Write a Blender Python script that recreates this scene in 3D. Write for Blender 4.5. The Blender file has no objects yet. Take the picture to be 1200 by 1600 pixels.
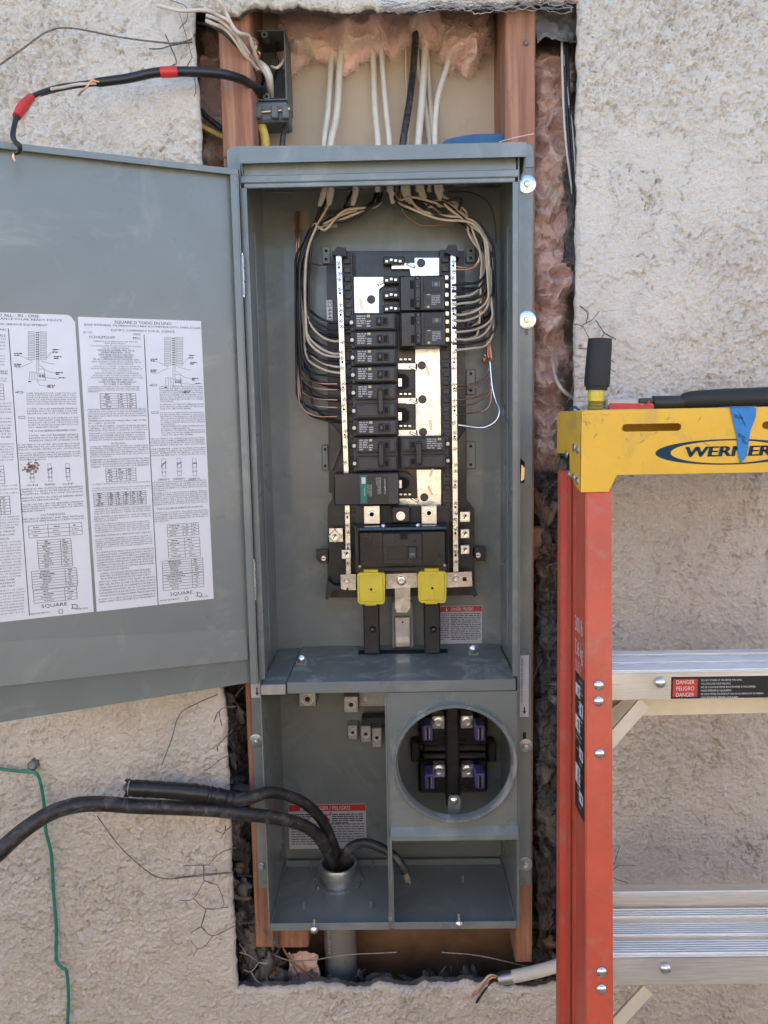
import bpy, math, random
import numpy as np
from mathutils import Vector, Matrix
random.seed(7)
sc = bpy.context.scene
COL = sc.collection
R_ = math.radians

# ------------------------------------------------------------------ camera
CAM = np.array([.2017, -1.0996, .7702]); FOC = 1214.0
def _rot(rx, ry, rz):
    cx, sx, cy, sy, cz, sz = np.cos(rx), np.sin(rx), np.cos(ry), np.sin(ry), np.cos(rz), np.sin(rz)
    Rz = np.array([[cz, -sz, 0], [sz, cz, 0], [0, 0, 1]])
    Rx = np.array([[1, 0, 0], [0, cx, -sx], [0, sx, cx]])
    Ry = np.array([[cy, 0, sy], [0, 1, 0], [-sy, 0, cy]])
    return Rz @ Rx @ Ry
CM = _rot(-.1186, .0191, .0143)
cd = bpy.data.cameras.new('camera'); cam = bpy.data.objects.new('camera', cd); COL.objects.link(cam)
cd.sensor_fit = 'HORIZONTAL'; cd.sensor_width = 36; cd.lens = FOC / 1200 * 36
cd.clip_start = .02; cd.clip_end = 500
_m = Matrix.Identity(4)
for i in range(3):
    _m[i][0] = CM[i][0]; _m[i][1] = CM[i][2]; _m[i][2] = -CM[i][1]; _m[i][3] = CAM[i]
cam.matrix_world = _m
sc.camera = cam

# ------------------------------------------------------------------ light
SUN_EL, SUN_AZ = R_(37), R_(8)       # the sun stands high behind the house: this wall is in open shade
w = bpy.data.worlds.new('World'); sc.world = w; w.use_nodes = True
nt = w.node_tree; nt.nodes.clear()
bg = nt.nodes.new('ShaderNodeBackground'); wo = nt.nodes.new('ShaderNodeOutputWorld'); sky = nt.nodes.new('ShaderNodeTexSky')
sky.sky_type = 'NISHITA'; sky.sun_disc = False; sky.sun_elevation = SUN_EL; sky.sun_rotation = SUN_AZ
sky.dust_density = 2.0; sky.air_density = .8; sky.ozone_density = .6
nt.links.new(sky.outputs[0], bg.inputs[0]); nt.links.new(bg.outputs[0], wo.inputs[0]); bg.inputs[1].default_value = .15
sd = bpy.data.lights.new('sun', 'SUN'); sd.energy = 4.2; sd.angle = R_(.5); sd.color = (1, .95, .87)
sun = bpy.data.objects.new('sun', sd); COL.objects.link(sun)
sdir = Vector((math.sin(SUN_AZ) * math.cos(SUN_EL), math.cos(SUN_AZ) * math.cos(SUN_EL), math.sin(SUN_EL)))
sun.rotation_euler = sdir.to_track_quat('Z', 'Y').to_euler(); sun.location = (0, 0, 6)
vs = sc.view_settings; vs.view_transform = 'Standard'; vs.look = 'None'; vs.gamma = 1; vs.use_curve_mapping = False
vs.exposure = 2.05
sc.display_settings.display_device = 'sRGB'
sc.cycles.max_bounces = 8; sc.cycles.diffuse_bounces = 4; sc.cycles.glossy_bounces = 4
sc.cycles.use_denoising = True

# ------------------------------------------------------------------ picture-to-place helpers (true depth given each time)
def ray(u, v):
    return CM @ np.array([(u - 600) / FOC, 1, (800 - v) / FOC])
def P(u, v, Y):
    d = ray(u, v); t = (Y - CAM[1]) / d[1]
    return Vector(CAM + t * d)
def PZ(u, v, Z):
    d = ray(u, v); t = (Z - CAM[2]) / d[2]
    return Vector(CAM + t * d)
def PN(u, v, p0, n):
    d = ray(u, v); n = np.array(n); t = ((np.array(p0) - CAM) @ n) / (d @ n)
    return Vector(CAM + t * d)

# ------------------------------------------------------------------ numpy noise
def _hash(ix, iy, iz, seed):
    h = (ix.astype(np.int64) * 374761393 + iy.astype(np.int64) * 668265263 + iz.astype(np.int64) * 2147483647 + seed * 974711) & 0xffffffff
    h = ((h ^ (h >> 13)) * 1274126177) & 0xffffffff
    h = (h ^ (h >> 16)) & 0xffffffff
    h = (h * 2246822519) & 0xffffffff
    h = h ^ (h >> 15)
    return (h & 0xffff) / 65535.0 * 2 - 1
def vn2(x, y, seed=0):
    x = np.asarray(x, float); y = np.asarray(y, float)
    ix = np.floor(x); iy = np.floor(y); fx = x - ix; fy = y - iy
    fx = fx * fx * fx * (fx * (fx * 6 - 15) + 10); fy = fy * fy * fy * (fy * (fy * 6 - 15) + 10)
    z = np.zeros_like(ix)
    a = _hash(ix, iy, z, seed); b = _hash(ix + 1, iy, z, seed); c = _hash(ix, iy + 1, z, seed); d = _hash(ix + 1, iy + 1, z, seed)
    return (a * (1 - fx) + b * fx) * (1 - fy) + (c * (1 - fx) + d * fx) * fy
def fbm(x, y, f, octv, seed=0, gain=.5):
    s = 0; a = 1; n = 0
    for k in range(octv):
        # each octave turned a little, so the lattice does not show
        c, q = math.cos(.7 * k + .3), math.sin(.7 * k + .3)
        s = s + a * vn2((x * c - y * q) * f + 17.3 * k, (x * q + y * c) * f - 9.1 * k, seed + k); n += a; a *= gain; f *= 2.03
    return s / n
def sstep(a, b, x):
    t = np.clip((x - a) / (b - a), 0, 1); return t * t * (3 - 2 * t)

# ------------------------------------------------------------------ materials
MATS = {}
def mat(name, col, rough=.5, metal=0, var=0, vscale=30, bump=0, bscale=200, coat=0, spec=.5, col2=None, stretch=None, dirt=None, trans=0, emit=None, rvar=0):
    m = bpy.data.materials.new(name); m.use_nodes = True; MATS[name] = m
    t = m.node_tree; n = t.nodes; L = t.links; b = n['Principled BSDF']
    b.inputs['Base Color'].default_value = (*col, 1); b.inputs['Roughness'].default_value = rough
    b.inputs['Metallic'].default_value = metal; b.inputs['Specular IOR Level'].default_value = spec
    b.inputs['Coat Weight'].default_value = coat
    if trans: b.inputs['Transmission Weight'].default_value = trans
    tc = n.new('ShaderNodeTexCoord'); mp = n.new('ShaderNodeMapping'); L.new(tc.outputs['Object'], mp.inputs[0])
    if stretch: mp.inputs['Scale'].default_value = stretch
    cur = None
    if var or col2:
        nz = n.new('ShaderNodeTexNoise'); nz.inputs['Scale'].default_value = vscale; nz.inputs['Detail'].default_value = 6; nz.inputs['Roughness'].default_value = .6
        L.new(mp.outputs[0], nz.inputs['Vector'])
        cr = n.new('ShaderNodeValToRGB'); L.new(nz.outputs['Fac'], cr.inputs[0])
        c2 = col2 if col2 else tuple(min(1, c * (1 + var)) for c in col)
        c1 = col if col2 else tuple(c * (1 - var) for c in col)
        cr.color_ramp.elements[0].position = .35; cr.color_ramp.elements[1].position = .65
        cr.color_ramp.elements[0].color = (*c1, 1); cr.color_ramp.elements[1].color = (*c2, 1)
        cur = cr.outputs[0]
    if dirt:   # (colour, scale, threshold, amount) : smears and dust
        nd = n.new('ShaderNodeTexNoise'); nd.inputs['Scale'].default_value = dirt[1]; nd.inputs['Detail'].default_value = 9; nd.inputs['Roughness'].default_value = .68; nd.inputs['Distortion'].default_value = 1.2
        L.new(tc.outputs['Object'], nd.inputs['Vector'])
        rm = n.new('ShaderNodeMapRange'); rm.inputs[1].default_value = dirt[2]; rm.inputs[2].default_value = dirt[2] + .15; rm.inputs[4].default_value = dirt[3]
        L.new(nd.outputs['Fac'], rm.inputs[0])
        mx = n.new('ShaderNodeMix'); mx.data_type = 'RGBA'; L.new(rm.outputs[0], mx.inputs[0])
        if cur: L.new(cur, mx.inputs[6])
        else: mx.inputs[6].default_value = (*col, 1)
        mx.inputs[7].default_value = (*dirt[0], 1); cur = mx.outputs[2]
    if cur: L.new(cur, b.inputs['Base Color'])
    if rvar:
        nr = n.new('ShaderNodeTexNoise'); nr.inputs['Scale'].default_value = 14; nr.inputs['Detail'].default_value = 8
        L.new(tc.outputs['Object'], nr.inputs['Vector'])
        rr = n.new('ShaderNodeMapRange'); rr.inputs[1].default_value = .35; rr.inputs[2].default_value = .65; rr.inputs[3].default_value = max(.03, rough - rvar); rr.inputs[4].default_value = rough + rvar
        L.new(nr.outputs['Fac'], rr.inputs[0]); L.new(rr.outputs[0], b.inputs['Roughness'])
    if bump:
        nb = n.new('ShaderNodeTexNoise'); nb.inputs['Scale'].default_value = bscale; nb.inputs['Detail'].default_value = 5
        L.new(mp.outputs[0], nb.inputs['Vector'])
        bp = n.new('ShaderNodeBump'); bp.inputs['Strength'].default_value = 1; bp.inputs['Distance'].default_value = bump
        L.new(nb.outputs['Fac'], bp.inputs['Height']); L.new(bp.outputs[0], b.inputs['Normal'])
    if emit: b.inputs['Emission Color'].default_value = (*emit, 1)
    return m
mat('stucco', (.69, .635, .56), .95, var=.06, vscale=9, bump=.0030, bscale=480, spec=.2, dirt=((.55, .49, .40), 5, .54, .5))
mat('mortar', (.20, .18, .16), .97, var=.3, vscale=60, bump=.004, bscale=160, spec=.15)
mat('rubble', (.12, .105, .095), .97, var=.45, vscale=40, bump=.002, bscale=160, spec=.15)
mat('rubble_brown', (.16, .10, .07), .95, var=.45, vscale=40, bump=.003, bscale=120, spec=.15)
mat('felt', (.12, .12, .12), .9, var=.35, vscale=30, bump=.002, bscale=90, spec=.2, dirt=((.28, .27, .25), 22, .5, .6))
mat('steel_paint', (.183, .206, .198), .34, var=.06, vscale=6, coat=.2, spec=.5, dirt=((.29, .30, .28), 8, .51, .6), rvar=.07, bump=.00002, bscale=900)
mat('steel_dusty', (.165, .185, .175), .42, var=.06, vscale=6, coat=.15, dirt=((.42, .41, .38), 16, .50, .75), rvar=.1, bump=.00003, bscale=700)
mat('steel_cut', (.55, .57, .58), .4, metal=1, var=.1, vscale=80)
mat('zinc', (.72, .74, .76), .28, metal=1, var=.12, vscale=120, rvar=.08)
mat('tin', (.66, .65, .63), .27, metal=1, var=.16, vscale=70, rvar=.12, bump=.0002, bscale=260, dirt=((.52, .42, .34), 60, .56, .5))
mat('gold_zinc', (.78, .66, .38), .3, metal=1, var=.15, vscale=150)
mat('alu', (.86, .84, .78), .38, metal=.72, var=.12, vscale=30, rvar=.08, stretch=(1, 30, 30), bump=.00005, bscale=400)
mat('alu_pale', (.82, .78, .66), .5, metal=.35, var=.06, vscale=20)
mat('alu_dull', (.46, .46, .45), .45, metal=1, var=.12, vscale=60, rvar=.08)
mat('dull_strand', (.30, .25, .20), .5, metal=.8, var=.3, vscale=200)
mat('tag_brown', (.30, .24, .19), .8, var=.15)
mat('copper', (.80, .42, .28), .35, metal=1, var=.1, vscale=100)
mat('black_plastic', (.022, .022, .024), .42, var=.2, vscale=60, dirt=((.075, .072, .068), 25, .55, .5), rvar=.1)
mat('black_gloss', (.014, .014, .015), .28, var=.2, vscale=40, dirt=((.05, .05, .05), 30, .58, .5), rvar=.1)
mat('breaker_grey', (.050, .050, .050), .5, var=.15, vscale=60, dirt=((.11, .105, .10), 30, .55, .5))
mat('toggle', (.018, .02, .022), .38)
mat('recess', (.008, .008, .008), .8)
mat('decal_grey', (.42, .42, .40), .6)
mat('decal_white', (.72, .72, .72), .55)
mat('decal_yellow', (.62, .55, .22), .6)
mat('green_label', (.01, .20, .14), .5)
mat('yellow_cap', (.70, .57, .05), .48, var=.05, vscale=40, dirt=((.35, .30, .08), 40, .62, .5))
mat('jaw_purple', (.10, .10, .30), .5, var=.1)
mat('paper', (.70, .71, .74), .55, var=.03, vscale=20)
mat('paper_dim', (.55, .56, .60), .55, var=.05, vscale=40)
mat('ink', (.035, .035, .045), .6)
mat('ink_soft', (.16, .16, .18), .6)
mat('stain', (.30, .22, .15), .8, var=.3, vscale=200)
mat('red_print', (.52, .045, .035), .5)
mat('wire_white', (.62, .53, .42), .5, var=.08, vscale=60)
mat('wire_black', (.018, .019, .022), .42, var=.2, vscale=60)
mat('nm_white', (.66, .61, .53), .5, var=.06, vscale=40, dirt=((.40, .36, .30), 40, .6, .4))
mat('nm_yellow', (.62, .46, .10), .5, var=.08)
mat('cable_black', (.022, .021, .021), .45, var=.4, vscale=50, dirt=((.15, .14, .13), 45, .50, .65), bump=.0010, bscale=110)
mat('tape_black', (.015, .015, .017), .33, var=.2, vscale=60, bump=.0008, bscale=120)
mat('tape_red', (.55, .03, .03), .4, var=.1)
mat('tape_blue', (.02, .20, .52), .6, var=.1, vscale=80)
mat('blue_plastic', (.01, .085, .20), .5, var=.1)
mat('wire_green', (.02, .22, .15), .5, var=.2, vscale=80)
mat('rusty_wire', (.17, .14, .12), .75, metal=.2, var=.5, vscale=300)
mat('lath_wire', (.34, .33, .33), .55, metal=.5, var=.3, vscale=200)
mat('pink_wool', (.84, .58, .50), .98, var=.14, vscale=14, bump=.003, bscale=180, spec=.1, dirt=((.84, .70, .58), 14, .48, .8))
mat('wool_fibre', (.86, .66, .58), .95, var=.2, vscale=30, spec=.1)
mat('wood', (.27, .125, .08), .8, col2=(.43, .23, .15), vscale=14, stretch=(9, 9, .4), bump=.0016, bscale=30, spec=.2, dirt=((.19, .11, .075), 16, .55, .65))
mat('gypsum', (.52, .42, .31), .9, var=.05, vscale=8, spec=.2, dirt=((.30, .23, .17), 9, .6, .35))
mat('dark_board', (.24, .14, .085), .9, var=.3, vscale=10, spec=.2)
mat('pvc_grey', (.26, .27, .26), .45, var=.08, vscale=30)
mat('pvc_box', (.11, .13, .13), .5, var=.08, vscale=30)
mat('galv', (.42, .45, .47), .42, metal=.85, var=.2, vscale=50)
mat('ladder_red', (.55, .085, .045), .45, var=.09, vscale=14, coat=.05, dirt=((.42, .17, .12), 30, .52, .6), bump=.00008, bscale=500)
mat('ladder_yellow', (.78, .46, .04), .5, var=.05, vscale=20, dirt=((.42, .29, .10), 17, .53, .55), bump=.0001, bscale=300)
mat('scuff', (.22, .17, .09), .8, var=.2)
mat('scuff_pale', (.55, .45, .30), .8, var=.2)
mat('logo_blue', (.008, .045, .075), .6, spec=.2)
mat('label_black', (.015, .018, .02), .4)
mat('rubber_grip', (.018, .018, .019), .65, bump=.0002, bscale=500)
mat('clear_yellow', (.75, .62, .02), .12, coat=.5, trans=.35)
mat('clear_amber', (.30, .26, .04), .15, coat=.5, trans=.3)
mat('clear_blister', (.55, .58, .62), .15, coat=.4, trans=.4)
mat('ground', (.23, .215, .18), .97, var=.15, vscale=3, bump=.01, bscale=30)
mat('block', (.50, .41, .30), .95, var=.08, vscale=6, bump=.002, bscale=90)
mat('block_joint', (.36, .34, .29), .95)

# ------------------------------------------------------------------ mesh builder
ORG = {}
class MB:
    def __init__(s): s.v = []; s.f = []; s.m = []; s.mats = []; s.T = None
    def mi(s, name):
        if name not in s.mats: s.mats.append(name)
        return s.mats.index(name)
    def add(s, verts, faces, m):
        o = len(s.v); k = s.mi(m)
        if s.T is not None: verts = [s.T @ Vector(p) for p in verts]
        s.v.extend([tuple(p) for p in verts]); s.f.extend([tuple(i + o for i in f) for f in faces]); s.m.extend([k] * len(faces)); return s
    def cbox(s, c, h, m, ch=0, rot=None):
        """box at centre c, half sizes h, edges chamfered by ch"""
        c = Vector(c); hx, hy, hz = h; ch = min(ch, hx * .9, hy * .9, hz * .9)
        if ch <= 0:
            vs_ = [Vector((x * hx, y * hy, z * hz)) for x in (-1, 1) for y in (-1, 1) for z in (-1, 1)]
            fs = [(0, 1, 3, 2), (4, 6, 7, 5), (0, 4, 5, 1), (2, 3, 7, 6), (0, 2, 6, 4), (1, 5, 7, 3)]
        else:
            vs_ = []; ix = {}
            for x in (-1, 1):
                for y in (-1, 1):
                    for z in (-1, 1):
                        for a in range(3):
                            q = [x * (hx - ch), y * (hy - ch), z * (hz - ch)]; q[a] = (x, y, z)[a] * h[a]
                            ix[(x, y, z, a)] = len(vs_); vs_.append(Vector(q))
            fs = []
            for a in range(3):
                b, d = [k for k in range(3) if k != a]
                for sg in (-1, 1):
                    loop = []
                    for p, q in ((-1, -1), (1, -1), (1, 1), (-1, 1)):
                        k = [0, 0, 0]; k[a] = sg; k[b] = p; k[d] = q; loop.append(ix[(*k, a)])
                    fs.append(tuple(loop))
            for a in range(3):
                b, d = [k for k in range(3) if k != a]
                for p in (-1, 1):
                    for q in (-1, 1):
                        k0 = [0, 0, 0]; k1 = [0, 0, 0]; k0[a] = -1; k1[a] = 1; k0[b] = k1[b] = p; k0[d] = k1[d] = q
                        fs.append((ix[(*k0, b)], ix[(*k1, b)], ix[(*k1, d)], ix[(*k0, d)]))
            for x in (-1, 1):
                for y in (-1, 1):
                    for z in (-1, 1): fs.append((ix[(x, y, z, 0)], ix[(x, y, z, 1)], ix[(x, y, z, 2)]))
            out = []
            for f in fs:
                p0, p1, p2 = vs_[f[0]], vs_[f[1]], vs_[f[2]]
                nn = (p1 - p0).cross(p2 - p0); cc = sum((vs_[i] for i in f), Vector()) / len(f)
                out.append(f if nn.dot(cc) > 0 else tuple(reversed(f)))
            fs = out
        if rot is not None: vs_ = [rot @ p for p in vs_]
        return s.add([c + p for p in vs_], fs, m)
    def box(s, x0, x1, y0, y1, z0, z1, m, ch=0):
        x0, x1 = min(x0, x1), max(x0, x1); y0, y1 = min(y0, y1), max(y0, y1); z0, z1 = min(z0, z1), max(z0, z1)
        return s.cbox(((x0 + x1) / 2, (y0 + y1) / 2, (z0 + z1) / 2), ((x1 - x0) / 2, (y1 - y0) / 2, (z1 - z0) / 2), m, ch)
    def pbox(s, u0, v0, u1, v1, Yf, Yb, m, ch=0):
        um, vm = (u0 + u1) / 2, (v0 + v1) / 2
        return s.box(P(u0, vm, Yf).x, P(u1, vm, Yf).x, Yf, Yb, P(um, v1, Yf).z, P(um, v0, Yf).z, m, ch)
    def cyl(s, a, b, r, m, n=16, r2=None, cap=True):
        a = Vector(a); b = Vector(b); r2 = r if r2 is None else r2
        d = (b - a).normalized(); q = d.orthogonal().normalized(); t = d.cross(q)
        vs_ = []; fs = []
        for k in range(n):
            an = 2 * math.pi * k / n; o = q * math.cos(an) + t * math.sin(an); vs_.append(a + o * r); vs_.append(b + o * r2)
        for k in range(n):
            j = (k + 1) % n; fs.append((2 * k, 2 * j, 2 * j + 1, 2 * k + 1))
        if cap: fs.append(tuple(2 * k for k in reversed(range(n)))); fs.append(tuple(2 * k + 1 for k in range(n)))
        return s.add(vs_, fs, m)
    def lathe(s, a, d, prof, m, n=20):
        """profile [(t along d, radius)]"""
        a = Vector(a); d = Vector(d).normalized(); q = d.orthogonal().normalized(); t = d.cross(q); vs_ = []; fs = []
        for (h, r) in prof:
            for k in range(n):
                an = 2 * math.pi * k / n; vs_.append(a + d * h + (q * math.cos(an) + t * math.sin(an)) * max(r, 1e-5))
        for i in range(len(prof) - 1):
            for k in range(n):
                j = (k + 1) % n; fs.append((i * n + k, i * n + j, (i + 1) * n + j, (i + 1) * n + k))
        return s.add(vs_, fs, m)
    def tube(s, pts, r, m, n=8, sub=6, wob=0):
        pts = [Vector(p) for p in pts]; rs = r if isinstance(r, (list, tuple)) else [r] * len(pts)
        q = [pts[0] * 2 - pts[1]] + pts + [pts[-1] * 2 - pts[-2]]; out = []; rr = []
        for i in range(len(pts) - 1):
            for k in range(sub):
                t = k / sub; p0, p1, p2, p3 = q[i], q[i + 1], q[i + 2], q[i + 3]
                out.append(.5 * ((2 * p1) + (p2 - p0) * t + (2 * p0 - 5 * p1 + 4 * p2 - p3) * t * t + (3 * p1 - p0 - 3 * p2 + p3) * t ** 3))
                rr.append(rs[i] * (1 - t) + rs[i + 1] * t)
        out.append(pts[-1]); rr.append(rs[-1])
        if wob: out = [p + Vector((random.uniform(-wob, wob) for _ in range(3))) for p in out]
        vs_ = []; fs = []; up = None
        for i, p in enumerate(out):
            d = (out[min(i + 1, len(out) - 1)] - out[max(i - 1, 0)])
            d = d.normalized() if d.length > 1e-9 else Vector((0, 0, 1))
            up = d.orthogonal().normalized() if up is None else (up - d * up.dot(d)).normalized()
            t = d.cross(up)
            for k in range(n):
                an = 2 * math.pi * k / n; vs_.append(p + (up * math.cos(an) + t * math.sin(an)) * rr[i])
        for i in range(len(out) - 1):
            for k in range(n):
                j = (k + 1) % n; fs.append((i * n + k, i * n + j, (i + 1) * n + j, (i + 1) * n + k))
        fs.append(tuple(reversed(range(n)))); fs.append(tuple((len(out) - 1) * n + k for k in range(n)))
        return s.add(vs_, fs, m)
    def prism(s, poly, y0, y1, m):
        """outline in x,z pushed from y0 (front) to y1"""
        n = len(poly); vs_ = [(x, y0, z) for x, z in poly] + [(x, y1, z) for x, z in poly]
        area = sum(poly[i][0] * poly[(i + 1) % n][1] - poly[(i + 1) % n][0] * poly[i][1] for i in range(n))
        fr = tuple(range(n)) if area > 0 else tuple(reversed(range(n)))
        fs = [fr, tuple(i + n for i in reversed(fr))]
        for i in range(n):
            j = (i + 1) % n; fs.append((i, i + n, j + n, j) if area > 0 else (j, j + n, i + n, i))
        return s.add(vs_, fs, m)
    def pprism(s, pix, Yf, Yb, m):
        pts = [P(u, v, Yf) for u, v in pix]; return s.prism([(p.x, p.z) for p in pts], Yf, Yb, m)
    def plate_hole(s, x0, x1, z0, z1, cx, cz, r, yf, yb, m, n=64):
        vs_ = []; fs = []
        for k in range(n):
            an = 2 * math.pi * (k + .5) / n; c, q = math.cos(an), math.sin(an)
            t = min(((x1 - cx) if c > 0 else (x0 - cx)) / c if abs(c) > 1e-6 else 9, ((z1 - cz) if q > 0 else (z0 - cz)) / q if abs(q) > 1e-6 else 9)
            ix, iz = cx + c * r, cz + q * r; ox, oz = cx + c * t, cz + q * t
            vs_ += [(ix, yf, iz), (ox, yf, oz), (ix, yb, iz), (ox, yb, oz)]
        # square the corners
        for X in (x0, x1):
            for Z in (z0, z1):
                k = min(range(n), key=lambda i: (vs_[4 * i + 1][0] - X) ** 2 + (vs_[4 * i + 1][2] - Z) ** 2)
                vs_[4 * k + 1] = (X, yf, Z); vs_[4 * k + 3] = (X, yb, Z)
        for k in range(n):
            a = 4 * k; b = 4 * ((k + 1) % n)
            fs += [(a, a + 1, b + 1, b), (a + 2, b + 2, b + 3, a + 3), (a, b, b + 2, a + 2), (a + 1, a + 3, b + 3, b + 1)]
        return s.add(vs_, fs, m)
    def quad(s, p, m): return s.add(p, [(0, 1, 2, 3)], m)
    def build(s, name, parent=None, label=None, cat=None, group=None, kind=None, sharp=35, org=None):
        me = bpy.data.meshes.new(name)
        V = np.array(s.v, float)
        c = Vector(org) if org is not None else Vector(((V.min(0) + V.max(0)) / 2))
        V = V - np.array(c)
        me.from_pydata(V.tolist(), [], s.f)
        for k in s.mats: me.materials.append(MATS[k])
        me.polygons.foreach_set('material_index', s.m)
        me.polygons.foreach_set('use_smooth', [True] * len(s.f))
        me.set_sharp_from_angle(angle=R_(sharp)); me.update()
        o = bpy.data.objects.new(name, me); COL.objects.link(o)
        if parent is not None: o.parent = parent; o.location = c - ORG[parent.name]
        else: o.location = c
        ORG[o.name] = c
        tag(o, label, cat, group, kind); return o
def tag(o, label=None, cat=None, group=None, kind=None):
    if label: o['label'] = label
    if cat: o['category'] = cat
    if group: o['group'] = group
    if kind: o['kind'] = kind
    return o
def thing(name, loc, label, cat, group=None):
    o = bpy.data.objects.new(name, None); COL.objects.link(o); o.location = loc; o.empty_display_size = .02
    ORG[o.name] = Vector(loc); return tag(o, label, cat, group)
def copy_tree(o, parent=None, delta=None):
    c = o.copy(); COL.objects.link(c)
    if parent is not None: c.parent = parent
    elif delta is not None: c.location = o.location + Vector(delta)
    if parent is None: ORG[c.name] = Vector(c.location)
    for ch in [q for q in o.children]: copy_tree(ch, c)
    return c
_tc = {}
def glyphs(txt, res=2):
    """text outline as flat mesh: verts (x,y) scaled so cap height = 1, faces, width"""
    k = (txt, res)
    if k in _tc: return _tc[k]
    cu = bpy.data.curves.new('lettering', 'FONT'); cu.body = txt; cu.resolution_u = res; cu.size = 1
    ob = bpy.data.objects.new('lettering', cu); me = bpy.data.meshes.new_from_object(ob)
    v = [(p.co.x, p.co.y) for p in me.vertices]; f = [tuple(p.vertices) for p in me.polygons]
    bpy.data.objects.remove(ob); bpy.data.curves.remove(cu); bpy.data.meshes.remove(me)
    if not v: _tc[k] = ([], [], 0); return _tc[k]
    xs = [p[0] for p in v]; x0 = min(xs); w_ = max(xs) - x0; ch = .70
    _tc[k] = ([((x - x0) / ch, y / ch) for x, y in v], f, w_ / ch); return _tc[k]
def text(mb, txt, org, ax, ay, h, m, width=None, res=2, center=False):
    """lettering from origin org along ax, up ay, cap height h"""
    v, f, w_ = glyphs(txt, res)
    if not v: return
    ax = Vector(ax).normalized(); ay = Vector(ay).normalized(); sx = h if width is None else width / w_
    org = Vector(org) - (ax * (w_ * sx / 2) if center else Vector())
    mb.add([org + ax * (x * sx) + ay * (y * h) for x, y in v], f, m)
def scribble(mb, org, ax, ay, W_, n, pitch, m, h=.45, seed=0, fill=1.0):
    """rows of print too small to read, as little bars"""
    rnd = random.Random(seed); ax = Vector(ax).normalized(); ay = Vector(ay).normalized()
    for i in range(n):
        x = 0; end = W_ * (fill if i < n - 1 else rnd.uniform(.4, .9))
        while x < end:
            l = rnd.uniform(.8, 3.2) * pitch
            l = min(l, end - x)
            if l < pitch * .3: break
            a = Vector(org) + ax * x - ay * (i * pitch)
            mb.quad([a, a + ax * l, a + ax * l + ay * (pitch * h), a + ay * (pitch * h)], m); x += l + pitch * .35
X_, Y_, Z_ = Vector((1, 0, 0)), Vector((0, 1, 0)), Vector((0, 0, 1))
W = .376; H = 1.098; HC = 1.098 + .033; ZS = .391; YB = .1785      # service panel: width, height, shelf height, depth
YW = .012                                       # face of the stucco

# ================================================================== SETTING
g = MB(); g.box(-40, 40, -40, 40, -.99, -.98, 'ground'); g.build('ground', kind='structure')
ZG = -.98

# ---- stucco coat with the cut opening
OX0, OX1, OZ0, OZ1 = -.058, .4605, -.107, 1.318
def axis(lo, f0, f1, hi, step, keys):
    a = list(np.arange(f0, f1, step)); a = [x for x in a if all(abs(x - k) > step * .5 for k in keys)] + list(keys)
    d = step; x = f0
    while x > lo: d *= 1.35; x -= d; a.append(max(x, lo))
    d = step; x = max(a)
    while x < hi: d *= 1.35; x += d; a.append(min(x, hi))
    return np.unique(np.round(a, 6))
gx = axis(-3.2, -.42, .90, 3.2, .0016, (OX0, OX1)); gz = axis(ZG, -.30, 1.46, 1.75, .0016, (OZ0, OZ1))
nx, nz = len(gx), len(gz)
GX, GZ = np.meshgrid(gx, gz)
def stucco_h(x, z):
    wx = fbm(x, z, 40, 4, 5, .6) * .012; wz = fbm(x, z, 40, 4, 9, .6) * .012
    up = sstep(.2, .9, z)
    a = fbm(x + wx, z * .85 + wz, 24, 5, 21, .62)          # lace: smeared plateaus with ragged lips
    b = fbm(x - wz, z + wx, 52, 5, 43, .6)
    zone = sstep(-.3, .3, fbm(x, z, 4.2, 2, 77)) * (.75 + .5 * up)
    h = .0022 * sstep(.0, .03, a) + .0020 * sstep(.02, .06, b) * (.25 + .75 * zone)
    c = fbm(x + wz * .7, z - wx * .7, 88, 4, 143, .65); h += .0014 * sstep(-.04, .06, c) * (.3 + .8 * zone)
    h -= .0034 * np.exp(-(a / .014) ** 2) * sstep(-.1, .25, fbm(x, z, 12, 2, 201)) + .0016 * np.exp(-(b / .016) ** 2) * zone      # thin gaps under the lips
    pit = sstep(.42, .56, fbm(x, z, 115, 2, 91)); h -= .0030 * pit * (.3 + .7 * zone)
    h += .0034 * fbm(x, z, 190, 3, 61, .8) * (.7 + .45 * zone)
    return h
Hh = stucco_h(GX, GZ)
# ragged cut: the lines next to the opening wander
def near(a, b, s): return np.exp(-((a - b) / s) ** 2)
inz = sstep(OZ0 - .05, OZ0, GZ) * (1 - sstep(OZ1, OZ1 + .05, GZ)); inx = sstep(OX0 - .05, OX0, GX) * (1 - sstep(OX1, OX1 + .05, GX))
jit = lambda t, s, a: a * fbm(t, t * 0 + s, 30, 4, 3 + int(s * 10), .6)
WX = GX + near(GX, OX0, .012) * inz * (jit(GZ, 1.3, .0028) + .005 * (fbm(GZ, GZ * 0 + 2.2, 5, 2, 8))) \
        + near(GX, OX1, .012) * inz * (jit(GZ, 4.7, .002) - .002)
WZ = GZ + near(GZ, OZ1, .014) * inx * (jit(GX, 7.1, .012)) + near(GZ, OZ0, .014) * inx * (jit(GX, 9.9, .011))
edge = np.minimum(np.abs(GX - OX0) + (1 - inz) * .1, np.abs(GX - OX1) + (1 - inz) * .1)
edge = np.minimum(edge, np.minimum(np.abs(GZ - OZ0) + (1 - inx) * .1, np.abs(GZ - OZ1) + (1 - inx) * .1))
YY = YW - Hh + .003 * np.exp(-(edge / .0025) ** 2)
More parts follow.
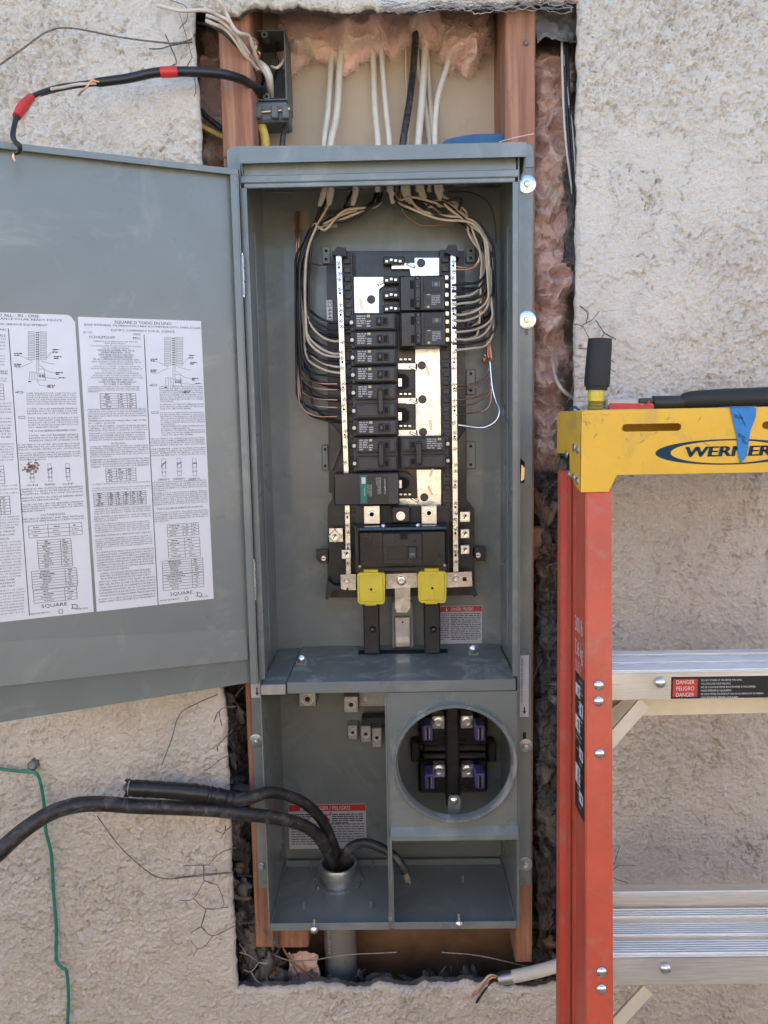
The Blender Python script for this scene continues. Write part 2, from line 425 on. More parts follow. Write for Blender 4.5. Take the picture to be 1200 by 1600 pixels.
# chipped flake in the top left corner
pc = P(262, 38, YW)
chip = sstep(.9, .6, np.hypot((GX - pc.x) / .020, (GZ - pc.z) / .024) + .25 * fbm(GX, GZ, 60, 3, 15)) ; YY = YY * (1 - chip) + (YW + .004) * chip
i0, i1 = int(np.argmin(abs(gx - OX0))), int(np.argmin(abs(gx - OX1))); j0, j1 = int(np.argmin(abs(gz - OZ0))), int(np.argmin(abs(gz - OZ1)))
idx = np.arange(nx * nz).reshape(nz, nx)
q = np.stack([idx[:-1, :-1], idx[:-1, 1:], idx[1:, 1:], idx[1:, :-1]], -1)
keep = np.ones(q.shape[:2], bool); keep[j0:j1, i0:i1] = False
quads = q[keep]
V = np.stack([WX, YY, WZ], -1).reshape(-1, 3)
# broken edge going back to the lath
loop = [idx[j, i0] for j in range(j0, j1)] + [idx[j1, i] for i in range(i0, i1)] + [idx[j, i1] for j in range(j1, j0, -1)] + [idx[j0, i] for i in range(i1, i0, -1)]
loop = np.array(loop); nl = len(loop); rings = [loop]; Vx = [V]; base = len(V)
rq = []; rnd = np.random.RandomState(3)
cxy = np.array([(OX0 + OX1) / 2, 0, (OZ0 + OZ1) / 2])
for k, (dy, o) in enumerate(((.007, .0008), (.014, -.001), (.022, -.003))):
    ring = V[loop].copy(); t = np.arange(nl) * .0016
    ring[:, 1] = YW + dy
    outw = np.zeros((nl, 3)); n1 = j1 - j0; n2 = i1 - i0
    outw[:n1, 0] = 1; outw[n1:n1 + n2, 2] = -1; outw[n1 + n2:2 * n1 + n2, 0] = -1; outw[2 * n1 + n2:, 2] = 1
    ring += outw * (o + .0022 * fbm(t, t * 0 + k * .05, 70, 3, 50 + k))[:, None]
    ids = base + np.arange(nl); base += nl; Vx.append(ring)
    a = rings[-1]; b = ids
    rq.append(np.stack([np.roll(a, -1), a, b, np.roll(b, -1)], -1)); rings.append(ids)
V = np.concatenate(Vx); allq = np.concatenate([quads] + rq)
wall = thing('stucco_wall', (.2, YW, ZG), 'beige textured stucco house wall with a tall rectangular opening cut around the grey panel', 'wall')
me = bpy.data.meshes.new('stucco_coat'); me.vertices.add(len(V)); me.vertices.foreach_set('co', (V - np.array(wall.location)).ravel())
me.loops.add(allq.size); me.loops.foreach_set('vertex_index', allq.ravel().astype(np.int32)); me.polygons.add(len(allq))
me.polygons.foreach_set('loop_start', np.arange(len(allq), dtype=np.int32) * 4); me.polygons.foreach_set('loop_total', np.full(len(allq), 4, np.int32))
me.materials.append(MATS['stucco']); me.materials.append(MATS['mortar'])
mi_ = np.zeros(len(allq), np.int32); mi_[len(quads) + nl:] = 1; me.polygons.foreach_set('material_index', mi_)
me.update(calc_edges=True); me.polygons.foreach_set('use_smooth', np.ones(len(allq), bool)); me.update()
so = bpy.data.objects.new('stucco_coat', me); COL.objects.link(so); so.parent = wall
# backing and timber
b = MB(); b.box(-3.2, 3.2, .192, .204, ZG, 1.75, 'gypsum'); b.build('backing_board', wall)
b = MB(); b.box(.014, .364, .153, .158, H + .045, 1.43, 'gypsum'); b.build('backing_board', wall, 'tan gypsum board behind the upper cables')
b = MB(); b.box(-.0585, .47, .18, .190, -.25, .02, 'dark_board', .001); b.build('lower_board', wall)
b = MB(); b.box(-3.2, -.16, .036, .19, ZG, 1.75, 'felt'); b.box(.56, 3.2, .036, .19, ZG, 1.75, 'felt'); b.box(-.16, .56, .036, .19, ZG, -.26, 'felt'); b.box(-.16, .56, .036, .19, 1.44, 1.75, 'felt'); b.build('wall_core', wall)
def stud(x0, x1, z0, z1, seed, lab):
    m = MB(); n = 60; rnd_ = np.random.RandomState(seed)
    top = H + .040
    m.box(x0, x1, .0365, .17, top, z1, 'wood', .0018)
    if x0 < .1: m.box(x0, min(x1, -.0025), .0365, .17, z0, top - .0005, 'wood', .0012)
    else: m.box(max(x0, W + .0035), x1, .0365, .17, z0, top - .0005, 'wood', .0012)
    return m.build('wood_stud', wall, lab)
stud(-.030, .0135, -.055, 1.44, 1, 'left reddish wood stud, mostly behind the panel edge')
stud(.3645, .4055, -.085, 1.44, 2, 'right reddish wood stud with a long bare face above the panel')
m = MB(); m.box(-.0135, .05, .060, .15, -.075, -.012, 'wood', .003); m.build('wood_block', wall)
pa, pb = P(838, 878, .062), P(856, 826, .062); m = MB(); m.box(.4060, pb.x - .004, .075, .15, pa.z, pb.z, 'dark_board', .004); m.build('wood_block', wall)
# nail heads on the right stud
n_ = MB(); p = P(822, 67, .036); n_.cyl(p, p - Y_ * .002, .004, 'rusty_wire', 6); n_.build('nail_head', wall)
roof = MB(); roof.box(-6, 6, -.05, 7, 1.76, 1.9, 'block'); roof.box(-6, -3.2, .012, .2, ZG, 1.75, 'stucco'); roof.box(3.2, 6, .012, .2, ZG, 1.75, 'stucco'); roof.build('sun_block_roof', wall)  # unseen roof slab, added to keep the sun behind off this wall
# unseen garden wall added behind the camera: warm bounce, less sky low down
fw = thing('unseen_garden_wall', (0, -2.1, ZG), 'unseen tan block garden wall added behind the camera to shape the light', 'wall')
bm_ = None
for r in range(11):
    for c in range(30):
        x = -6 + c * .4 + (.2 if r % 2 else 0); z = ZG + r * .2
        if bm_ is None:
            t = MB(); t.box(x + .005, x + .395, -2.3, -2.1, z + .005, z + .195, 'block', .006); bm_ = t.build('block', fw)
        else:
            o = bm_.copy(); COL.objects.link(o); o.location = (x + .2, -.1, r * .2 + .1)
t = MB(); t.box(-6, 6.2, -2.29, -2.11, ZG, ZG + 2.18, 'block_joint'); t.build('mortar_joints', fw)

# ================================================================== CAVITY CONTENTS
def lumps(name, area, n, rmin, rmax, ydeep, m, label=None, seed=1):
    """broken flakes of mortar, paper and wood packed behind the cut edge; area = function giving (u,v) in place"""
    rnd_ = random.Random(seed); mb = MB(); import bmesh
    alt = {'rubble': ['rubble', 'rubble', 'mortar', 'rubble_brown', 'felt'], 'mortar': ['mortar', 'rubble', 'mortar', 'rubble_brown'], 'felt': ['felt', 'mortar', 'rubble']}[m]
    for k in range(n):
        u, v = area(rnd_); y = rnd_.uniform(*ydeep); c = P(u, v, y); r = rnd_.uniform(rmin, rmax)
        bm = bmesh.new(); bmesh.ops.create_icosphere(bm, subdivisions=2, radius=1)
        sx, sy, sz = rnd_.uniform(.45, 1.0), rnd_.uniform(.3, .9), rnd_.uniform(.5, 1.9); o = rnd_.uniform(0, 50)
        R3 = Matrix.Rotation(rnd_.uniform(0, 6), 3, 'Y') if rnd_.random() < .5 else Matrix.Rotation(rnd_.uniform(-.5, .5), 3, 'Y')
        vv = []
        for q_ in bm.verts:
            p = q_.co; f = 1 + .50 * float(vn2(p.x * 1.3 + o, p.y * 1.3 + p.z * 1.9, 5)) + .40 * float(vn2(p.x * 3.3 + o, p.y * 3 + p.z * 3.1, 6)) + .15 * float(vn2(p.x * 7 + o, p.y * 7 + p.z * 6, 9))
            vv.append(c + R3 @ (Vector((p.x * sx, p.y * sy, p.z * sz)) * r * f))
        mb.add(vv, [tuple(a.index for a in f.verts) for f in bm.faces], rnd_.choice(alt)); bm.free()
    for k in range(n // 2):      # torn shreds of paper and straw
        u, v = area(rnd_); y = ydeep[0] + rnd_.uniform(-.004, .01); c = P(u, v, y); d = Vector((rnd_.gauss(0, 1), rnd_.gauss(0, .4), rnd_.gauss(0, 1))).normalized()
        mb.tube([c, c + d * rnd_.uniform(.008, .02), c + d * rnd_.uniform(.02, .035) + Vector((rnd_.gauss(0, .006), 0, rnd_.gauss(0, .006)))], rnd_.uniform(.0004, .0010), rnd_.choice(['felt', 'rubble_brown', 'mortar']), 4, 3)
    return mb.build(name, None, label, 'rubble' if label else None, kind='stuff', sharp=180)
def lerp(a, b, t): return a + (b - a) * t
def ar(pts):
    """pts [(v, u0, u1)]"""
    def f(r):
        v = r.uniform(pts[0][0], pts[-1][0])
        for a, b in zip(pts, pts[1:]):
            if a[0] <= v <= b[0]:
                t = (v - a[0]) / (b[0] - a[0]); return r.uniform(lerp(a[1], b[1], t), lerp(a[2], b[2], t)), v
    return f
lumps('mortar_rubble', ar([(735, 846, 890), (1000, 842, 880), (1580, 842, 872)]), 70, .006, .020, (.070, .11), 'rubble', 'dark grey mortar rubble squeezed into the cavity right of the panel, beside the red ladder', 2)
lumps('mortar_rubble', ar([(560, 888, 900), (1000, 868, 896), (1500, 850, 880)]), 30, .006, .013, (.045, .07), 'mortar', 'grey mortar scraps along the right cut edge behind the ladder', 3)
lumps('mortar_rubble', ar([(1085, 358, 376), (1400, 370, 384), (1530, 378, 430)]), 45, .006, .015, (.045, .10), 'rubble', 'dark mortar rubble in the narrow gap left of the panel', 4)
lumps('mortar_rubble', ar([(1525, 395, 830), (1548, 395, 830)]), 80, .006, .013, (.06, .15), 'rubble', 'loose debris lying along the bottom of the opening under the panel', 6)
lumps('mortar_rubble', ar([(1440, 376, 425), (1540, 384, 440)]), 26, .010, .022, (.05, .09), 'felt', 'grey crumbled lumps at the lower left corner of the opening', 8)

def wool(name, x0, x1, ztop, zb, Yb, depth, label, seed=0, nx_=110, nz_=60, lobes=9, xe=None, group='pink insulation batts'):
    """a batt of fibre wool: pillow with folds; zb(s) lower edge; xe(t) wobble"""
    s_, t_ = np.meshgrid(np.linspace(0, 1, nx_), np.linspace(0, 1, nz_))
    zl = np.array([zb(a) for a in np.linspace(0, 1, nx_)])[None, :]
    L_ = ztop - zl
    X = x0 + (x1 - x0) * s_; Z = ztop - t_ * L_
    if xe: 
        xl = np.array([xe(a) for a in np.linspace(0, 1, nz_)]); X = xl[:, 0:1] + (xl[:, 1:2] - xl[:, 0:1]) * s_
    prof = (1 - np.abs(2 * t_ - 1) ** 3.5) ** .5 * (1 - np.abs(2 * s_ - 1) ** 4) ** .5
    n1 = fbm(X * 1.0, Z, lobes, 4, seed, .55); n2 = 1 - np.abs(fbm(X, Z * 1.3, lobes * 2.2, 4, seed + 20, .6)) * 2.2
    Y = Yb - depth * prof * (.72 + .50 * n1 + (.30 if xe else .50) * (1 - np.abs(fbm(X * .8, Z * 1.3, lobes * 1.9, 3, seed + 31)) * 3.5) - .15) 
    if not xe: Y = np.minimum(Y, .1475 - .006 * prof)
    Y -= .0022 * fbm(X, Z, 160, 3, seed + 7, .7)
    X = X + .010 * fbm(X, Z, lobes * 2, 3, seed + 3); Z = Z + (.008 + .020 * t_ ** 3) * fbm(X, Z, lobes * 3, 4, seed + 4, .6)
    mb = MB(); vs_ = np.stack([X, Y, Z], -1).reshape(-1, 3); id_ = np.arange(nx_ * nz_).reshape(nz_, nx_)
    fq = np.stack([id_[1:, :-1], id_[1:, 1:], id_[:-1, 1:], id_[:-1, :-1]], -1).reshape(-1, 4)
    mb.v = [tuple(p) for p in vs_]; mb.f = [tuple(f) for f in fq.tolist()]; mb.m = [mb.mi('pink_wool')] * len(fq)
    root = thing(name, (float(X.mean()), Yb, float(Z.min())), label, 'insulation', group)
    mb.build('wool_body', root, sharp=180)
    fz = MB(); rnd_ = random.Random(seed)
    N = int(5200 * min(1, (x1 - x0 if not xe else .06) * L_.mean() / .02)) + 1500
    for k in range(N):
        i = rnd_.randrange(1, nz_ - 1); j = rnd_.randrange(1, nx_ - 1); 
        if rnd_.random() < .3: i = nz_ - 2
        p = Vector(vs_[i * nx_ + j]); d = Vector((rnd_.gauss(0, 1), -abs(rnd_.gauss(0, .5)), rnd_.gauss(-.2, .8))).normalized(); l = rnd_.uniform(.004, .015)
        sd_ = d.cross(Vector((rnd_.gauss(0, 1), rnd_.gauss(0, 1), rnd_.gauss(0, 1)))).normalized() * .00016; mid = p + d * l * .5 + Vector((rnd_.gauss(0, .0015), 0, rnd_.gauss(0, .0015))); e = p + d * l + Vector((rnd_.gauss(0, .003), rnd_.gauss(0, .002), rnd_.gauss(0, .003)))
        fz.add([p - sd_, p + sd_, mid + sd_, mid - sd_, e], [(0, 1, 2, 3), (3, 2, 4)], 'wool_fibre')
    fz.build('wool_fibres', root, kind='stuff', sharp=180)
    return root
def pl(pts):
    return lambda s: float(np.interp(s, [p[0] for p in pts], [p[1] for p in pts]))
za = lambda v: P(600, v, .11).z
xa = lambda u: P(u, 60, .11).x
wool('insulation_batt', xa(428), xa(652), za(-25), pl([(0, za(60)), (.12, za(92)), (.2, za(82)), (.5, za(84)), (.75, za(76)), (.9, za(52)), (1, za(44))]), .16, .060, 'wide pink fibreglass batt hanging above the left cables at the top of the opening', 11)
wool('insulation_batt', xa(640), xa(772), za(-25), pl([(0, za(52)), (.2, za(62)), (.5, za(60)), (.8, za(52)), (1, za(40))]), .15, .055, 'pink fibreglass batt hanging between the black cable and the right stud', 31)
wool('insulation_batt', xa(692), xa(770), za(28), pl([(0, za(74)), (.3, za(96)), (.6, za(100)), (.85, za(88)), (1, za(70))]), .17, .060, 'small round pink tuft hanging lowest beside the right stud', 51, 60, 40, 14)
def wcol(v0, v1, lab, seed, e0, e1, depth=.06):
    A = [P(lerp(e0[0], e1[0], t), lerp(v0, v1, t), .08).x for t in (0, 1)]; B = [P(lerp(e0[1], e1[1], t), lerp(v0, v1, t), .08).x for t in (0, 1)]
    zt, zb = P(865, v0, .08).z, P(865, v1, .08).z
    wob = lambda t, k: .006 * float(fbm(np.array([t * (v1 - v0) * .001]), np.array([k * 3.]), 14, 3, seed)[0])
    wool('insulation_batt', 0, 0, zt, lambda s: zb, .125, depth, lab, seed, 50, 130, 16, xe=lambda t: (lerp(A[0], A[1], t), lerp(B[0], B[1], t) + wob(t, 2) * 1.5))
wcol(62, 395, 'upper part of the pink insulation column right of the panel, below the black felt', 71, (838, 903), (838, 896), .055)
wcol(370, 575, 'middle clump of the pink insulation column right of the panel, narrowing over loose felt', 83, (838, 896), (842, 892), .06)
wcol(540, 725, 'bottom clump of the pink insulation column, beside the yellow ladder cap', 97, (838, 894), (838, 884), .065)
wool('insulation_batt', P(300, 60, .1).x, P(344, 60, .1).x, P(320, 20, .1).z, lambda s: P(320, 300, .1).z, .15, .04, 'faded pink insulation strip left of the left stud, behind the dark cables', 111, 40, 110, 12)
m = MB()
def crumple(mb, u0, u1, v0, v1, Y, m_, seed, amp=.008, n=26, fine=1.0):
    a = P(u0, v0, Y); c = P(u1, v1, Y); nz_ = max(n, int(n * abs(c.z - a.z) / max(abs(c.x - a.x), .02) * .8)); nz_ = min(nz_, 240)
    s_, t_ = np.meshgrid(np.linspace(0, 1, n), np.linspace(0, 1, nz_))
    Xc = a.x + (c.x - a.x) * s_; Zc = a.z + (c.z - a.z) * t_
    low = t_ ** 4 * fbm(Xc, Xc * 0 + 3, 30, 3, seed) * .012
    Yc = Y - amp * (fbm(Xc, Zc, 22 * fine, 4, seed, .6) * 1.2 + (1 - np.abs(fbm(Xc, Zc, 26 * fine, 4, seed + 5, .6)) * 3)); Zc = Zc + low + .006 * fbm(Xc, Zc, 40, 2, seed + 8); Xc = Xc + .008 * fbm(Xc, Zc, 36, 3, seed + 9)
    id_ = np.arange(n * nz_).reshape(nz_, n); fq = np.stack([id_[1:, :-1], id_[1:, 1:], id_[:-1, 1:], id_[:-1, :-1]], -1).reshape(-1, 4)
    mb.add([Vector(p) for p in np.stack([Xc, Yc, Zc], -1).reshape(-1, 3)], [tuple(f) for f in fq.tolist()], m_)
m = MB(); crumple(m, 836, 912, 10, 70, .05, 'felt', 3); m.build('building_felt', None, 'torn grey black felt paper above the right insulation column', 'felt paper', sharp=60)
for k, (u0, u1, v0, v1, Y, mm, lab) in enumerate(((844, 886, 742, 960, .085, 'rubble', 'crumpled dark scrap in the cavity beside the yellow ladder cap'), (840, 878, 850, 900, .070, 'rubble_brown', 'small brown crumpled scrap in the cavity beside the top of the red rail'), (842, 880, 950, 1290, .080, 'felt', 'long crumpled felt strip in the cavity beside the middle of the ladder rail'),
        (840, 874, 1280, 1570, .078, 'rubble', 'crumpled dark strip in the cavity beside the lower part of the ladder rail'), (356, 382, 1090, 1330, .080, 'felt', 'crumpled felt strip in the narrow gap left of the panel'), (366, 400, 1320, 1520, .078, 'rubble', 'crumpled dark strip at the lower end of the gap left of the panel'), (376, 430, 1440, 1540, .085, 'mortar', 'grey crumpled scrap in the lower left corner of the opening'))):
    m = MB(); crumple(m, u0, u1, v0, v1, Y, mm, 60 + k * 7, .011, 30, 1.6); m.build('paper_scrap', None, lab, 'scrap', 'crumpled scraps in the wall cavity', sharp=45)
m = MB(); crumple(m, 884, 905, 180, 420, .075, 'felt', 9); m.build('building_felt', None, 'loose strip of dark felt paper behind the right cut edge of the stucco', 'felt paper', sharp=60)
m = MB(); crumple(m, 340, 400, 1070, 1530, .12, 'felt', 12); m.build('building_felt', None, 'dark felt paper lining the narrow cavity left of the panel', 'felt paper', sharp=60)
m = MB(); crumple(m, 834, 915, 700, 1560, .13, 'felt', 14); m.build('building_felt', None, 'dark felt paper lining the cavity behind the rubble beside the ladder', 'felt paper', sharp=60)
m = MB(); crumple(m, 298, 312, 20, 290, .07, 'felt', 16); m.build('building_felt', None, 'dark felt strip left of the left stud near the top', 'felt paper', sharp=60)

# ---- cables and wires as tubes through true depths
def pw(pts): return [P(u, v, min(y, .145)) for u, v, y in pts]
def cable(name, pts, r, m_, label, cat='cable', group=None, n=10, sub=6, flat=None):
    mb = MB(); mb.tube(pw(pts), r, m_, n, sub)
    return mb.build(name, None, label, cat, group, sharp=50)
ncg = 'cables coming down through the insulation into the top of the panel'
for (pts, r, mm, lab) in (
    ([(521, 60, .15), (517, 110, .14), (513, 170, .125), (506, 232, .11), (507, 300, .12)], .0046, 'nm_white', 'leftmost white cable running down into the panel top'),
    ([(533, 60, .145), (530, 120, .13), (526, 180, .118), (516, 232, .105), (516, 300, .12)], .0052, 'nm_white', 'second white cable from the left, broad and nearly touching the leftmost one'),
    ([(582, 55, .15), (584, 110, .14), (586, 170, .125), (591, 232, .11), (590, 300, .12)], .0048, 'nm_white', 'white cable left of the middle pair above the panel'),
    ([(595, 55, .145), (598, 110, .13), (603, 170, .118), (609, 232, .105), (608, 300, .12)], .0040, 'nm_white', 'slim white cable just left of the thick black one'),
    ([(650, 30, .15), (648, 80, .14), (641, 150, .12), (628, 232, .10), (620, 300, .12)], .0052, 'cable_black', 'thick black cable slanting down into the middle of the panel top'),
    ([(636, 30, .16), (634, 90, .15), (636, 160, .14), (639, 232, .13), (640, 300, .13)], .0014, 'wire_white', 'thin pale wire right behind the thick black cable'),
    ([(668, 40, .15), (664, 90, .14), (659, 160, .125), (653, 232, .11), (655, 300, .12)], .0055, 'nm_white', 'broad cream cable right of the thick black one'),
    ([(648, 40, .16), (652, 100, .15), (662, 150, .14), (672, 232, .13), (670, 300, .13)], .0040, 'nm_white', 'cream cable crossing behind the broad cream one'),
    ([(666, 60, .155), (670, 130, .145), (675, 190, .135), (680, 232, .125), (682, 300, .13)], .0038, 'nm_white', 'cream cable beside the rightmost bent one'),
    ([(706, 70, .14), (700, 100, .13), (686, 145, .115), (681, 180, .11), (680, 232, .105), (690, 300, .12)], .0044, 'nm_white', 'rightmost white cable bending in from the pink tuft'),
): cable('cable', pts, r, mm, lab, 'cable', ncg)
# right cavity cables
rcg = 'cables running down over the insulation column right of the panel'
for k, (a, mm, rr, lab) in enumerate((((878, 884, 898), 'nm_white', .0018, 'leftmost pale cable over the insulation column right of the panel'), ((883, 889, 898), 'wire_black', .0022, 'black cable between the pale ones over the right insulation column'),
        ((887, 893, 901), 'wire_black', .0020, 'second black cable over the right insulation column'), ((883, 896, 901), 'nm_white', .0018, 'rightmost pale cable near the cut edge of the stucco'))):
    cable('cable', [(a[0], 55, .06), (a[0] + 1, 120, .052), (a[1], 220, .05), (a[2], 325 + 10 * (k % 3), .05)], rr, mm, lab, 'cable', rcg, 8)
cable('cable', [(900, 625, .07), (880, 610, .06), (868, 590, .07), (862, 560, .09)], .0028, 'nm_white', 'short pale cable poking out of the bottom insulation clump')
# left cavity cables
cable('cable', [(300, 160, .09), (318, 178, .08), (340, 196, .08), (360, 210, .09)], .0040, 'cable_black', 'black cable crossing the gap left of the left stud')
cable('cable', [(300, 188, .085), (320, 200, .075), (345, 213, .08), (360, 220, .09)], .0040, 'nm_yellow', 'yellow cable crossing the gap left of the left stud')

# ---- old plastic box at upper left
jb = thing('junction_box', P(414, 160, .10), 'open grey plastic electrical box at the top left of the opening, full of cut wires', 'electrical box')
m = MB(); x0, x1 = P(382, 100, .082).x, P(447, 100, .082).x; z0, z1 = P(414, 157, .082).z, P(414, 46, .082).z; tk = .0022
m.box(x0, x0 + tk, .082, .150, z0, z1, 'pvc_box', .0004); m.box(x1 - tk, x1, .082, .150, z0, z1, 'pvc_box', .0004)
m.box(x0 + tk, x1 - tk, .082, .150, z1 - tk, z1, 'pvc_box', .0004); m.box(x0 + tk, x1 - tk, .082, .150, z0, z0 + tk, 'pvc_box', .0004); m.box(x0 + tk, x1 - tk, .147, .1495, z0 + tk, z1 - tk, 'pvc_box')
m.build('box_shell', jb)
for zz in (z1 - .006, z0 + .006):
    m = MB(); cx = (x0 + x1) / 2
    m.lathe((cx, .083, zz), (0, 1, 0), [(0, .0022), (0, .0048), (.02, .0048), (.02, .0022), (0, .0022)], 'pvc_box', 14); m.build('screw_ear', jb)
m = MB(); m.pbox(390, 158, 450, 190, .07, .12, 'pvc_box', .003); m.build('cable_clamp', jb)
m = MB(); m.cyl(P(386, 177, .066), P(452, 171, .066), .0016, 'gold_zinc', 8); m.cyl(P(447, 171, .066), P(453, 170, .066), .0034, 'gold_zinc', 8); m.build('clamp_screw', jb)
for uu in (397, 423, 440): 
    m = MB(); m.pbox(uu, 164, uu + 11, 184, .062, .075, 'pvc_box', .0015); m.build('clamp_lug', jb)
cable('cable', [(404, 180, .10), (408, 195, .085), (414, 215, .08), (415, 245, .08)], .0066, 'nm_yellow', 'short yellow cable coming out under the grey plastic box', sub=5)
cable('cable', [(446, 175, .10), (446, 195, .09), (442, 215, .08), (440, 245, .08)], .0040, 'cable_black', 'black cable dropping from the right side of the grey plastic box')
# wires out of the box
wg = 'cut wires sticking out of the grey plastic box'
cable('wire', [(245, 8, -.03), (262, 12, -.035), (285, 17, -.04), (319, 16, -.03), (340, 24, -.01), (362, 38, .0), (378, 75, .02), (394, 95, .05), (408, 110, .07)], .0024, 'wire_white', 'long pale wire reaching from the grey box out over the stucco', 'wire', wg)
cable('wire', [(322, 32, .0), (335, 38, .0), (352, 46, .01), (368, 66, .015), (384, 88, .03), (402, 108, .06)], .0026, 'wire_white', 'short pale wire bent left just under the long one', 'wire', wg)
cable('wire', [(330, -6, -.01), (345, 4, -.01), (354, 22, .0), (364, 42, .0), (374, 52, .0), (388, 56, .02), (394, 70, .03), (402, 95, .05), (408, 112, .08)], .0026, 'wire_white', 'pale wire rising straight up out of the picture from the grey box', 'wire', wg)
cable('wire', [(310, 36, .03), (328, 40, .02), (350, 52, .01), (366, 68, .015), (380, 82, .03), (396, 104, .07)], .0022, 'cable_black', 'black wire pointing left out of the grey box', 'wire', wg)
cable('wire', [(392, 58, .03), (402, 66, .04), (398, 76, .05), (406, 84, .05), (401, 96, .06), (406, 112, .08)], .0016, 'copper', 'curly bare copper wire inside the grey box', 'wire', wg)
cable('wire', [(395, 60, .05), (400, 72, .045), (396, 86, .05), (403, 100, .07)], .0020, 'wire_white', 'small pale looped wire at the mouth of the grey box', 'wire', wg)
m = MB(); m.tube(pw([(404, 98, .07), (414, 108, .068), (420, 120, .07), (422, 134, .08), (424, 150, .10)]), [.005, .0062, .0056, .005, .004], 'nm_white', 8); m.build('cable', None, 'torn cream cable sheath inside the grey plastic box', 'cable')
for k, pts in enumerate(([(400, 104, .075), (396, 120, .08), (394, 138, .10), (400, 150, .13)], [(410, 106, .07), (412, 124, .09), (406, 140, .11), (398, 152, .13)], [(392, 66, .10), (398, 84, .09), (392, 100, .10), (396, 122, .11)], [(436, 60, .12), (430, 80, .11), (434, 100, .11), (428, 126, .12)])):
    cable('wire', pts, .0023, 'wire_black' if k % 2 else 'nm_white', ('first', 'second', 'third', 'fourth')[k] + (' black' if k % 2 else ' pale') + ' wire coiled in the grey plastic electrical box', 'wire', wg)
cable('wire', [(322, 24, -.004), (345, 33, .0), (366, 52, .01), (384, 76, .03), (400, 100, .06)], .0022, 'nm_white', 'cream wire between the two long pale wires leaving the grey box', 'wire', wg)
cable('cable', [(447, 88, .10), (440, 100, .09), (432, 106, .085), (424, 104, .09)], .0022, 'wire_white', 'short pale wire entering the right side of the grey box', 'wire', wg)

# ---- black cable over the stucco and door
bc = thing('taped_cable', P(200, 122, -.04), 'black cable wrapped with two bands of red tape, hanging over the open door edge', 'cable')
pts = [(410, 142, .08), (392, 132, .04), (375, 123, .01), (337, 114, -.02), (277, 112, -.03), (240, 114, -.035), (202, 122, -.04), (160, 128, -.05), (150, 129, -.05)]
m = MB(); m.tube(pw(pts), [.0062, .0062, .006, .0062, .0063, .006, .0058, .0056, .005], 'tape_black', 12); m.build('sheath', bc)
m = MB(); m.tube(pw([(152, 129, -.05), (120, 133, -.06), (94, 137, -.08), (66, 145, -.105), (49, 152, -.12)]), [.0040, .0038, .0042, .0036, .0034], 'wire_black', 10); m.build('inner_cable', bc)
m = MB(); m.tube(pw([(49, 152, -.12), (36, 166, -.135), (26, 182, -.15)]), [.0048, .0064, .0050], 'tape_red', 12); m.build('red_tape', bc)
m = MB(); m.tube(pw([(277, 112, -.0305), (264, 112.5, -.033), (251, 113, -.0345)]), .0068, 'tape_red', 12); m.build('red_tape', bc)
m = MB(); m.tube(pw([(26, 182, -.15), (22, 198, -.155), (20, 212, -.16), (24, 222, -.165), (30, 227, -.165), (30, 236, -.162), (23, 240, -.16)]), [.0032, .003, .0032, .0030, .0028, .0026, .0022], 'wire_black', 10); m.build('inner_cable', bc)
m = MB(); m.tube(pw([(23, 239, -.16), (21, 245, -.16), (24, 252, -.16)]), [.0018, .0016, .0010], 'copper', 8); m.build('bare_end', bc)
m = MB(); m.tube(pw([(62, 148, -.11), (50, 160, -.12), (40, 178, -.13), (34, 192, -.135), (38, 208, -.14), (30, 212, -.15)]), .0020, 'wire_white', 8); m.build('pale_strand', bc)
m = MB(); m.tube(pw([(155, 128, -.058), (143, 126, -.062), (136, 135, -.064), (128, 143, -.062), (122, 150, -.06)]), .0012, 'copper', 8); m.build('bare_end', bc)
m = MB(); m.tube(pw([(150, 130, -.055), (120, 132, -.066), (100, 136, -.082), (80, 139, -.10)]), .0019, 'wire_white', 8); m.build('pale_strand', bc)
cable('wire', [(-30, 120, -.10), (0, 101, -.08), (37, 75, -.06), (75, 49, -.04), (112, 44, -.03), (187, 58, -.025), (250, 66, -.02), (277, 67, -.015), (300, 60, .01), (306, 40, .03)], .0011, 'rusty_wire', 'thin dark wire arcing over the stucco at the upper left', 'wire')
cable('wire', [(233, 76, .004), (250, 76, .0), (272, 70, -.006), (300, 66, .01)], .0009, 'rusty_wire', 'short thin wire crossing the arcing one beside the left cut edge', 'wire')

# ---- wire lath ends over the stucco
def lath(segs, Y, mm, label, r=.00055, tw=True):
    mb = MB()
    for s_ in segs:
        pts = [P(u, v, Y + random.uniform(-.012, .002)) for u, v in s_]
        mb.tube(pts, r, mm, 5, 4, .0003)
        if tw and random.random() < .7:
            mb.tube([p + Vector((.0006, -.0006, .0006)) for p in pts], r, mm, 5, 4, .0005)
    return mb.build('wire_lath', None, label, 'wire lath', 'cut ends of wire lath round the opening', sharp=60)
lath([[(368, 1324), (344, 1333), (327, 1350)], [(327, 1352), (305, 1352), (286, 1353)], [(365, 1362), (318, 1366), (260, 1374)], [(318, 1352), (318, 1376)], [(318, 1376), (340, 1383)], [(340, 1383), (350, 1410), (346, 1420)],
      [(318, 1378), (302, 1404), (281, 1407)], [(302, 1404), (322, 1420), (356, 1418)], [(322, 1420), (314, 1448)], [(314, 1448), (297, 1458)], [(314, 1448), (333, 1462), (368, 1446)], [(333, 1462), (320, 1478), (308, 1483)], [(308, 1483), (298, 1470)], [(308, 1483), (302, 1494)]], -.006, 'rusty_wire', 'honeycomb of cut lath wire lying on the stucco at the lower left of the opening')
lath([[(352, 1290), (350, 1302), (336, 1298)], [(350, 1302), (345, 1310)], [(366, 1288), (352, 1298)]], -.004, 'rusty_wire', 'small forked lath wire just below the thick black cables')
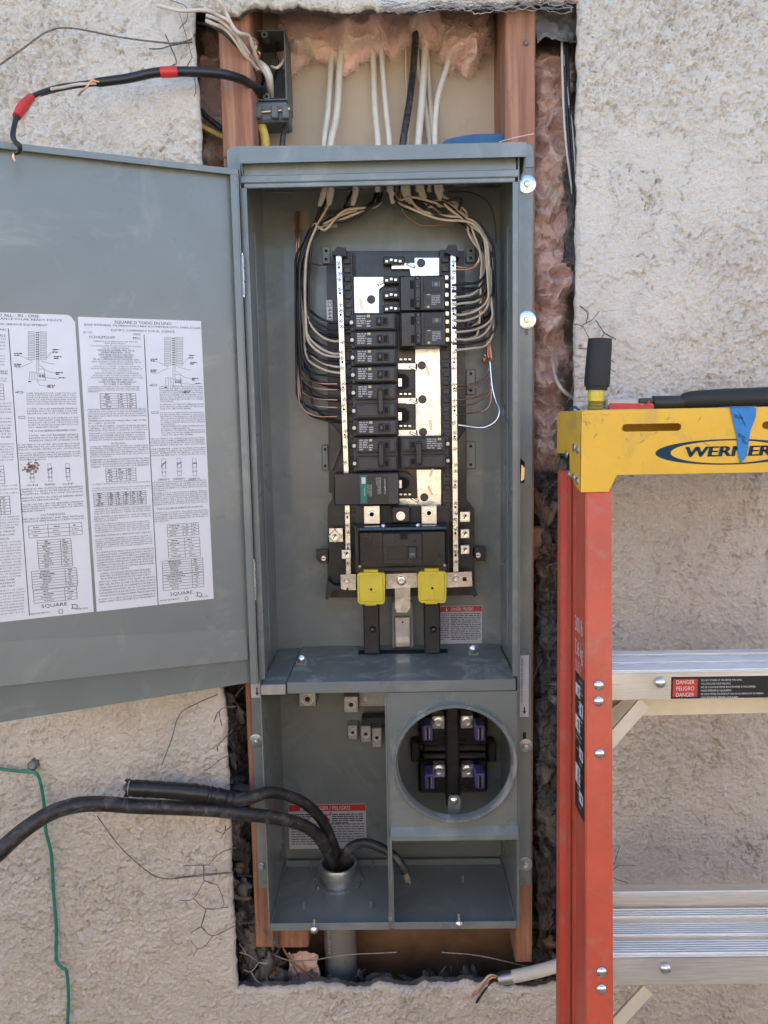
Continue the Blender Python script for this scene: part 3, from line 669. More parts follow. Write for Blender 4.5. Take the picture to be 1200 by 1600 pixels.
lath([[(368, 1104), (350, 1106), (340, 1114), (334, 1128)], [(342, 1112), (346, 1134)], [(364, 1140), (350, 1154), (340, 1166), (340, 1174)], [(362, 1180), (345, 1186), (328, 1200), (318, 1204)], [(364, 1222), (350, 1230)]], -.004, 'rusty_wire', 'row of curled lath wire ends beside the cut edge under the open door')
lath([[(906, 478), (918, 490), (915, 505)], [(895, 506), (910, 510), (920, 528)], [(910, 508), (925, 500), (936, 486)], [(904, 545), (925, 546)], [(902, 592), (920, 590)], [(930, 500), (944, 521)], [(944, 521), (936, 533)], [(944, 521), (962, 531)], [(954, 562), (960, 566)], [(950, 574), (962, 582)], [(895, 560), (897, 590), (892, 615), (884, 632)]], -.004, 'rusty_wire', 'cut lath wire branching on the stucco above and behind the screwdriver')
lath([[(374, 1488), (390, 1494), (404, 1504)], [(404, 1504), (392, 1518), (380, 1516)], [(404, 1504), (418, 1506)], [(392, 1518), (400, 1532), (412, 1538)], [(374, 1474), (384, 1490)]], .03, 'lath_wire', 'bright lath wire over the rubble at the lower left corner of the opening')
lath([[(958, 1352), (966, 1330), (968, 1322)], [(966, 1352), (992, 1352)], [(958, 1360), (966, 1352)], [(958, 1372), (982, 1380)]], -.004, 'rusty_wire', 'forked lath wire right of the red ladder rail above the second step')
lath([[(266, 0), (290, 10), (292, 30), (280, 45)], [(280, 20), (292, 60), (300, 90)], [(258, 55), (275, 95), (268, 104)], [(300, 90), (292, 105)], [(303, 120), (306, 140), (304, 150)]], -.004, 'rusty_wire', 'tangle of thin lath wire around the chipped stucco corner at the upper left')
cable('wire', [(340, 1085, -.004), (310, 1098, -.008), (281, 1116, -.01), (268, 1155, -.008), (253, 1195, -.004)], .0008, 'rusty_wire', 'long bent wire on the stucco directly under the open door', 'wire')
cable('wire', [(152, 1275, -.004), (185, 1320, -.012), (222, 1355, -.012), (252, 1372, -.01), (300, 1370, -.012), (365, 1363, -.004)], .0008, 'rusty_wire', 'long thin wire curving across the stucco below the thick black cables', 'wire')
m = MB()
for k in range(5):
    pts = [P(u, 6 + 6 * math.sin(u * .05 + k * 2) + k * 2, -.006 + .01 * random.random()) for u in range(595, 905, 12)]; m.tube(pts, .0006, 'lath_wire', 4, 3, .0015)
m.build('wire_lath', None, 'bright tangled lath wire along the top edge of the opening', 'wire lath', 'cut ends of wire lath round the opening')
cable('wire', [(780, 222, .03), (800, 216, .02), (834, 209, .02)], .0007, 'wire_white', 'thin pale wire tip across the right stud above the panel', 'wire')

# ================================================================== SERVICE PANEL
sp = thing('electrical_cabinet', (W / 2, .03, 0), 'tall open grey steel electrical service panel set in the wall opening', 'electrical panel')
t_ = .0016
m = MB(); m.box(-.001, W + .001, YB, YB + .002, -.0005, HC - .002, 'steel_paint'); m.build('back_panel', sp)
def side(x, sg, lab):
    m = MB(); m.box(x, x + sg * t_, .0, YB, 0, HC - .002, 'steel_paint')
    m.box(x + sg * .0003, x - sg * .0075, -.0012, .0, ZS + .004, H - .012, 'steel_paint', .0004)       # turned-in lip
    m.box(x, x - sg * .0016, .012, .060, ZS + .02, ZS + .50, 'steel_paint', .0006)  # seam strip
    m.box(x, x - sg * .0022, .085, .089, ZS + .02, H - .05, 'steel_paint', .0006)
    return m.build('side_panel', sp, lab)
side(0, -1, 'left side wall of the box beside the open door'); side(W, 1, 'right side wall of the box beside the ladder')
# roof of the box and hood
m = MB(); m.box(0, W, .0, YB, HC - .0012, HC + .0008, 'steel_paint'); m.build('top_panel', sp)
m = MB()
zt = P(600, 227, -.012).z; z2 = P(600, 250, -.012).z
xL, xR = P(371, 240, -.012).x, P(826, 240, -.012).x
m.prism([(P(355, 240, .028).x, P(355, 266, .028).z), (P(355, 240, .028).x, P(355, 236, .028).z), (P(362, 230, .028).x, P(362, 229, .028).z), (P(826, 230, .028).x, P(826, 226, .028).z), (P(833, 230, .028).x, P(833, 232, .028).z), (P(833, 230, .028).x, P(833, 262, .028).z)], .026, .032, 'steel_paint')
# sloping hood: profile in y,z run across x
def xprism(mb, prof, x0_, x1_, mm):
    n = len(prof); vs_ = [(x0_, y, z) for y, z in prof] + [(x1_, y, z) for y, z in prof]
    area = sum(prof[i][0] * prof[(i + 1) % n][1] - prof[(i + 1) % n][0] * prof[i][1] for i in range(n))
    fr = tuple(range(n)); fs = [tuple(reversed(fr)) if area > 0 else fr, tuple(i + n for i in (fr if area > 0 else tuple(reversed(fr))))]
    for i in range(n):
        j = (i + 1) % n; fs.append((i, j, j + n, i + n) if area > 0 else (j, i, i + n, j + n))
    mb.add(vs_, fs, mm)
xprism(m, [(.026, zt + .004), (-.012, zt), (-.0125, z2), (-.0105, z2), (-.0100, zt - .003), (.026, zt - .001)], xL + .003, xR - .003, 'steel_paint')
for xx in (xL + .003, xR - .005): xprism(m, [(.026, zt + .003), (-.0115, zt - .001), (-.0115, z2), (.0, z2 - .014), (.026, z2 - .016)], xx, xx + .002, 'steel_paint')
m.build('top_hood', sp)
m = MB(); za_, zb_ = P(600, 249, .004).z, P(600, 270, .004).z
m.box(.002, W - .002, .004, .006, H - .006, za_ + .012, 'steel_paint')
m.box(-.0005, W + .0008, -.003, .003, P(600, 281, -.003).z, P(600, 269, -.003).z, 'steel_paint', .0012)
m.box(.004, W - .004, -.001, .0045, P(600, 281, -.003).z - .006, P(600, 281, -.003).z, 'steel_paint', .0008); m.build('front_lip', sp)
# mounting flanges
for xx0, xx1, zz0, zz1, lab in ((-.0205, -.0018, .050, ZS + .02, 'left mounting flange below the open door'), (W + .0018, .4015, .05, H + .045, 'right mounting flange with two large washers')):
    m = MB(); m.box(xx0, xx1, .028, .0305, zz0, zz1, 'steel_paint', .0006); m.build('mounting_flange', sp, lab)
m = MB(); m.box(W + .0017, W + .0030, -.001, .028, 0, H - .01, 'steel_paint'); m.build('side_skin', sp)
def bolt(u, v, Y, R=.0098, mm='zinc', head='gold_zinc'):
    p = P(u, v, Y); m = MB(); m.cyl(p + Vector((0, .0005, .0)), p - Y_ * .0045, .0052, head, 6); m.lathe(p - Y_ * .0045, (0, -1, 0), [(0, .0044), (.0012, .0036), (.0018, 0)], head, 12)
    b_ = m.build('bolt', sp)
    m = MB(); m.lathe(p, (0, -1, 0), [(0, R), (.0012, R), (.0016, R * .94), (.0016, .004), (.0006, .003)], mm, 28); w_ = m.build('washer', sp)
    w_.parent = b_; w_.location = ORG[w_.name] - ORG[b_.name]; return b_
bolt(823, 288, .0275, .0125, 'zinc', 'gold_zinc'); bolt(823, 500, .0275, .0128, 'zinc', 'gold_zinc')
bolt(821, 1165, .0275, .0108, 'galv', 'zinc'); bolt(820, 1350, .0275, .0115, 'galv', 'zinc')
bolt(400, 1157, .0275, .0105, 'galv', 'zinc'); bolt(408, 1353, .0275, .0060, 'galv', 'zinc')
for u, v in ((822, 515), (819, 1148)):
    m = MB(); m.pbox(u - 2, v - 4, u + 3, v + 9, .0279, .029, 'rusty_wire' if v < 600 else 'recess'); m.build('bolt_slot', sp)
# floor, shelf
xd = P(606, 1250, 0).x     # divider
for a, b_, lab in ((.0006, xd - .002, 'left bottom tray with the conduit hole'), (xd + .006, W - .0006, 'right bottom tray')):
    m = MB(); m.box(a, b_, .001, YB, 0, .0016, 'steel_paint'); m.box(a, b_, -.0008, .001, -.0012, .0105, 'steel_paint', .0005)
    m.box(a, a + .0015, .001, YB, .0016, .012, 'steel_paint'); m.box(b_ - .0015, b_, .001, YB, .0016, .012, 'steel_paint')
    m.box(a + .002, b_ - .002, YB - .012, YB - .010, .0016, .012, 'steel_paint'); m.build('floor_tray', sp, lab)
m = MB(); m.box(xd - .0016, xd, -.001, YB, .0, ZS - .005, 'steel_paint'); m.box(xd, xd + .005, .0005, .0025, .0, ZS - .005, 'steel_paint', .0005); m.box(xd + .005, xd + .0062, -.001, .11, .0, .10, 'steel_paint'); m.build('divider', sp)
# shelf: left short piece (bare edge) + main piece with front lip
xs = P(449, 1060, 0).x
m = MB(); m.box(xs, W - .003, -.003, YB - .002, ZS - .0015, ZS, 'steel_dusty', .0004); m.box(xs, W - .003, -.0045, -.003, ZS - .0165, ZS, 'steel_paint', .0006); m.build('shelf', sp, 'dusty steel shelf crossing the middle of the panel')
m = MB(); m.box(.0022, xs - .0025, -.003, YB - .002, ZS - .004, ZS - .0025, 'steel_dusty', .0004); m.box(.001, xs - .0025, -.0045, -.003, ZS - .018, ZS - .003, 'steel_cut', .0006); m.build('shelf_end_piece', sp, 'small end piece of the shelf with a bare metal front edge')
# dome screws on the shelf
for u, v in ((471, 1036), (740, 1020)):
    q_ = PZ(u, v, ZS + .004); m = MB()
    m.box(q_.x - .0085, q_.x + .0085, q_.y - .001, q_.y + .001, ZS, ZS + .012, 'steel_paint', .0005); c_ = Vector((q_.x, q_.y - .001, ZS + .011))
    m.build('screw_tab', sp)
    m = MB(); m.lathe(c_, (0, -1, 0), [(0, .0072), (.0025, .0068), (.0045, .0045), (.0056, 0)], 'zinc', 18); m.build('dome_screw', sp)
m = MB(); a_, b_ = PZ(560, 1020, ZS), PZ(700, 1020, ZS); m.box(a_.x, b_.x, a_.y - .009, a_.y + .010, ZS + .0002, ZS + .0012, 'recess'); m.build('shelf_slot', sp)
# embossed rib at the shelf right and ribs on the back wall
for (u0, v0, u1, v1) in ((728, 577, 743, 617), (728, 690, 743, 733), (728, 385, 743, 410), (503, 385, 516, 412), (503, 695, 513, 735), (728, 500, 743, 520)):
    m = MB(); m.pbox(u0, v0, u1, v1, .170, YB, 'steel_paint', .0012)
    for vv in (v0 + 7, v1 - 7):
        p = P((u0 + u1) / 2, vv, .170); m.cyl(p + Y_ * .001, p - Y_ * .0012, .0024, 'recess', 8)
    m.build('mounting_tab', sp)
m = MB()
for uu in (421, 424): m.pbox(uu, 400, uu + 1.2, 470, .10, .103, 'alu_dull', .0003)
# bottom hardware
for u, v in ((491, 1452), (717, 1443)):
    p = P(u, v, -.003); m = MB(); m.cyl(p + Vector((0, .004, .014)), p + Vector((0, .001, .001)), .0024, 'zinc', 10); m.lathe(p + Y_ * .0, (0, -1, 0), [(0, .0060), (.003, .0056), (.005, .0035), (.006, 0)], 'zinc', 16); m.build('tray_screw', sp)
p = P(610, 1433, 0); m = MB(); m.cyl(p + Y_ * .003, p - Y_ * .004, .0034, 'zinc', 10); m.build('tray_screw', sp)
for u, v in ((487, 1356), (475, 1419), (580, 1418), (582, 1355), (723, 1378)):
    q_ = PZ(u, v, .002); m = MB(); m.cyl(q_, q_ + Z_ * .012, .0022, 'steel_paint', 10); m.build('tray_stud', sp)
# meter cover with round opening
mc = MB(); cxm = P(710, 1190, -.002); Rm = .0875
mz0, mz1 = P(710, 1308, -.004).z, ZS - .018
mc.plate_hole(xd + .0045, W - .0005, mz0 + .016, mz1, cxm.x, cxm.z, Rm - .004, -.002, -.0005, 'steel_paint')
xprism(mc, [(-.002, mz0 + .016), (-.011, mz0 + .006), (-.0115, mz0 - .001), (-.010, mz0 - .001), (-.0095, mz0 + .006), (-.0005, mz0 + .0175)], xd + .0035, W + .0005, 'steel_paint')
mcv = mc.build('meter_cover', sp, 'flat steel meter cover with a round opening')
r_ = MB(); pr = [(0, Rm - .004), (.004, Rm - .003), (.010, Rm - .0022), (.0125, Rm - .0005), (.0125, Rm + .0015), (.010, Rm + .0035), (.004, Rm + .003), (-.0002, Rm + .0055)]
r_.lathe((cxm.x, -.002, cxm.z), (0, -1, 0), pr, 'galv' if False else 'steel_dusty', 72); ro = r_.build('meter_ring', mcv)
# labels on the panel
def flat_label(mb, x0, z0, x1, z1, y, mm): mb.box(x0, x1, y, y + .0004, z0, z1, mm)
def sign(u0, v0, u1, v1, Y, parent, title, seed, fig):
    a = P(u0, v0, Y); c = P(u1, v1, Y); mb = MB(); flat_label(mb, a.x, c.z, c.x, a.z, Y - .0004, 'paper_dim'); y = Y - .0008; hh = a.z - c.z; ww = c.x - a.x
    mb.box(a.x + .0006, c.x - .0006, y, y + .0002, a.z - hh * .155, a.z - .0008, 'red_print')
    text(mb, title, ((a.x + c.x) / 2 + ww * .04, y - .0003, a.z - hh * .125), X_, Z_, hh * .085, 'decal_white', width=ww * .52, center=True, res=3)
    tx = a.x + ww * .15; tz = a.z - hh * .13; mb.add([(tx, y - .0003, tz), (tx + ww * .05, y - .0003, tz), (tx + ww * .025, y - .0003, tz + hh * .1)], [(0, 1, 2)], 'decal_white')
    pit = hh * .048
    if fig:
        scribble(mb, (a.x + ww * .03, y - .0001, a.z - hh * .24), X_, Z_, ww * .38, 3, pit, 'ink', .55, seed)
        scribble(mb, (a.x + ww * .03, y - .0001, a.z - hh * .46), X_, Z_, ww * .94, 9, pit * 1.15, 'ink_soft', .45, seed + 1)
        scribble(mb, (a.x + ww * .56, y - .0001, a.z - hh * .24), X_, Z_, ww * .40, 5, pit, 'ink', .5, seed + 3)
        cx, cz = a.x + ww * .5, a.z - hh * .27   # falling figure with a bolt
        for (x0_, z0_, x1_, z1_) in ((-.03, .05, .0, -.03), (.0, -.03, -.05, -.10), (.0, -.03, .04, -.11), (-.015, .02, .05, .05), (-.02, .03, -.06, .0), (.055, .10, .03, .03)):
            p0 = Vector((cx + x0_ * ww, y - .0004, cz + z0_ * hh)); p1 = Vector((cx + x1_ * ww, y - .0004, cz + z1_ * hh)); dd = (p1 - p0).normalized(); nn = Vector((-dd.z, 0, dd.x)) * ww * .009
            mb.quad([p0 - nn, p1 - nn, p1 + nn, p0 + nn], 'red_print')
    else:
        scribble(mb, (a.x + ww * .02, y - .0001, a.z - hh * .22), X_, Z_, ww * .22, 15, pit, 'ink_soft', .5, seed)
        scribble(mb, (a.x + ww * .27, y - .0001, a.z - hh * .22), X_, Z_, ww * .70, 15, pit, 'ink', .45, seed + 5)
    return mb.build('warning_label', parent)
sign(450, 1257, 573, 1325, YB - .0004, sp, 'DANGER / PELIGRO', 3, True)
sign(686, 947, 753, 1005, YB - .0004, sp, 'DANGER / PELIGRO', 9, False)
# narrow arrow labels
a = P(812.5, 1024, .0275); c = P(826, 1120, .0275); m = MB(); m.box(a.x, c.x, .0272, .0276, c.z, a.z, 'paper_dim')
text(m, 'KWH METER OPENING THIS SIDE OF LINE', (a.x + .0042, .0269, a.z - .076 + .002), Z_, -X_, .0028, 'ink', width=.070); 
xx = (a.x + c.x) / 2; zz = c.z + .004
m.quad([(xx - .0011, .0269, zz + .0045), (xx + .0011, .0269, zz + .0045), (xx + .0011, .0269, zz + .0115), (xx - .0011, .0269, zz + .0115)], 'ink'); m.add([(xx, .0269, zz), (xx + .003, .0269, zz + .005), (xx - .003, .0269, zz + .005)], [(0, 1, 2)], 'ink'); m.build('arrow_label', sp)
a = P(392, 1068, .0275); c = P(407, 1090, .0275); m = MB(); m.box(a.x, c.x, .0272, .0276, c.z, a.z, 'paper_dim'); xx = (a.x * .35 + c.x * .65); zz = c.z + .003
m.quad([(xx - .001, .0269, zz + .004), (xx + .001, .0269, zz + .004), (xx + .001, .0269, zz + .013), (xx - .001, .0269, zz + .013)], 'ink'); m.add([(xx, .0269, zz), (xx + .003, .0269, zz + .005), (xx - .003, .0269, zz + .005)], [(0, 1, 2)], 'ink'); m.build('arrow_label', sp)
# small sticker and slot on the right wall
m = MB(); zz0, zz1 = P(804, 733, .06).z, P(804, 702, .06).z; m.box(W - .0006, W - .0002, .012, .036, zz0, zz1, 'paper_dim'); scribble(m, (W - .0008, .014, zz1 - .004), (0, 1, 0), (0, 0, 1), .02, 5, .0045, 'ink_soft', .5, 4); m.build('part_sticker', sp)
m = MB(); m.pprism([(813, 716), (820, 722), (819, 738), (820, 754), (813, 755)], .0268, .0279, 'recess'); m.build('latch_hole', sp)
m = MB(); m.pprism([(815, 726), (819.5, 731), (819, 749), (814, 752)], .0255, .0267, 'gold_zinc'); m.build('latch_tongue', sp)
for uu, vv in ((797, 735), (801, 741), (795, 746)):
    m = MB(); pp = P(804, vv, .03); m.cyl((W - .0003, .02 + (uu - 795) * .004, pp.z), (W - .0010, .02 + (uu - 795) * .004, pp.z), .0022, 'recess', 8); m.build('wall_knockout', sp)
# knockout plates / lug posts in the lower left chamber
def lugblock(parent, u0, v0, u1, v1, Yf, Yb, hole=True, mm='alu_dull', name='lug'):
    m = MB(); m.pbox(u0, v0, u1, v1, Yf, Yb, mm, .0012); o = m.build(name, parent); cc = P((u0 + u1) / 2, (v0 + v1) / 2, Yf)
    if hole:
        R2 = (P(u1, v0, Yf).x - P(u0, v0, Yf).x) * .36; m = MB(); m.lathe(cc - Y_ * .0001, (0, -1, 0), [(0, R2), (.0012, R2), (.0012, R2 * .75), (-.003, R2 * .7), (-.003, 0)], 'zinc', 16)
        m.cyl(cc + Y_ * .003, cc - Y_ * .0003, R2 * .45, 'recess', 6); s2 = m.build('lug_screw', parent); s2.parent = o; s2.location = ORG[s2.name] - ORG[o.name]
    return o
for a in ((467, 1081, 494, 1104, .12, .165), (537, 1088, 560, 1114, .11, .16), (543, 1133, 559, 1156, .155, YB), (563, 1134, 580, 1160, .14, .17), (581, 1137, 597, 1168, .13, .168)): lugblock(sp, *a)
m = MB(); m.pbox(560, 1078, 604, 1104, .15, .155, 'alu_dull', .001); p = P(571, 1092, .15); m.cyl(p, p - Y_ * .003, .004, 'zinc', 6); m.build('neutral_plate', sp)
m = MB(); m.pbox(537, 1079, 560, 1089, .112, .17, 'black_plastic', .001); m.build('insulator', sp); m = MB(); m.pbox(565, 1120, 604, 1136, .150, .17, 'black_plastic', .002); m.build('insulator', sp)

# ---- meter socket: black block with four jaws
ms = thing('meter_socket', P(710, 1275, .15), 'black meter socket block with four purple jaws behind the round opening', 'meter socket')
m = MB(); m.pbox(654, 1112, 762, 1166, .135, .175, 'black_gloss', .004); m.pbox(654, 1186, 762, 1240, .135, .175, 'black_gloss', .004); m.pbox(697, 1105, 718, 1262, .118, .17, 'black_plastic', .003)
m.pbox(662, 1166, 760, 1174, .125, .17, 'black_plastic', .002); m.pbox(662, 1178, 760, 1186, .125, .17, 'black_plastic', .002); m.build('socket_base', ms)
for u in (648, 768):
    m = MB(); m.pbox(u - 6, 1160, u + 8, 1192, .15, YB, 'black_plastic', .003); m.build('side_insulator', ms)
for u, v in ((668, 1145), (750, 1145), (671, 1221), (750, 1220)):
    p = P(u, v, .085); m = MB(); m.cbox((p.x, .10, p.z), (.0078, .018, .0125), 'jaw_purple', .002); j_ = m.build('jaw_guard', ms)
    m = MB()
    for dx in (-.0028, .0028): m.cbox((p.x + dx, .094, p.z), (.0009, .014, .0085), 'tin', .0003)
    m.cbox((p.x, .0815, p.z), (.0018, .0004, .010), 'recess'); m.build('jaw_blade', ms)
for u, v in ((685, 1130), (730, 1129), (686, 1206), (731, 1206)):
    p = P(u, v, .105); m = MB(); m.cbox((p.x, .118, p.z), (.0105, .010, .0115), 'tin', .0015); l_ = m.build('socket_lug', ms)
    m = MB(); m.lathe((p.x, .108, p.z), (0, -1, 0), [(0, .0085), (.003, .0085), (.0035, .0070), (.0035, .0045), (.001, .0042), (.001, 0)], 'zinc', 18); m.build('lug_screw', ms)
p = P(709, 1252, .04); m = MB(); m.pprism([(700, 1250), (703, 1243), (716, 1243), (720, 1250), (719, 1272), (700, 1272)], .030, .032, 'steel_paint'); m.build('ring_tab', ms)
m = MB(); m.lathe(P(709, 1251, .030), (0, -1, 0), [(0, .0066), (.002, .006), (.004, .003), (.0045, 0)], 'zinc', 16); m.build('tab_screw', ms)

# ---- door swung open to the left
HX, HY = -.0045, -.006; ang = R_(180 + 25.3); dv = Vector((math.cos(ang), math.sin(ang), 0)); dn = Vector((-dv.y, dv.x, 0))
if dn.y > 0: dn = -dn
DR = Matrix(((-dv.x, dn.x * -1, 0), (-dv.y, dn.y * -1, 0), (0, 0, 1)))   # local x to the right, y into the door
DZ0, DZ1, DWd = .3945, 1.1065, .385
hinge = Vector((HX, HY, 0))
DT = Matrix.Translation(hinge) @ DR.to_4x4()          # local: x=-DWd..0, y=0 inner skin, y>0 away, z
door = MB(); door.T = DT
door.box(-DWd, -.001, 0, .0016, DZ0, DZ1, 'steel_paint')
door.box(-DWd, -.0, -.010, .0, DZ1 - .0016, DZ1, 'steel_paint', .0004)        # top return
door.box(-DWd, 0, -.0105, -.0088, DZ1 - .008, DZ1, 'steel_paint', .0004)
door.box(-.0018, 0, -.010, 0, DZ0, DZ1 - .002, 'steel_paint', .0003)            # hinge side return
door.box(-.011, -.002, -.0102, -.0088, DZ0, DZ1 - .002, 'steel_paint', .0004)
# bottom: crease then slightly raised skirt
fs_ = [(-DWd, -.0001, DZ0 + .110), (-.012, -.0001, DZ0 + .080), (-.012, -.0036, DZ0 + .036), (-DWd, -.0036, DZ0 + .050), (-.012, -.0003, DZ0 + .031), (-DWd, -.0003, DZ0 + .045), (-.012, -.0003, DZ0), (-DWd, -.0003, DZ0)]
door.add(fs_, [(0, 3, 2, 1), (3, 5, 4, 2), (5, 7, 6, 4)], 'steel_paint')
do = door.build('door', sp, 'open steel door swung to the left with two printed labels')
for u, v0, v1 in ((379, 398, 462), (397, 876, 935)):
    m = MB(); a = P(u, v0, -.010); c = P(u, v1, -.010)
    n_k = 3; 
    for k in range(n_k):
        z0_ = lerp(a.z, c.z, k / n_k + .02); z1_ = lerp(a.z, c.z, (k + 1) / n_k - .02); m.cyl((a.x - .0005, -.010, z0_), (a.x - .0005, -.010, z1_), .0028, 'galv', 12)
    m.cyl((a.x - .0005, -.010, a.z + .002), (a.x - .0005, -.010, c.z - .002), .0013, 'zinc', 8); m.build('hinge', sp)
m = MB(); m.cyl((.0015, .03, P(392, 400, .03).z), (.0015, .03, P(392, 472, .03).z), .0011, 'galv', 8); m.build('hinge_rod', sp)
# labels on the door: coordinates measured on the door plane
DN = DR @ Vector((0, -1, 0))
def D(u, v):
    p = PN(u, v, hinge + DN * .0004, DN) - hinge; return p.dot(DR @ X_), p.z
Dx = DR @ X_
def dp(a, z, o=.0006): return hinge + Dx * a + Z_ * z + DN * o
def dline(mb, txt, u0, v0, u1, h, mm='ink', fit=True, res=1):
    """a line of print whose base starts at pixel u0,v0 and ends at u1"""
    a0, z0_ = D(u0, v0); a1, _ = D(u1, v0 + (u1 - u0) * .03); hh = abs(D(u0, v0)[1] - D(u0, v0 - h)[1])
    text(mb, txt, dp(a0, z0_), Dx, Z_, hh, mm, width=(a1 - a0) if fit else None, res=res)
def dpara(mb, lines, u0, v0, u1, v1, mm='ink', du=0, slope=.03):
    """lines justified over u0..u1 from v0 (first base) to v1 (last base)"""
    n = len(lines); a0, za0 = D(u0, v0); a1, _ = D(u1, v0 + (u1 - u0) * slope); _, zb0 = D(u0 + du, v1); a0b, _ = D(u0 + du, v1)
    pit = (za0 - zb0) / max(1, n - 1) if n > 1 else .004; hh = min(pit * .62, .0031)
    for i, l in enumerate(lines):
        f = i / max(1, n - 1); wd = (a1 - a0); wd_ = wd if (i < n - 1 or len(l) > .75 * max(len(x) for x in lines)) else wd * len(l) / max(len(x) for x in lines)
        text(mb, l, dp(a0, za0 - i * pit), Dx, Z_, hh, mm, width=wd_, res=1)
def drule(mb, u0, v0, u1, v1, w_=.0005, mm='ink'):
    a0, z0_ = D(u0, v0); a1, z1_ = D(u1, v1); p0, p1 = dp(a0, z0_), dp(a1, z1_); d = (p1 - p0).normalized(); nn = d.cross(DN).normalized() * w_
    mb.quad([p0 - nn, p1 - nn, p1 + nn, p0 + nn], mm)
def dtable(mb, u0, v0, u1, v1, rows, cols, seed=0, head=2):
    a0, z0_ = D(u0, v0); a1 = D(u1, v0 + (u1 - u0) * .03)[0]; z1_ = D(u0, v1)[1]; rnd_ = random.Random(seed)
    def q4(xa_, za_, xb_, zb_, mm, o=.0006): mb.quad([dp(xa_, za_, o), dp(xb_, za_, o), dp(xb_, zb_, o), dp(xa_, zb_, o)], mm)
    w_ = .0003
    for r in range(rows + 1):
        z = lerp(z0_, z1_, r / rows); q4(a0, z - w_, a1, z + w_, 'ink_soft')
    cs = [0] + cols + [1]
    for c in cs: x = lerp(a0, a1, c); q4(x - w_, z0_, x + w_, z1_, 'ink_soft')
    rh = (z0_ - z1_) / rows
    for r in range(rows):
        for ca, cb in zip(cs, cs[1:]):
            xa_, xb_ = lerp(a0, a1, ca), lerp(a0, a1, cb); L_ = (xb_ - xa_) * rnd_.uniform(.35, .75); xm = (xa_ + xb_) / 2; zz = z0_ - rh * (r + .62)
            scribble(mb, dp(xm - L_ / 2, zz), Dx, Z_, L_, 1, .0018, 'ink' if r < head else 'ink_soft', .6, seed + r * 7 + int(ca * 9), 1)
def dbox(mb, u0, v0, u1, v1, mm='ink', w_=.0003, fill=None):
    a0, z0_ = D(u0, v0); a1, z1_ = D(u1, v1)
    if fill: mb.quad([dp(a0, z1_, .0006), dp(a1, z1_, .0006), dp(a1, z0_, .0006), dp(a0, z0_, .0006)], fill)
    for (xa_, za_, xb_, zb_) in ((a0, z0_, a1, z0_), (a0, z1_, a1, z1_), (a0, z0_, a0, z1_), (a1, z0_, a1, z1_)):
        mb.quad([dp(min(xa_, xb_) - w_, min(za_, zb_) - w_), dp(max(xa_, xb_) + w_, min(za_, zb_) - w_), dp(max(xa_, xb_) + w_, max(za_, zb_) + w_), dp(min(xa_, xb_) - w_, max(za_, zb_) + w_)], mm)
def schematic(mb, u, v):
    """wiring diagram: breaker ladder with leader lines; u,v = its top left"""
    for c in (0, 18.5):
        for r in range(12): dbox(mb, u + c, v + r * 3.75, u + c + 10, v + r * 3.75 + 2.6, 'ink_soft', .00018)
    for r in range(12):
        drule(mb, u + 12, v + 1.5 + r * 3.75, u + 17, v + 1.7 + r * 3.75, .0004)
    drule(mb, u + 13, v, u + 13.5, v + 50, .0002); drule(mb, u + 16, v, u + 16.5, v + 50, .0002)
    for (a, b_, c, d) in ((13, 50, 13.5, 66), (16, 50, 16.5, 66), (16, 58, 25, 59), (25, 59, 25.5, 70), (2, 63, 13, 64), (2, 63, 2, 76), (6, 64, 6, 76), (10, 64, 10, 76), (17, 52, 30, 62), (30, 62, 46, 66), (20, 46, 34, 50), (34, 50, 42, 51),
                          (28, 42, 35, 34), (35, 34, 42, 30), (6, 46, -12, 38), (6, 48, -12, 56), (-12, 38, -20, 37.5), (-12, 56, -20, 56), (24, 72, 48, 74), (12, 74, 18, 84), (18, 84, 34, 86)): drule(mb, u + a, v + b_, u + c, v + d, .0002, 'ink_soft')
    dbox(mb, u + 14, v + 66, u + 27, v + 76, 'ink_soft', .0002); dbox(mb, u + 17, v + 68, u + 20, v + 71, 'ink', .0004); dbox(mb, u + 22, v + 68, u + 25, v + 71, 'ink', .0004)
    for (a, b_, n_) in ((-22, 35, 2), (-22, 52, 2), (38, 29, 1), (38, 33, 1), (40, 40, 2), (43, 65, 2), (48, 73, 1), (30, 85, 2), (0, 79, 1)):
        x, z = D(u + a, v + b_); scribble(mb, dp(x, z), Dx, Z_, .009, n_, .0021, 'ink', .6, int(a * 3 + b_))
def toggles(mb, spots, names):
    for (u, v), nm, k in zip(spots, names, (0, 1, 2)):
        dbox(mb, u - 3.5, v, u + 3.5, v + 27, 'ink_soft', .0002); dbox(mb, u - 3.5, v + 7, u + 3.5, v + 14, 'ink_soft', .0002); dbox(mb, u - 3.5, v + 20, u + 3.5, v + 21, 'ink_soft', .0002)
        drule(mb, u - 4.5 + k, v + 12 - 2 * k, u + 3.5, v + 4 + 2 * k, .0007, 'ink_soft'); dline(mb, nm, u - 9, v + 34, u + 9, 3.0)
def squared(mb, u0, v0, u1, h):
    """maker's word mark and boxed letter at the foot of the label"""
    dline(mb, 'SQUARE', u0, v0, u0 + (u1 - u0) * .72, h, 'ink', True, 2); f = u0 + (u1 - u0) * .82
    sl = 0.0
    drule(mb, f, v0 - h, u1 - 2, v0 - h + .2, .0004); drule(mb, f, v0 + .3, u1 - 2, v0 + .5, .0004); drule(mb, f + 2.5, v0 - h, f + 2.5, v0, .0004); drule(mb, u1, v0 - h + 1.5, u1, v0 - 1.2, .0004); drule(mb, u1 - 2, v0 - h, u1, v0 - h + 1.5, .0003); drule(mb, u1 - 2, v0 + .4, u1, v0 - 1.2, .0003)
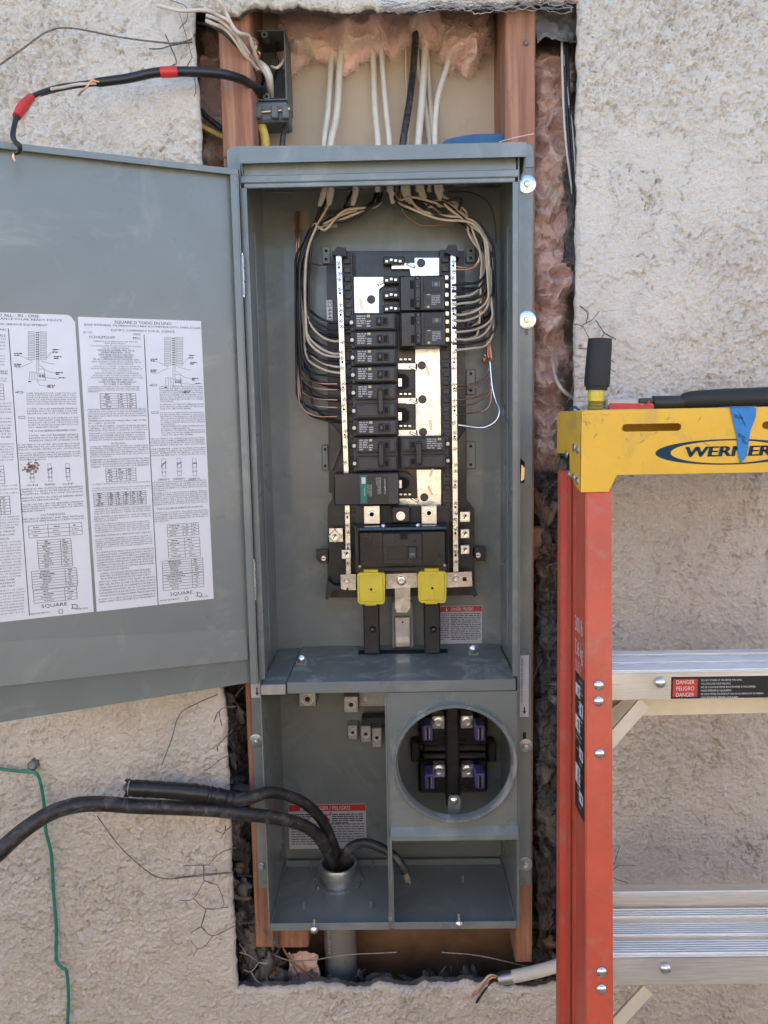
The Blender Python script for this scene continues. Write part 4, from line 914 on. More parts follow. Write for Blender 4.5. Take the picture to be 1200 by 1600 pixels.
# --- Spanish label
c0, c1, c2, c3 = D(123, 493.6), D(315, 502.7), D(333, 935.8), D(149.6, 955.6)
LA0, LA1 = (c0[0] + c3[0]) / 2, (c1[0] + c2[0]) / 2; LZ1, LZ0 = (c0[1] + c1[1]) / 2, (c2[1] + c3[1]) / 2
lb = MB(); lb.T = None
def lrect(mb, a0, a1, z0_, z1_, mm='paper', cut=0):
    if cut: pts = [(a0, z0_), (a1, z0_), (a1, z1_ - cut), (a1 - cut * .45, z1_ - cut * .25), (a1 - cut * .9, z1_), (a0, z1_)]
    else: pts = [(a0, z0_), (a1, z0_), (a1, z1_), (a0, z1_)]
    n = len(pts); mb.add([dp(a, z, .0003) for a, z in pts] + [dp(a, z, .00002) for a, z in pts], [tuple(range(n))] + [(i, i + n, (i + 1) % n + n, (i + 1) % n) for i in range(n)], mm)
lrect(lb, LA0, LA1, LZ0, LZ1)
dline(lb, 'SQUARE D TODO EN UNO', 179, 505.2, 268, 4.6, res=2)
dline(lb, 'BASE INTEGRAL DE MEDICION PARA ACOMETIDA LISTO PARA SOLAR', 132, 508.6, 313, 3.1, res=1)
dline(lb, 'EQUIPO COMPRADO POR EL CLIENTE', 174, 517.2, 273, 3.2)
dline(lb, 'NO. CAT.', 130, 520.5, 145, 3); dline(lb, 'SC3042M200PF', 139, 528.5, 180, 4.2); dline(lb, 'SERIE', 208, 523.5, 220, 2.8); dline(lb, 'M01', 208, 530.5, 219, 4.2)
drule(lb, 225, 523, 247, 945, .00045)
c1l = [('GABINETE A PRUEBA DE LLUVIA TIPO 3R', 0), ('SEMI-ENPOTRADO', 0), ('COLOQUE EL PAPEL PROTECTOR DE JUNTA CONTRA', 0), ('AGUA SOBRE LA BARRA', 0), ('CAPACIDAD NOMINAL MAX. DE LA', 1), ('LINEA PRINCIPAL: 200A', 1), ('CAPACIDAD DEL BUS 225A MAX.', 1), ('CORRIENTE NOMINAL MAXIMA', 1),
       ('DE LA COMPANIA DE ELECTRICIDAD: 200A', 1), ('PARA OBTENER LA CAPACIDAD NOMINAL VEA LA', 0), ('DESCONEXION DE ACOMETIDA', 0), ('120/240 V ~ 1 FASE - 3 HILOS, 50-60 Hz', 0), ('BASE DE MEDICION PARA CORRIENTE NOMINAL DE', 0), ('200A (200A CONTINUOS)', 0), ('ADECUADO PARA ACOMETIDA SUBTERRANEA', 0),
       ('ADECUADO PARA ACOMETIDA AEREA CUANDO SE', 0), ('ENCUENTRE INSTALADO EL ACCESORIO TIPO TUNEL', 0), ('ADECUADO PARA USAR CON', 1), ('CONDUCTORES DE LINEA PARA 75C', 1), ('DE COBRE O ALUMINIO', 1)]
mx = max(len(a) for a, _ in c1l)
vv = 534.0
for i, (l, bb) in enumerate(c1l):
    wd = 82 * min(1, (len(l) / mx) ** .8); uc = 180 + i * .22; h_ = 3.0 if bb else 2.3
    dline(lb, l, uc - wd / 2, vv + i * .02, uc + wd / 2, h_, 'ink' if bb else 'ink_soft'); vv += 3.55
dpara(lb, ['CONSULTE LA INFORMACION DE LOS INTERRUPTORES', 'AUTOMATICOS DERIVADOS PARA OBTENER LAS', 'CAPACIDADES NOMINALES DE LOS CONDUCTORES', 'DERIVADOS'], 137, 605, 218, 613)
dtable(lb, 156, 615, 212, 638, 6, [.5, .75], 3)
dpara(lb, ['PARA DESCONECTAR TODOS LOS CONDUCTORES DE', 'CARGA DE LOS CONDUCTORES DE ALIMENTACION', 'COLOQUE LA PALANCA DEL INTERRUPTOR AUTOMATICO', 'MARCADO DESCONEXION DE ACOMETIDA EN POSICION', 'DE ABIERTO'], 137, 641, 228, 655, du=1)
dpara(lb, ['TERMINALES DE LINEA ADECUADAS PARA CONDUCTORES', 'NO. 1 AWG - 250 KCMIL'], 138, 659, 229, 663)
dpara(lb, ['NOTA DE PAR DE APRIETE: CUANDO SE HAYAN AFLOJADO', 'O RETIRADO LAS TUERCAS DE MONTAJE DEL INTERRUPTOR', 'PRINCIPAL VUELVALAS A APRETAR A 71 LBS-PULG'], 138, 667, 230, 674)
dpara(lb, ['APAGANDO LA FUENTE QUE SUMINISTRA ENERGIA', 'PARALELA NO DESENERGIZA ESTE TABLERO. CORTE LA', 'CORRIENTE DE TODAS LAS FUENTES QUE SUMINISTRAN A', 'ESTE EQUIPO ANTES DE REALIZAR CUALQUIER TRABAJO'], 139, 678.5, 227, 689)
dline(lb, 'ACCESORIOS', 174, 694.5, 196, 3)
dpara(lb, ['TODAS LAS TERMINALES DEL NEUTRO NO CONECTADAS', 'SE PUEDEN UTILIZAR COMO TERMINALES DE TIERRA', 'PARA PUESTO A TIERRA DE EQUIPO, LOS CABLES DE', 'NECESITAR EL ACCESORIO DE BARRA DE PUESTA A', 'TIERRA POR SEPARADO. SOLICITE EL No. DE CATALOGO', 'PK15GTA O PK18GTA'], 140, 699, 232, 715, du=1)
dpara(lb, ['SE REQUIERE UN ACCESORIO DE ZAPATA DEL NEUTRO PARA', 'CONECTAR LAS TERMINALES A LOS CONDUCTORES CALIBRE 2', 'AWG O DE MAYOR TAMANO EN LA BARRA DEL NEUTRO DEL', 'TABLERO. SOLICITE EL ACCESORIO POR SEPARADO'], 141, 720, 233, 731)
dtable(lb, 165, 733, 212, 753, 5, [.35, .68], 5)
dline(lb, 'CUANDO SE NECESITE EL ACCESORIO DE 84 MORDAZA', 144, 758, 235, 2.3, 'ink_soft'); dline(lb, 'CUANDO SE REQUIERA LA ENTRADA DE ACOMETIDA AEREA', 144, 764.5, 236, 2.3, 'ink_soft'); dline(lb, 'SOLICITE EL ACCESORIO DEL TUNEL No. CAT. SCTH12', 144, 768, 228, 2.3, 'ink_soft')
dtable(lb, 146, 771, 228, 792, 7, [.27, .42, .56, .7, .84], 11, 3)
dpara(lb, ['OBTENER KIT No. CAT. SCTRAMD1 E INSTALAR EN LA', 'DERIVADA DEL MEDIDOR CUANDO SE UTILIZA COMO', 'EQUIPO DE SERVICIO TEMPORAL EN SITIO'], 147, 797, 236, 804)
dpara(lb, ['PARA OBTENER LA INFORMACION SOBRE LAS PIEZAS DE', 'REPUESTO, COMUNIQUESE A LA OFICINA LOCAL DE', 'VENTAS DE SQUARE D'], 147, 809, 236, 816)
dpara(lb, ['ADECUADO PARA LA CONEXION AL EQUIPO INTERACTIVO', 'DE LA COMPANIA ADMINISTRADORA DE ACUERDO CON', 'EL ARTICULO 705 DEL CODIGO ELECTRICO NACIONAL', 'ANSI NFPA 70. ORDENE EL KIT DE ZAPATAS DE', 'SUB ALIMENTACION NO DE CAT. SN9040SA'], 148, 820.5, 234, 833)
dline(lb, 'CAPACIDAD NORMAL DE CORRIENTE DE CORTO CIRCUITO', 148, 839, 237, 2.8)
dpara(lb, ['10 000 AMPERES SIMETRICOS RCM A 120/240 V~', 'MAXIMO. LOS INTERRUPTORES DE ACOMETIDA TIPO QOM2', 'TIENEN INTERRUPTORES DERIVADOS ADICIONALES O DE', 'REPUESTO DEBERAN SER TIPO HOM HOMT HOMP', 'HOMP O HOMT CON CAPACIDAD INTERRUPTIVA DE', '10 kA'], 149, 844, 238, 860, du=1)
dpara(lb, ['NO SE INCLUYE EL MEDIDOR DE WATT-HORA EN LA', 'CLASIFICACION DE CORRIENTE DE CORTO CIRCUITO', 'LOS INTERRUPTORES AUTOMATICOS DERIVADOS', 'ADICIONALES O DE REPUESTO DEBERAN SER DE', 'ALIMENTACION SUBTERRANEA TENER UNA CAPACIDAD', 'INTERRUPTIVA IGUAL O MAYOR QUE LA DEL', 'DESCONECTADOR DE ACOMETIDA SIN EXCEDER', 'DESCONEXION DE ACOMETIDA'], 151, 865, 240, 893, du=2)
dline(lb, 'CUMPLE CON LAS ESPECIFICACIONES DE EUSERC', 156, 898, 236, 2.8); dline(lb, 'ADECUADO SOLAMENTE PARA USARSE COMO EQUIPO', 156, 902, 237, 2.8); dline(lb, 'DE ACOMETIDA RESIDENCIAL DE 1 FASE, 3 HILOS', 158, 906, 236, 2.8)
dpara(lb, ['ADECUADO PARA USARSE COMO EQUIPO DE SERVICIO', 'TEMPORAL EN SITIO CUANDO ES APLICADO CON LA', 'CARACTERISTICA DE UN GABINETE A PRUEBA DE', 'INTEMPERIE Y MONTADO EN UN SITIO PROTEGIDO', 'POR INTERRUPTOR DE CIRCUITO CONTRA FALLA A', 'CONTINUACION DE FALLA A TIERRA PARA EL PERSONAL'], 154, 911, 243, 933, du=1)
dpara(lb, ['MONTAR POR LO MENOS 4.25 PULG. (67.31mm) ARRIBA DE LA', 'TIERRA. CONSULTAR AL PROVEEDOR LOCAL DE ENERGIA'], 154, 938, 243, 942)
schematic(lb, 257, 527)
drule(lb, 233, 602, 238, 602.2, .0004); dbox(lb, 237, 600.5, 245, 603, 'ink_soft', .0003)
dpara(lb, ['UN SOLO POLO UN ESPACIO PARA', 'ENCHUFE TIPO HOM O HOMP', 'SOLAMENTE DOS POLOS TIPO HOM O', 'HOMA (110-125A) PUEDEN CONECTARSE', 'EN DOS LUGARES ADYACENTES. BOA', 'POLOS TIPO HOMA (160-200A) PUEDEN', 'ENCHUFARSE EN CUATRO LUGARES', 'ADYACENTES'], 249, 605, 317, 628)
dpara(lb, ['EL RANGO TOTAL DE OPERACION DE', 'LOS CIRCUITOS NO DEBE EXCEDER DE', '190A POR CIRCUITO RAMAL'], 250, 633, 318, 640); dbox(lb, 237, 643.5, 247, 646, 'ink_soft', .0003)
dpara(lb, ['DOS POLOS SENCILLOS UN ESPACIO', 'DE ENCHUFE TIPO HOMT O UN POLO', 'SENCILLO. UN ESPACIO DE ENCHUFE', 'TIPO HOMO O HOMP DOS POLOS TIPO', 'HOMT O HOM (15-150A) PUEDEN', 'CONECTARSE EN DOS LUGARES', 'ADYACENTES'], 250, 646, 319, 664, du=1)
dpara(lb, ['USE INTERRUPTORES RAMALES DE', '10-100A UNICAMENTE'], 252, 667.5, 319, 671)
dpara(lb, ['EL RANGO TOTAL DE OPERACION DE', 'LOS CIRCUITOS NO DEBE EXCEDER DE', '190A POR CIRCUITO RAMAL'], 252, 674, 320, 681)
dpara(lb, ['UN SQUARE D DE CLASIFICACION UL PARA', 'CHISPAS DE SOBRECORRIENTE SECUNDARIA', 'PUEDE ENCHUFARSE EN DOS LUGARES', 'ADYACENTES. PIDA EL No. CAT. HOM2175SB'], 235, 687, 320, 697)
dpara(lb, ['UNICAMENTE UTILICE INTERRUPTORES', 'ENCHUFABLES SQUARE D TIPO HOM HOMP HOMA O', 'HOMT. INTERRUPTOR DE SERVICIO QOM2 Y LAS', 'PARTES DE REPUESTO CON ESTE PRODUCTO'], 236, 703, 321, 713)
toggles(lb, ((256, 717), (280, 716), (304, 716)), ('CERRADO', 'DISPARADO', 'ABIERTO'))
dpara(lb, ['LA PALANCA EN POSICION INTERMEDIA INDICA', 'QUE SE HA DISPARADO EL INTERRUPTOR. PARA', 'RESTABLECERLO PONGA LA PALANCA EN LA', 'POSICION DE ABIERTO LUEGO EN LA POSICION', 'DE CERRADO'], 238, 755, 323, 768, du=1)
dpara(lb, ['RETIRE SOLO LAS PLACAS REMOVIBLES', 'NECESARIAS PARA INSTALAR LOS INTERRUPTORES', 'CIERRE CON PALANCAS DE RELLENO LAS', 'ABERTURAS SIN USAR DEL INTERRUPTOR', 'AUTOMATICO. PIDA EL No. CAT. HOMFP. CADA', 'PLACA DE RELLENO CIERRA LA ABERTURA DE UN', 'INTERRUPTOR AUTOMATICO DE UN POLO'], 238, 772, 324, 790, du=1)
dline(lb, 'DATOS DE PAR DE APRIETE DE LA ZAPATA.', 246, 797, 318, 3)
dpara(lb, ['CONSULTE LOS DATOS EN LAS ETIQUETAS DE', 'LOS INTERRUPTORES AUTOMATICOS Y EN LAS', 'UNIDADES INSTALADAS EN CAMPO PARA', 'OBTENER EL PAR DE APRIETE DE LOS TORNILLOS', 'DE SUJECION'], 240, 803, 325, 816)
dtable(lb, 261, 820, 310, 839, 4, [.5, .78], 15); dtable(lb, 262, 843, 312, 873, 6, [.52], 17); 
dtable(lb, 253, 877, 317, 899, 6, [.72], 19); dtable(lb, 254, 900, 318, 923, 5, [.72], 23)
squared(lb, 266, 931, 315, 5); dline(lb, 'HECHO EN MEXICO', 250, 940, 281, 2.6); dbox(lb, 289, 933, 294, 937); dline(lb, 'MTR12M3', 312, 934, 326, 2.6)
lb.build('printed_label', do, 'Spanish instruction sheet on the open door')
labo = bpy.data.objects['printed_label']; labo.location = ORG[labo.name] - ORG[do.name]
# --- English label
c1, c2 = D(102, 492), D(147, 955.6); c3 = D(0, 972.7); c0 = D(0, 488)
LB1 = (D(117, 506)[0] + c2[0]) / 2
l2 = MB(); lrect(l2, LB1 - (LA1 - LA0), LB1, (c2[1] + c3[1]) / 2, (c0[1] + c1[1]) / 2, 'paper', .009)
# turned corner patch
dline(l2, 'SQUARE D ALL - IN - ONE', -38, 493.0, 61, 4.6, res=2); dline(l2, 'INTEGRAL SERVICE ENTRANCE SOLAR READY DEVICE', -88, 496.5, 97, 3.4); dline(l2, 'CUSTOMER OWNED SERVICE EQUIPMENT', -60, 506.0, 74, 3.4)
drule(l2, 13, 513, 46, 962, .00045); dline(l2, 'SERIES', -6, 516, 10, 2.8); dline(l2, 'M01', -3, 526.5, 8, 4.4)
def halfcol(v0, v1, n, u1, bold=False, seed=0):
    """right end of a column of print cut off by the picture edge"""
    wl = ['ENCLOSURE TYPE 3R SEMI FLUSH', 'PLACE WATERSHIELD GUARD OVER', 'UTILITY RATED AMPERES MAXIMUM', 'FOR SERVICE DISCONNECT USE ONLY', 'PLEASE REFER TO BREAKERS FROM', 'FOR SHORT CIRCUIT CURRENT', 'SUITABLE FOR USE WITH COPPER', 'SUITABLE FOR OVERHEAD SERVICE', 'TO DISCONNECT FROM THE LOAD', 'TURN OFF THE MAIN BREAKER', 'MARKED SERVICE DISCONNECTED', 'SHOULD BE RETORQUED TO 71']
    for i in range(n):
        v = lerp(v0, v1, i / max(1, n - 1)); dline(l2, wl[(i + seed) % 12], u1 - 84, v, u1, 2.8 if bold else 2.3, 'ink' if bold else 'ink_soft')
halfcol(529, 545, 4, 9); halfcol(556, 570, 4, 8, seed=3); halfcol(581, 584.5, 2, 13, True, 5); halfcol(592, 596, 2, 11, seed=7)
dtable(l2, -55, 600, 5, 625, 5, [.5, .8], 31); halfcol(632, 646, 4, 18, seed=4); halfcol(656, 667, 3, 19, seed=8); halfcol(672, 686, 4, 17, True, 9); halfcol(697, 722, 7, 22, seed=2)
dtable(l2, -50, 730, 6, 758, 5, [.4, .7], 33); halfcol(763, 775, 3, 28, seed=1); dtable(l2, -60, 779, 15, 808, 6, [.3, .6, .8], 37); halfcol(813, 826, 4, 31, seed=5); halfcol(831, 842, 3, 24, True, 6)
halfcol(849, 850, 1, 15, True, 2); halfcol(853, 908, 13, 34, seed=6); halfcol(914, 924, 3, 24, True, 1); halfcol(929, 966, 9, 39, seed=3)
schematic(l2, 44, 518)
drule(l2, 24, 613, 28, 613.2, .0004); dbox(l2, 27, 611.5, 36, 614, 'ink_soft', .0003)
dpara(l2, ['ONE SINGLE POLE ONE PLUG ON', 'SPACE TYPE HOM OR HOMP ONLY. TWO', 'POLE TYPE HOM OR HOMA (110-125A)', 'MAY PLUG ON TWO ADJACENT SPACES.', 'TWO POLE TYPE HOMA (150-200A) MAY', 'PLUG ON FOUR ADJACENT SPACES.'], 41, 615.5, 119, 632.5)
dpara(l2, ['TOTAL CIRCUIT BREAKER HANDLE', 'RATING NOT TO EXCEED 190A PER', 'BRANCH CIRCUIT CONNECTOR'], 42, 640, 121, 647.5); dbox(l2, 29, 651, 39, 653.5, 'ink_soft', .0003)
dpara(l2, ['TWO SINGLE POLE ONE PLUG ON', 'SPACE TYPE HOMT ONE SINGLE POLE', 'TYPE HOM OR HOMP. TWO POLE TYPE', 'HOMT OR HOM (15-150A) MAY PLUG ON', 'TWO ADJACENT SPACES.'], 43, 654.5, 122, 669)
dline(l2, 'USE 10-100A BRANCH BREAKERS ONLY', 45, 675, 120, 3.2)
dpara(l2, ['TOTAL CIRCUIT BREAKER HANDLE', 'RATING NOT TO EXCEED 190A PER', 'BRANCH CIRCUIT CONNECTOR'], 45, 682, 123, 690)
dpara(l2, ['A SQUARE D UL LISTED SECONDARY SURGE', 'ARRESTER MAY PLUG ON TWO ADJACENT', 'SPACES. ORDER CATALOG NO. HOM2175SB'], 28, 696.5, 125, 704)
dpara(l2, ['USE ONLY SQUARE D TYPES HOM HOMP HOMA', 'OR HOMT BRANCH CIRCUIT BREAKERS QOM2', 'SERVICE DISCONNECT AND REPLACEMENT PARTS', 'WITH THIS PRODUCT'], 29, 709.5, 126, 720)
toggles(l2, ((50, 726), (78, 725), (106, 724)), ('ON', 'TRIPPED', 'OFF'))
dpara(l2, ['HANDLE AT MID POSITION SHOWS BREAKER IS', 'TRIPPED. TO RESET MOVE HANDLE TO "OFF"', 'POSITION, THEN TO "ON" POSITION.'], 33, 766, 130, 774)
dpara(l2, ['REMOVE TWISTOUTS ONLY AS NEEDED WHEN', 'CIRCUITS ARE INSTALLED'], 34, 780, 130, 784)
dpara(l2, ['CLOSE UNUSED CIRCUIT BREAKER OPENINGS', 'WITH FILLER PLATES. ORDER CAT. NO. HOMFP.', 'EACH FILLER PLATE CLOSES ONE POLE CIRCUIT', 'BREAKER OPENING'], 34, 790, 131, 800.5)
dline(l2, 'LUG TORQUE DATA', 64, 806.5, 102, 3.2); dpara(l2, ['SEE CIRCUIT BREAKERS AND FIELD INSTALLED', 'UNITS FOR WIRE BINDING SCREW TORQUES'], 36, 813, 132, 817)
dtable(l2, 44, 822, 128, 841, 3, [.36, .76], 41, 1); dtable(l2, 58, 845, 111, 889, 11, [.68], 43, 3); dtable(l2, 49, 893, 120, 922, 7, [.74], 47, 3); dtable(l2, 52, 923, 120, 943, 4, [.72], 49)
squared(l2, 65, 950, 121, 5.4); dline(l2, 'MADE IN MEXICO', 47, 961, 79, 2.6); dbox(l2, 92, 953, 98, 958); dline(l2, 'MTR12M3', 119, 953, 137, 2.6)
a_, z_ = D(50, 731)
rs_ = random.Random(5)
for k in range(46):     # brown smear
    aa = a_ + rs_.gauss(0, .0048); zz = z_ + rs_.gauss(0, .0040); r = rs_.uniform(.0006, .0022); l2.add([dp(aa + r * math.cos(q_) * rs_.uniform(.6, 1.2), zz + r * math.sin(q_) * rs_.uniform(.6, 1.2), .0009) for q_ in np.linspace(0, 6.28, 8)[:-1]], [tuple(range(7))], 'stain')
o2 = l2.build('printed_label', do, 'English instruction sheet on the open door with a brown stain'); o2.location = ORG[o2.name] - ORG[do.name]

# ================================================================== PANEL INTERIOR
pi = thing('panel_interior', P(625, 940, .15), 'black plastic bus assembly with tinned bus bars and two screw-studded neutral bars inside the panel', 'bus assembly')
m = MB(); m.pprism([(519, 392), (726, 392), (727, 570), (729, 690), (729, 780), (741, 795), (742, 930), (512, 934), (512, 790), (519, 780)], .150, .162, 'black_plastic')
m.pprism([(510, 415), (519, 410), (520, 770), (514, 770)], .156, .164, 'black_plastic')
m.pprism([(556, 395), (686, 395), (688, 800), (560, 800)], .146, .150, 'black_gloss'); 
m.pprism([(508, 936), (511, 905), (522, 915), (740, 911), (747, 930), (741, 933), (728, 918), (521, 922), (512, 938)], .128, .150, 'black_plastic'); m.build('base_plate', pi)
for (u0, v0, u1, v1, uu, vv) in ((494, 859, 514, 880, 506, 872), (739, 855, 759, 877, 747, 867)):
    m = MB(); m.pprism([(u0, v0), (u1, v0), (u1, v1), (u0 + 6, v1), (u0, v1 - 7)], .150, .158, 'black_plastic'); e_ = m.build('mounting_ear', pi)
    m = MB(); p = P(uu, vv, .150); m.lathe(p, (0, -1, 0), [(0, .0048), (.0025, .0048), (.0032, .0040), (.0032, 0)], 'zinc', 14); m.cbox(p - Y_ * .0033, (.004, .0003, .0006), 'recess'); s_ = m.build('screw', pi); s_.parent = e_; s_.location = ORG[s_.name] - ORG[e_.name]
# plastic rails with notches
for (ut0, ut1, ub0, ub1, vt, vb) in ((534, 550, 545, 560, 392, 815), (687, 704, 692, 707, 390, 815)):
    m = MB(); m.pprism([(ut0, vt), (ut1, vt), (ub1, vb), (ub0, vb)], .132, .15, 'black_plastic')
    n = 30
    for k in range(n):
        v = vt + 12 + k * 13.7; f = (v - vt) / (vb - vt); a0 = lerp(ut0, ub0, f); a1 = lerp(ut1, ub1, f); m.pbox(a0 + 3, v, a1 - 3, v + 8, .127, .132, 'breaker_grey' if k % 2 else 'black_plastic', .0006)
    m.build('plastic_rail', pi)
m = MB(); m.pprism([(520, 398), (524, 388), (527, 385), (540, 387), (541, 400)], .112, .15, 'black_plastic'); m.build('rail_head', pi)
m = MB(); m.pprism([(695, 394), (700, 382), (713, 382), (718, 400), (718, 402)], .112, .15, 'black_plastic'); m.build('rail_head', pi)
# lateral bay walls for lower part
m = MB(); m.pprism([(516, 660), (533, 680), (533, 700), (520, 735), (516, 735)], .140, .150, 'black_plastic'); m.pprism([(714, 690), (727, 672), (728, 780), (714, 780)], .140, .150, 'black_plastic')
m.pprism([(556, 790), (700, 790), (702, 900), (556, 900)], .120, .150, 'black_plastic'); m.build('lower_housing', pi)
# bus bars
def bus(poly, lab=None): m = MB(); m.pprism(poly, .136, .139, 'tin'); return m.build('bus_bar', pi, lab)
bus([(612, 411), (648, 411), (648, 403), (686, 403), (686, 431), (642, 431), (640, 420), (612, 420)])
bus([(553, 433), (624, 433), (624, 443), (604, 443), (592, 452), (592, 489), (554, 489)])
bus([(649, 541), (687, 541), (689, 682), (650, 682)]); bus([(651, 734), (689, 734), (689, 808), (683, 808), (683, 790), (653, 790)])
for v in (405, 435, 459, 480):
    m = MB(); m.pbox(599, v - 4, 632, v + 8, .128, .14, 'black_plastic', .001); m.build('stab_block', pi)
    for du in (2, 9, 16, 23):
        m = MB(); m.pbox(600 + du, v - 1 + (du % 3), 604.5 + du, v + 3 + (du % 3), .1245, .130, 'tin', .0003); m.build('bus_stab', pi)
for v in (568, 622, 672, 779):
    bus([(622, v), (652, v), (652, v + 9), (622, v + 9)])
    for du in (1, 8, 15):
        m = MB(); m.pbox(623 + du, v - 8, 627.5 + du, v - 5, .1245, .130, 'tin', .0003); m.build('bus_stab', pi)
for v0, v1 in ((577, 613), (630, 666), (738, 770)):
    m = MB(); pts = [(622, v0), (634, v0), (642, v0 + 4), (647, v0 + 11), (648, (v0 + v1) / 2), (647, v1 - 8), (640, v1 - 2), (622, v1)]; m.pprism(pts, .126, .140, 'black_plastic'); m.pprism([(622, v0 + 7), (632, v0 + 7), (639, v0 + 13), (639, v1 - 10), (632, v1 - 5), (622, v1 - 5)], .1245, .1259, 'recess'); m.build('bus_insulator', pi)
    m = MB(); m.pbox(622, (v0 + v1) / 2 - 4, 628, (v0 + v1) / 2 + 9, .1225, .1244, 'tin', .0003); m.build('bus_stab', pi)
for (u, v) in ((658, 411), (580, 468), (659, 571), (660, 624), (661, 675), (663, 777)):
    m = MB(); m.lathe(P(u, v, .136), (0, -1, 0), [(0, .0066), (.0008, .0066), (.0008, .0050), (.0002, .0048), (.0002, 0)], 'black_gloss', 18); m.build('bus_screw', pi)
for (u, v, w_, h_, an) in ((642, 415, 14, 4, -25), (596, 442, 13, 4, 25), (645, 575, 13, 4, -25), (646, 627, 13, 4, -25), (646, 678, 13, 4, -25), (648, 781, 13, 4, -25)):
    m = MB(); p = P(u, v, .1355); m.cbox(p, (w_ * .00052, .0004, h_ * .0005), 'black_plastic', .0003, Matrix.Rotation(R_(-an), 3, 'Y')); m.cbox(p - Y_ * .0006, (w_ * .0004, .0003, h_ * .00025), 'tin', 0, Matrix.Rotation(R_(-an), 3, 'Y')); m.build('bus_slot', pi)
for (u, v, an) in ((668, 579, 15), (673, 664, 5), (674, 738, -20), (672, 766, 20), (564, 475, 10)):
    m = MB(); p = P(u, v, .1357); m.cbox(p, (.0018, .0004, .0075), 'copper', .0003, Matrix.Rotation(R_(-an), 3, 'Y')); m.build('bus_slot', pi)
# neutral bars with screws
scr = None
def screw_at(p, parent, r=.0031, slot=True):
    global scr
    if scr is None:
        m = MB(); m.lathe(p + Y_ * .0006, (0, -1, 0), [(0, r), (.0022, r), (.0028, r * .8), (.0028, 0)], 'zinc', 10); m.cbox(p - Y_ * .0023, (r * .9, .0003, r * .16), 'recess', 0, Matrix.Rotation(.6, 3, 'Y')); m.cbox(p - Y_ * .0022, (r * .16, .0003, r * .9), 'recess', 0, Matrix.Rotation(.6, 3, 'Y'))
        scr = m.build('screw', parent); scr['dy'] = 0.0; ORG['scr0'] = Vector(ORG[scr.name]) - Vector(p); return scr
    o = scr.copy(); COL.objects.link(o); o.parent = parent; o.location = Vector(p) + ORG['scr0'] - ORG[parent.name]; o.rotation_euler = (0, random.uniform(0, 3), 0); return o
for (ut0, ut1, ub0, ub1, vt, vb, n, lab) in ((525, 533.5, 537.5, 544.5, 400, 738, 26, 'upper length of the left neutral bar'), (539, 546, 541, 548, 790, 897, 6, 'lower length of the left neutral bar'), (704, 712, 708.5, 716, 397, 893, 38, 'right neutral bar')):
    m = MB(); m.pprism([(ut0, vt), (ut1, vt), (ub1, vb), (ub0, vb)], .117, .127, 'tin'); nb_ = m.build('neutral_bar', pi, lab)
    for k in range(n):
        v = vt + 12 + (vb - vt - 18) * (k + .5 * (k % 2) * .5) / n; f = (v - vt) / (vb - vt)
        if k % 5 == 4: continue
        o = screw_at(P(lerp(ut0 + ut1, ub0 + ub1, f) / 2 + random.uniform(-1, 1), v, .117), nb_)
        if k % 3 == 0:
            m = MB(); p = P(lerp(ut0 + ut1, ub0 + ub1, f) / 2, v + 6, .1169); m.cyl(p, p - Y_ * .0003, .0019, 'recess', 8); hh_ = m.build('terminal_hole', nb_)
# cross bar and lugs
for poly in ([(532, 898), (556, 897), (556, 922), (545, 922), (543, 917), (540, 922), (533, 920)], [(603, 897), (653, 895), (653, 918), (603, 920)], [(698, 895), (737, 893), (738, 916), (698, 918)]):
    m = MB(); m.pprism(poly, .118, .121, 'tin'); m.build('neutral_strap', pi)
for u, v, r in ((542, 907, .0045), (627, 907, .0078), (712, 904, .0050)):
    m = MB(); m.lathe(P(u, v, .118), (0, -1, 0), [(0, r), (.002, r), (.003, r * .8), (.003, r * .5), (.001, r * .5), (.001, 0)], 'zinc', 18); m.build('strap_screw', pi)
m = MB(); m.pbox(723, 902, 729, 908, .1172, .1179, 'recess'); m.build('strap_hole', pi)
m = MB(); m.pprism([(617, 918), (641, 918), (641, 950), (636, 957), (620, 957), (617, 950)], .112, .116, 'tin'); m.build('ground_strap', pi)
m = MB(); m.pbox(617, 964, 641, 1011, .150, .153, 'alu_dull', .001); p = P(629, 972, .150); m.cyl(p, p - Y_ * .0006, .0016, 'recess', 8); m.pbox(619, 995, 639, 1004, .1493, .1499, 'zinc'); m.build('ground_strap', pi)
m = MB(); m.pbox(612, 940, 646, 1012, .157, .160, 'steel_paint', .001); m.build('strap_bracket', pi)
def lug(u0, v0, u1, v1, Yf, rot=0, mm='tin'):
    a, c = P(u0, v0, Yf), P(u1, v1, Yf); cx, cz = (a.x + c.x) / 2, (a.z + c.z) / 2; hw = (c.x - a.x) / 2; m = MB(); m.cbox((cx, Yf + .007, cz), (hw, .007, hw), mm, .001, Matrix.Rotation(R_(rot), 3, 'Y') if rot else None); o = m.build('lug', pi)
    m = MB(); m.lathe((cx, Yf, cz), (0, -1, 0), [(0, hw * .68), (.001, hw * .68), (.001, hw * .5), (.0004, 0)], 'zinc', 16); m.cbox((cx, Yf - .0010, cz), (hw * .5, .0003, hw * .1), 'recess', 0, Matrix.Rotation(R_(-55), 3, 'Y')); s_ = m.build('lug_screw', pi); s_.parent = o; s_.location = ORG[s_.name] - ORG[o.name]
for a in ((718, 799, 735, 816), (719, 826, 734, 842), (719, 851, 734, 867), (533, 857, 549, 875)): lug(*a, .112)
m = MB(); m.pbox(514, 825, 536, 847, .128, .130, 'tin', .0006); m.build('bonding_plate', pi); lug(515, 830, 531, 846, .113, 45)
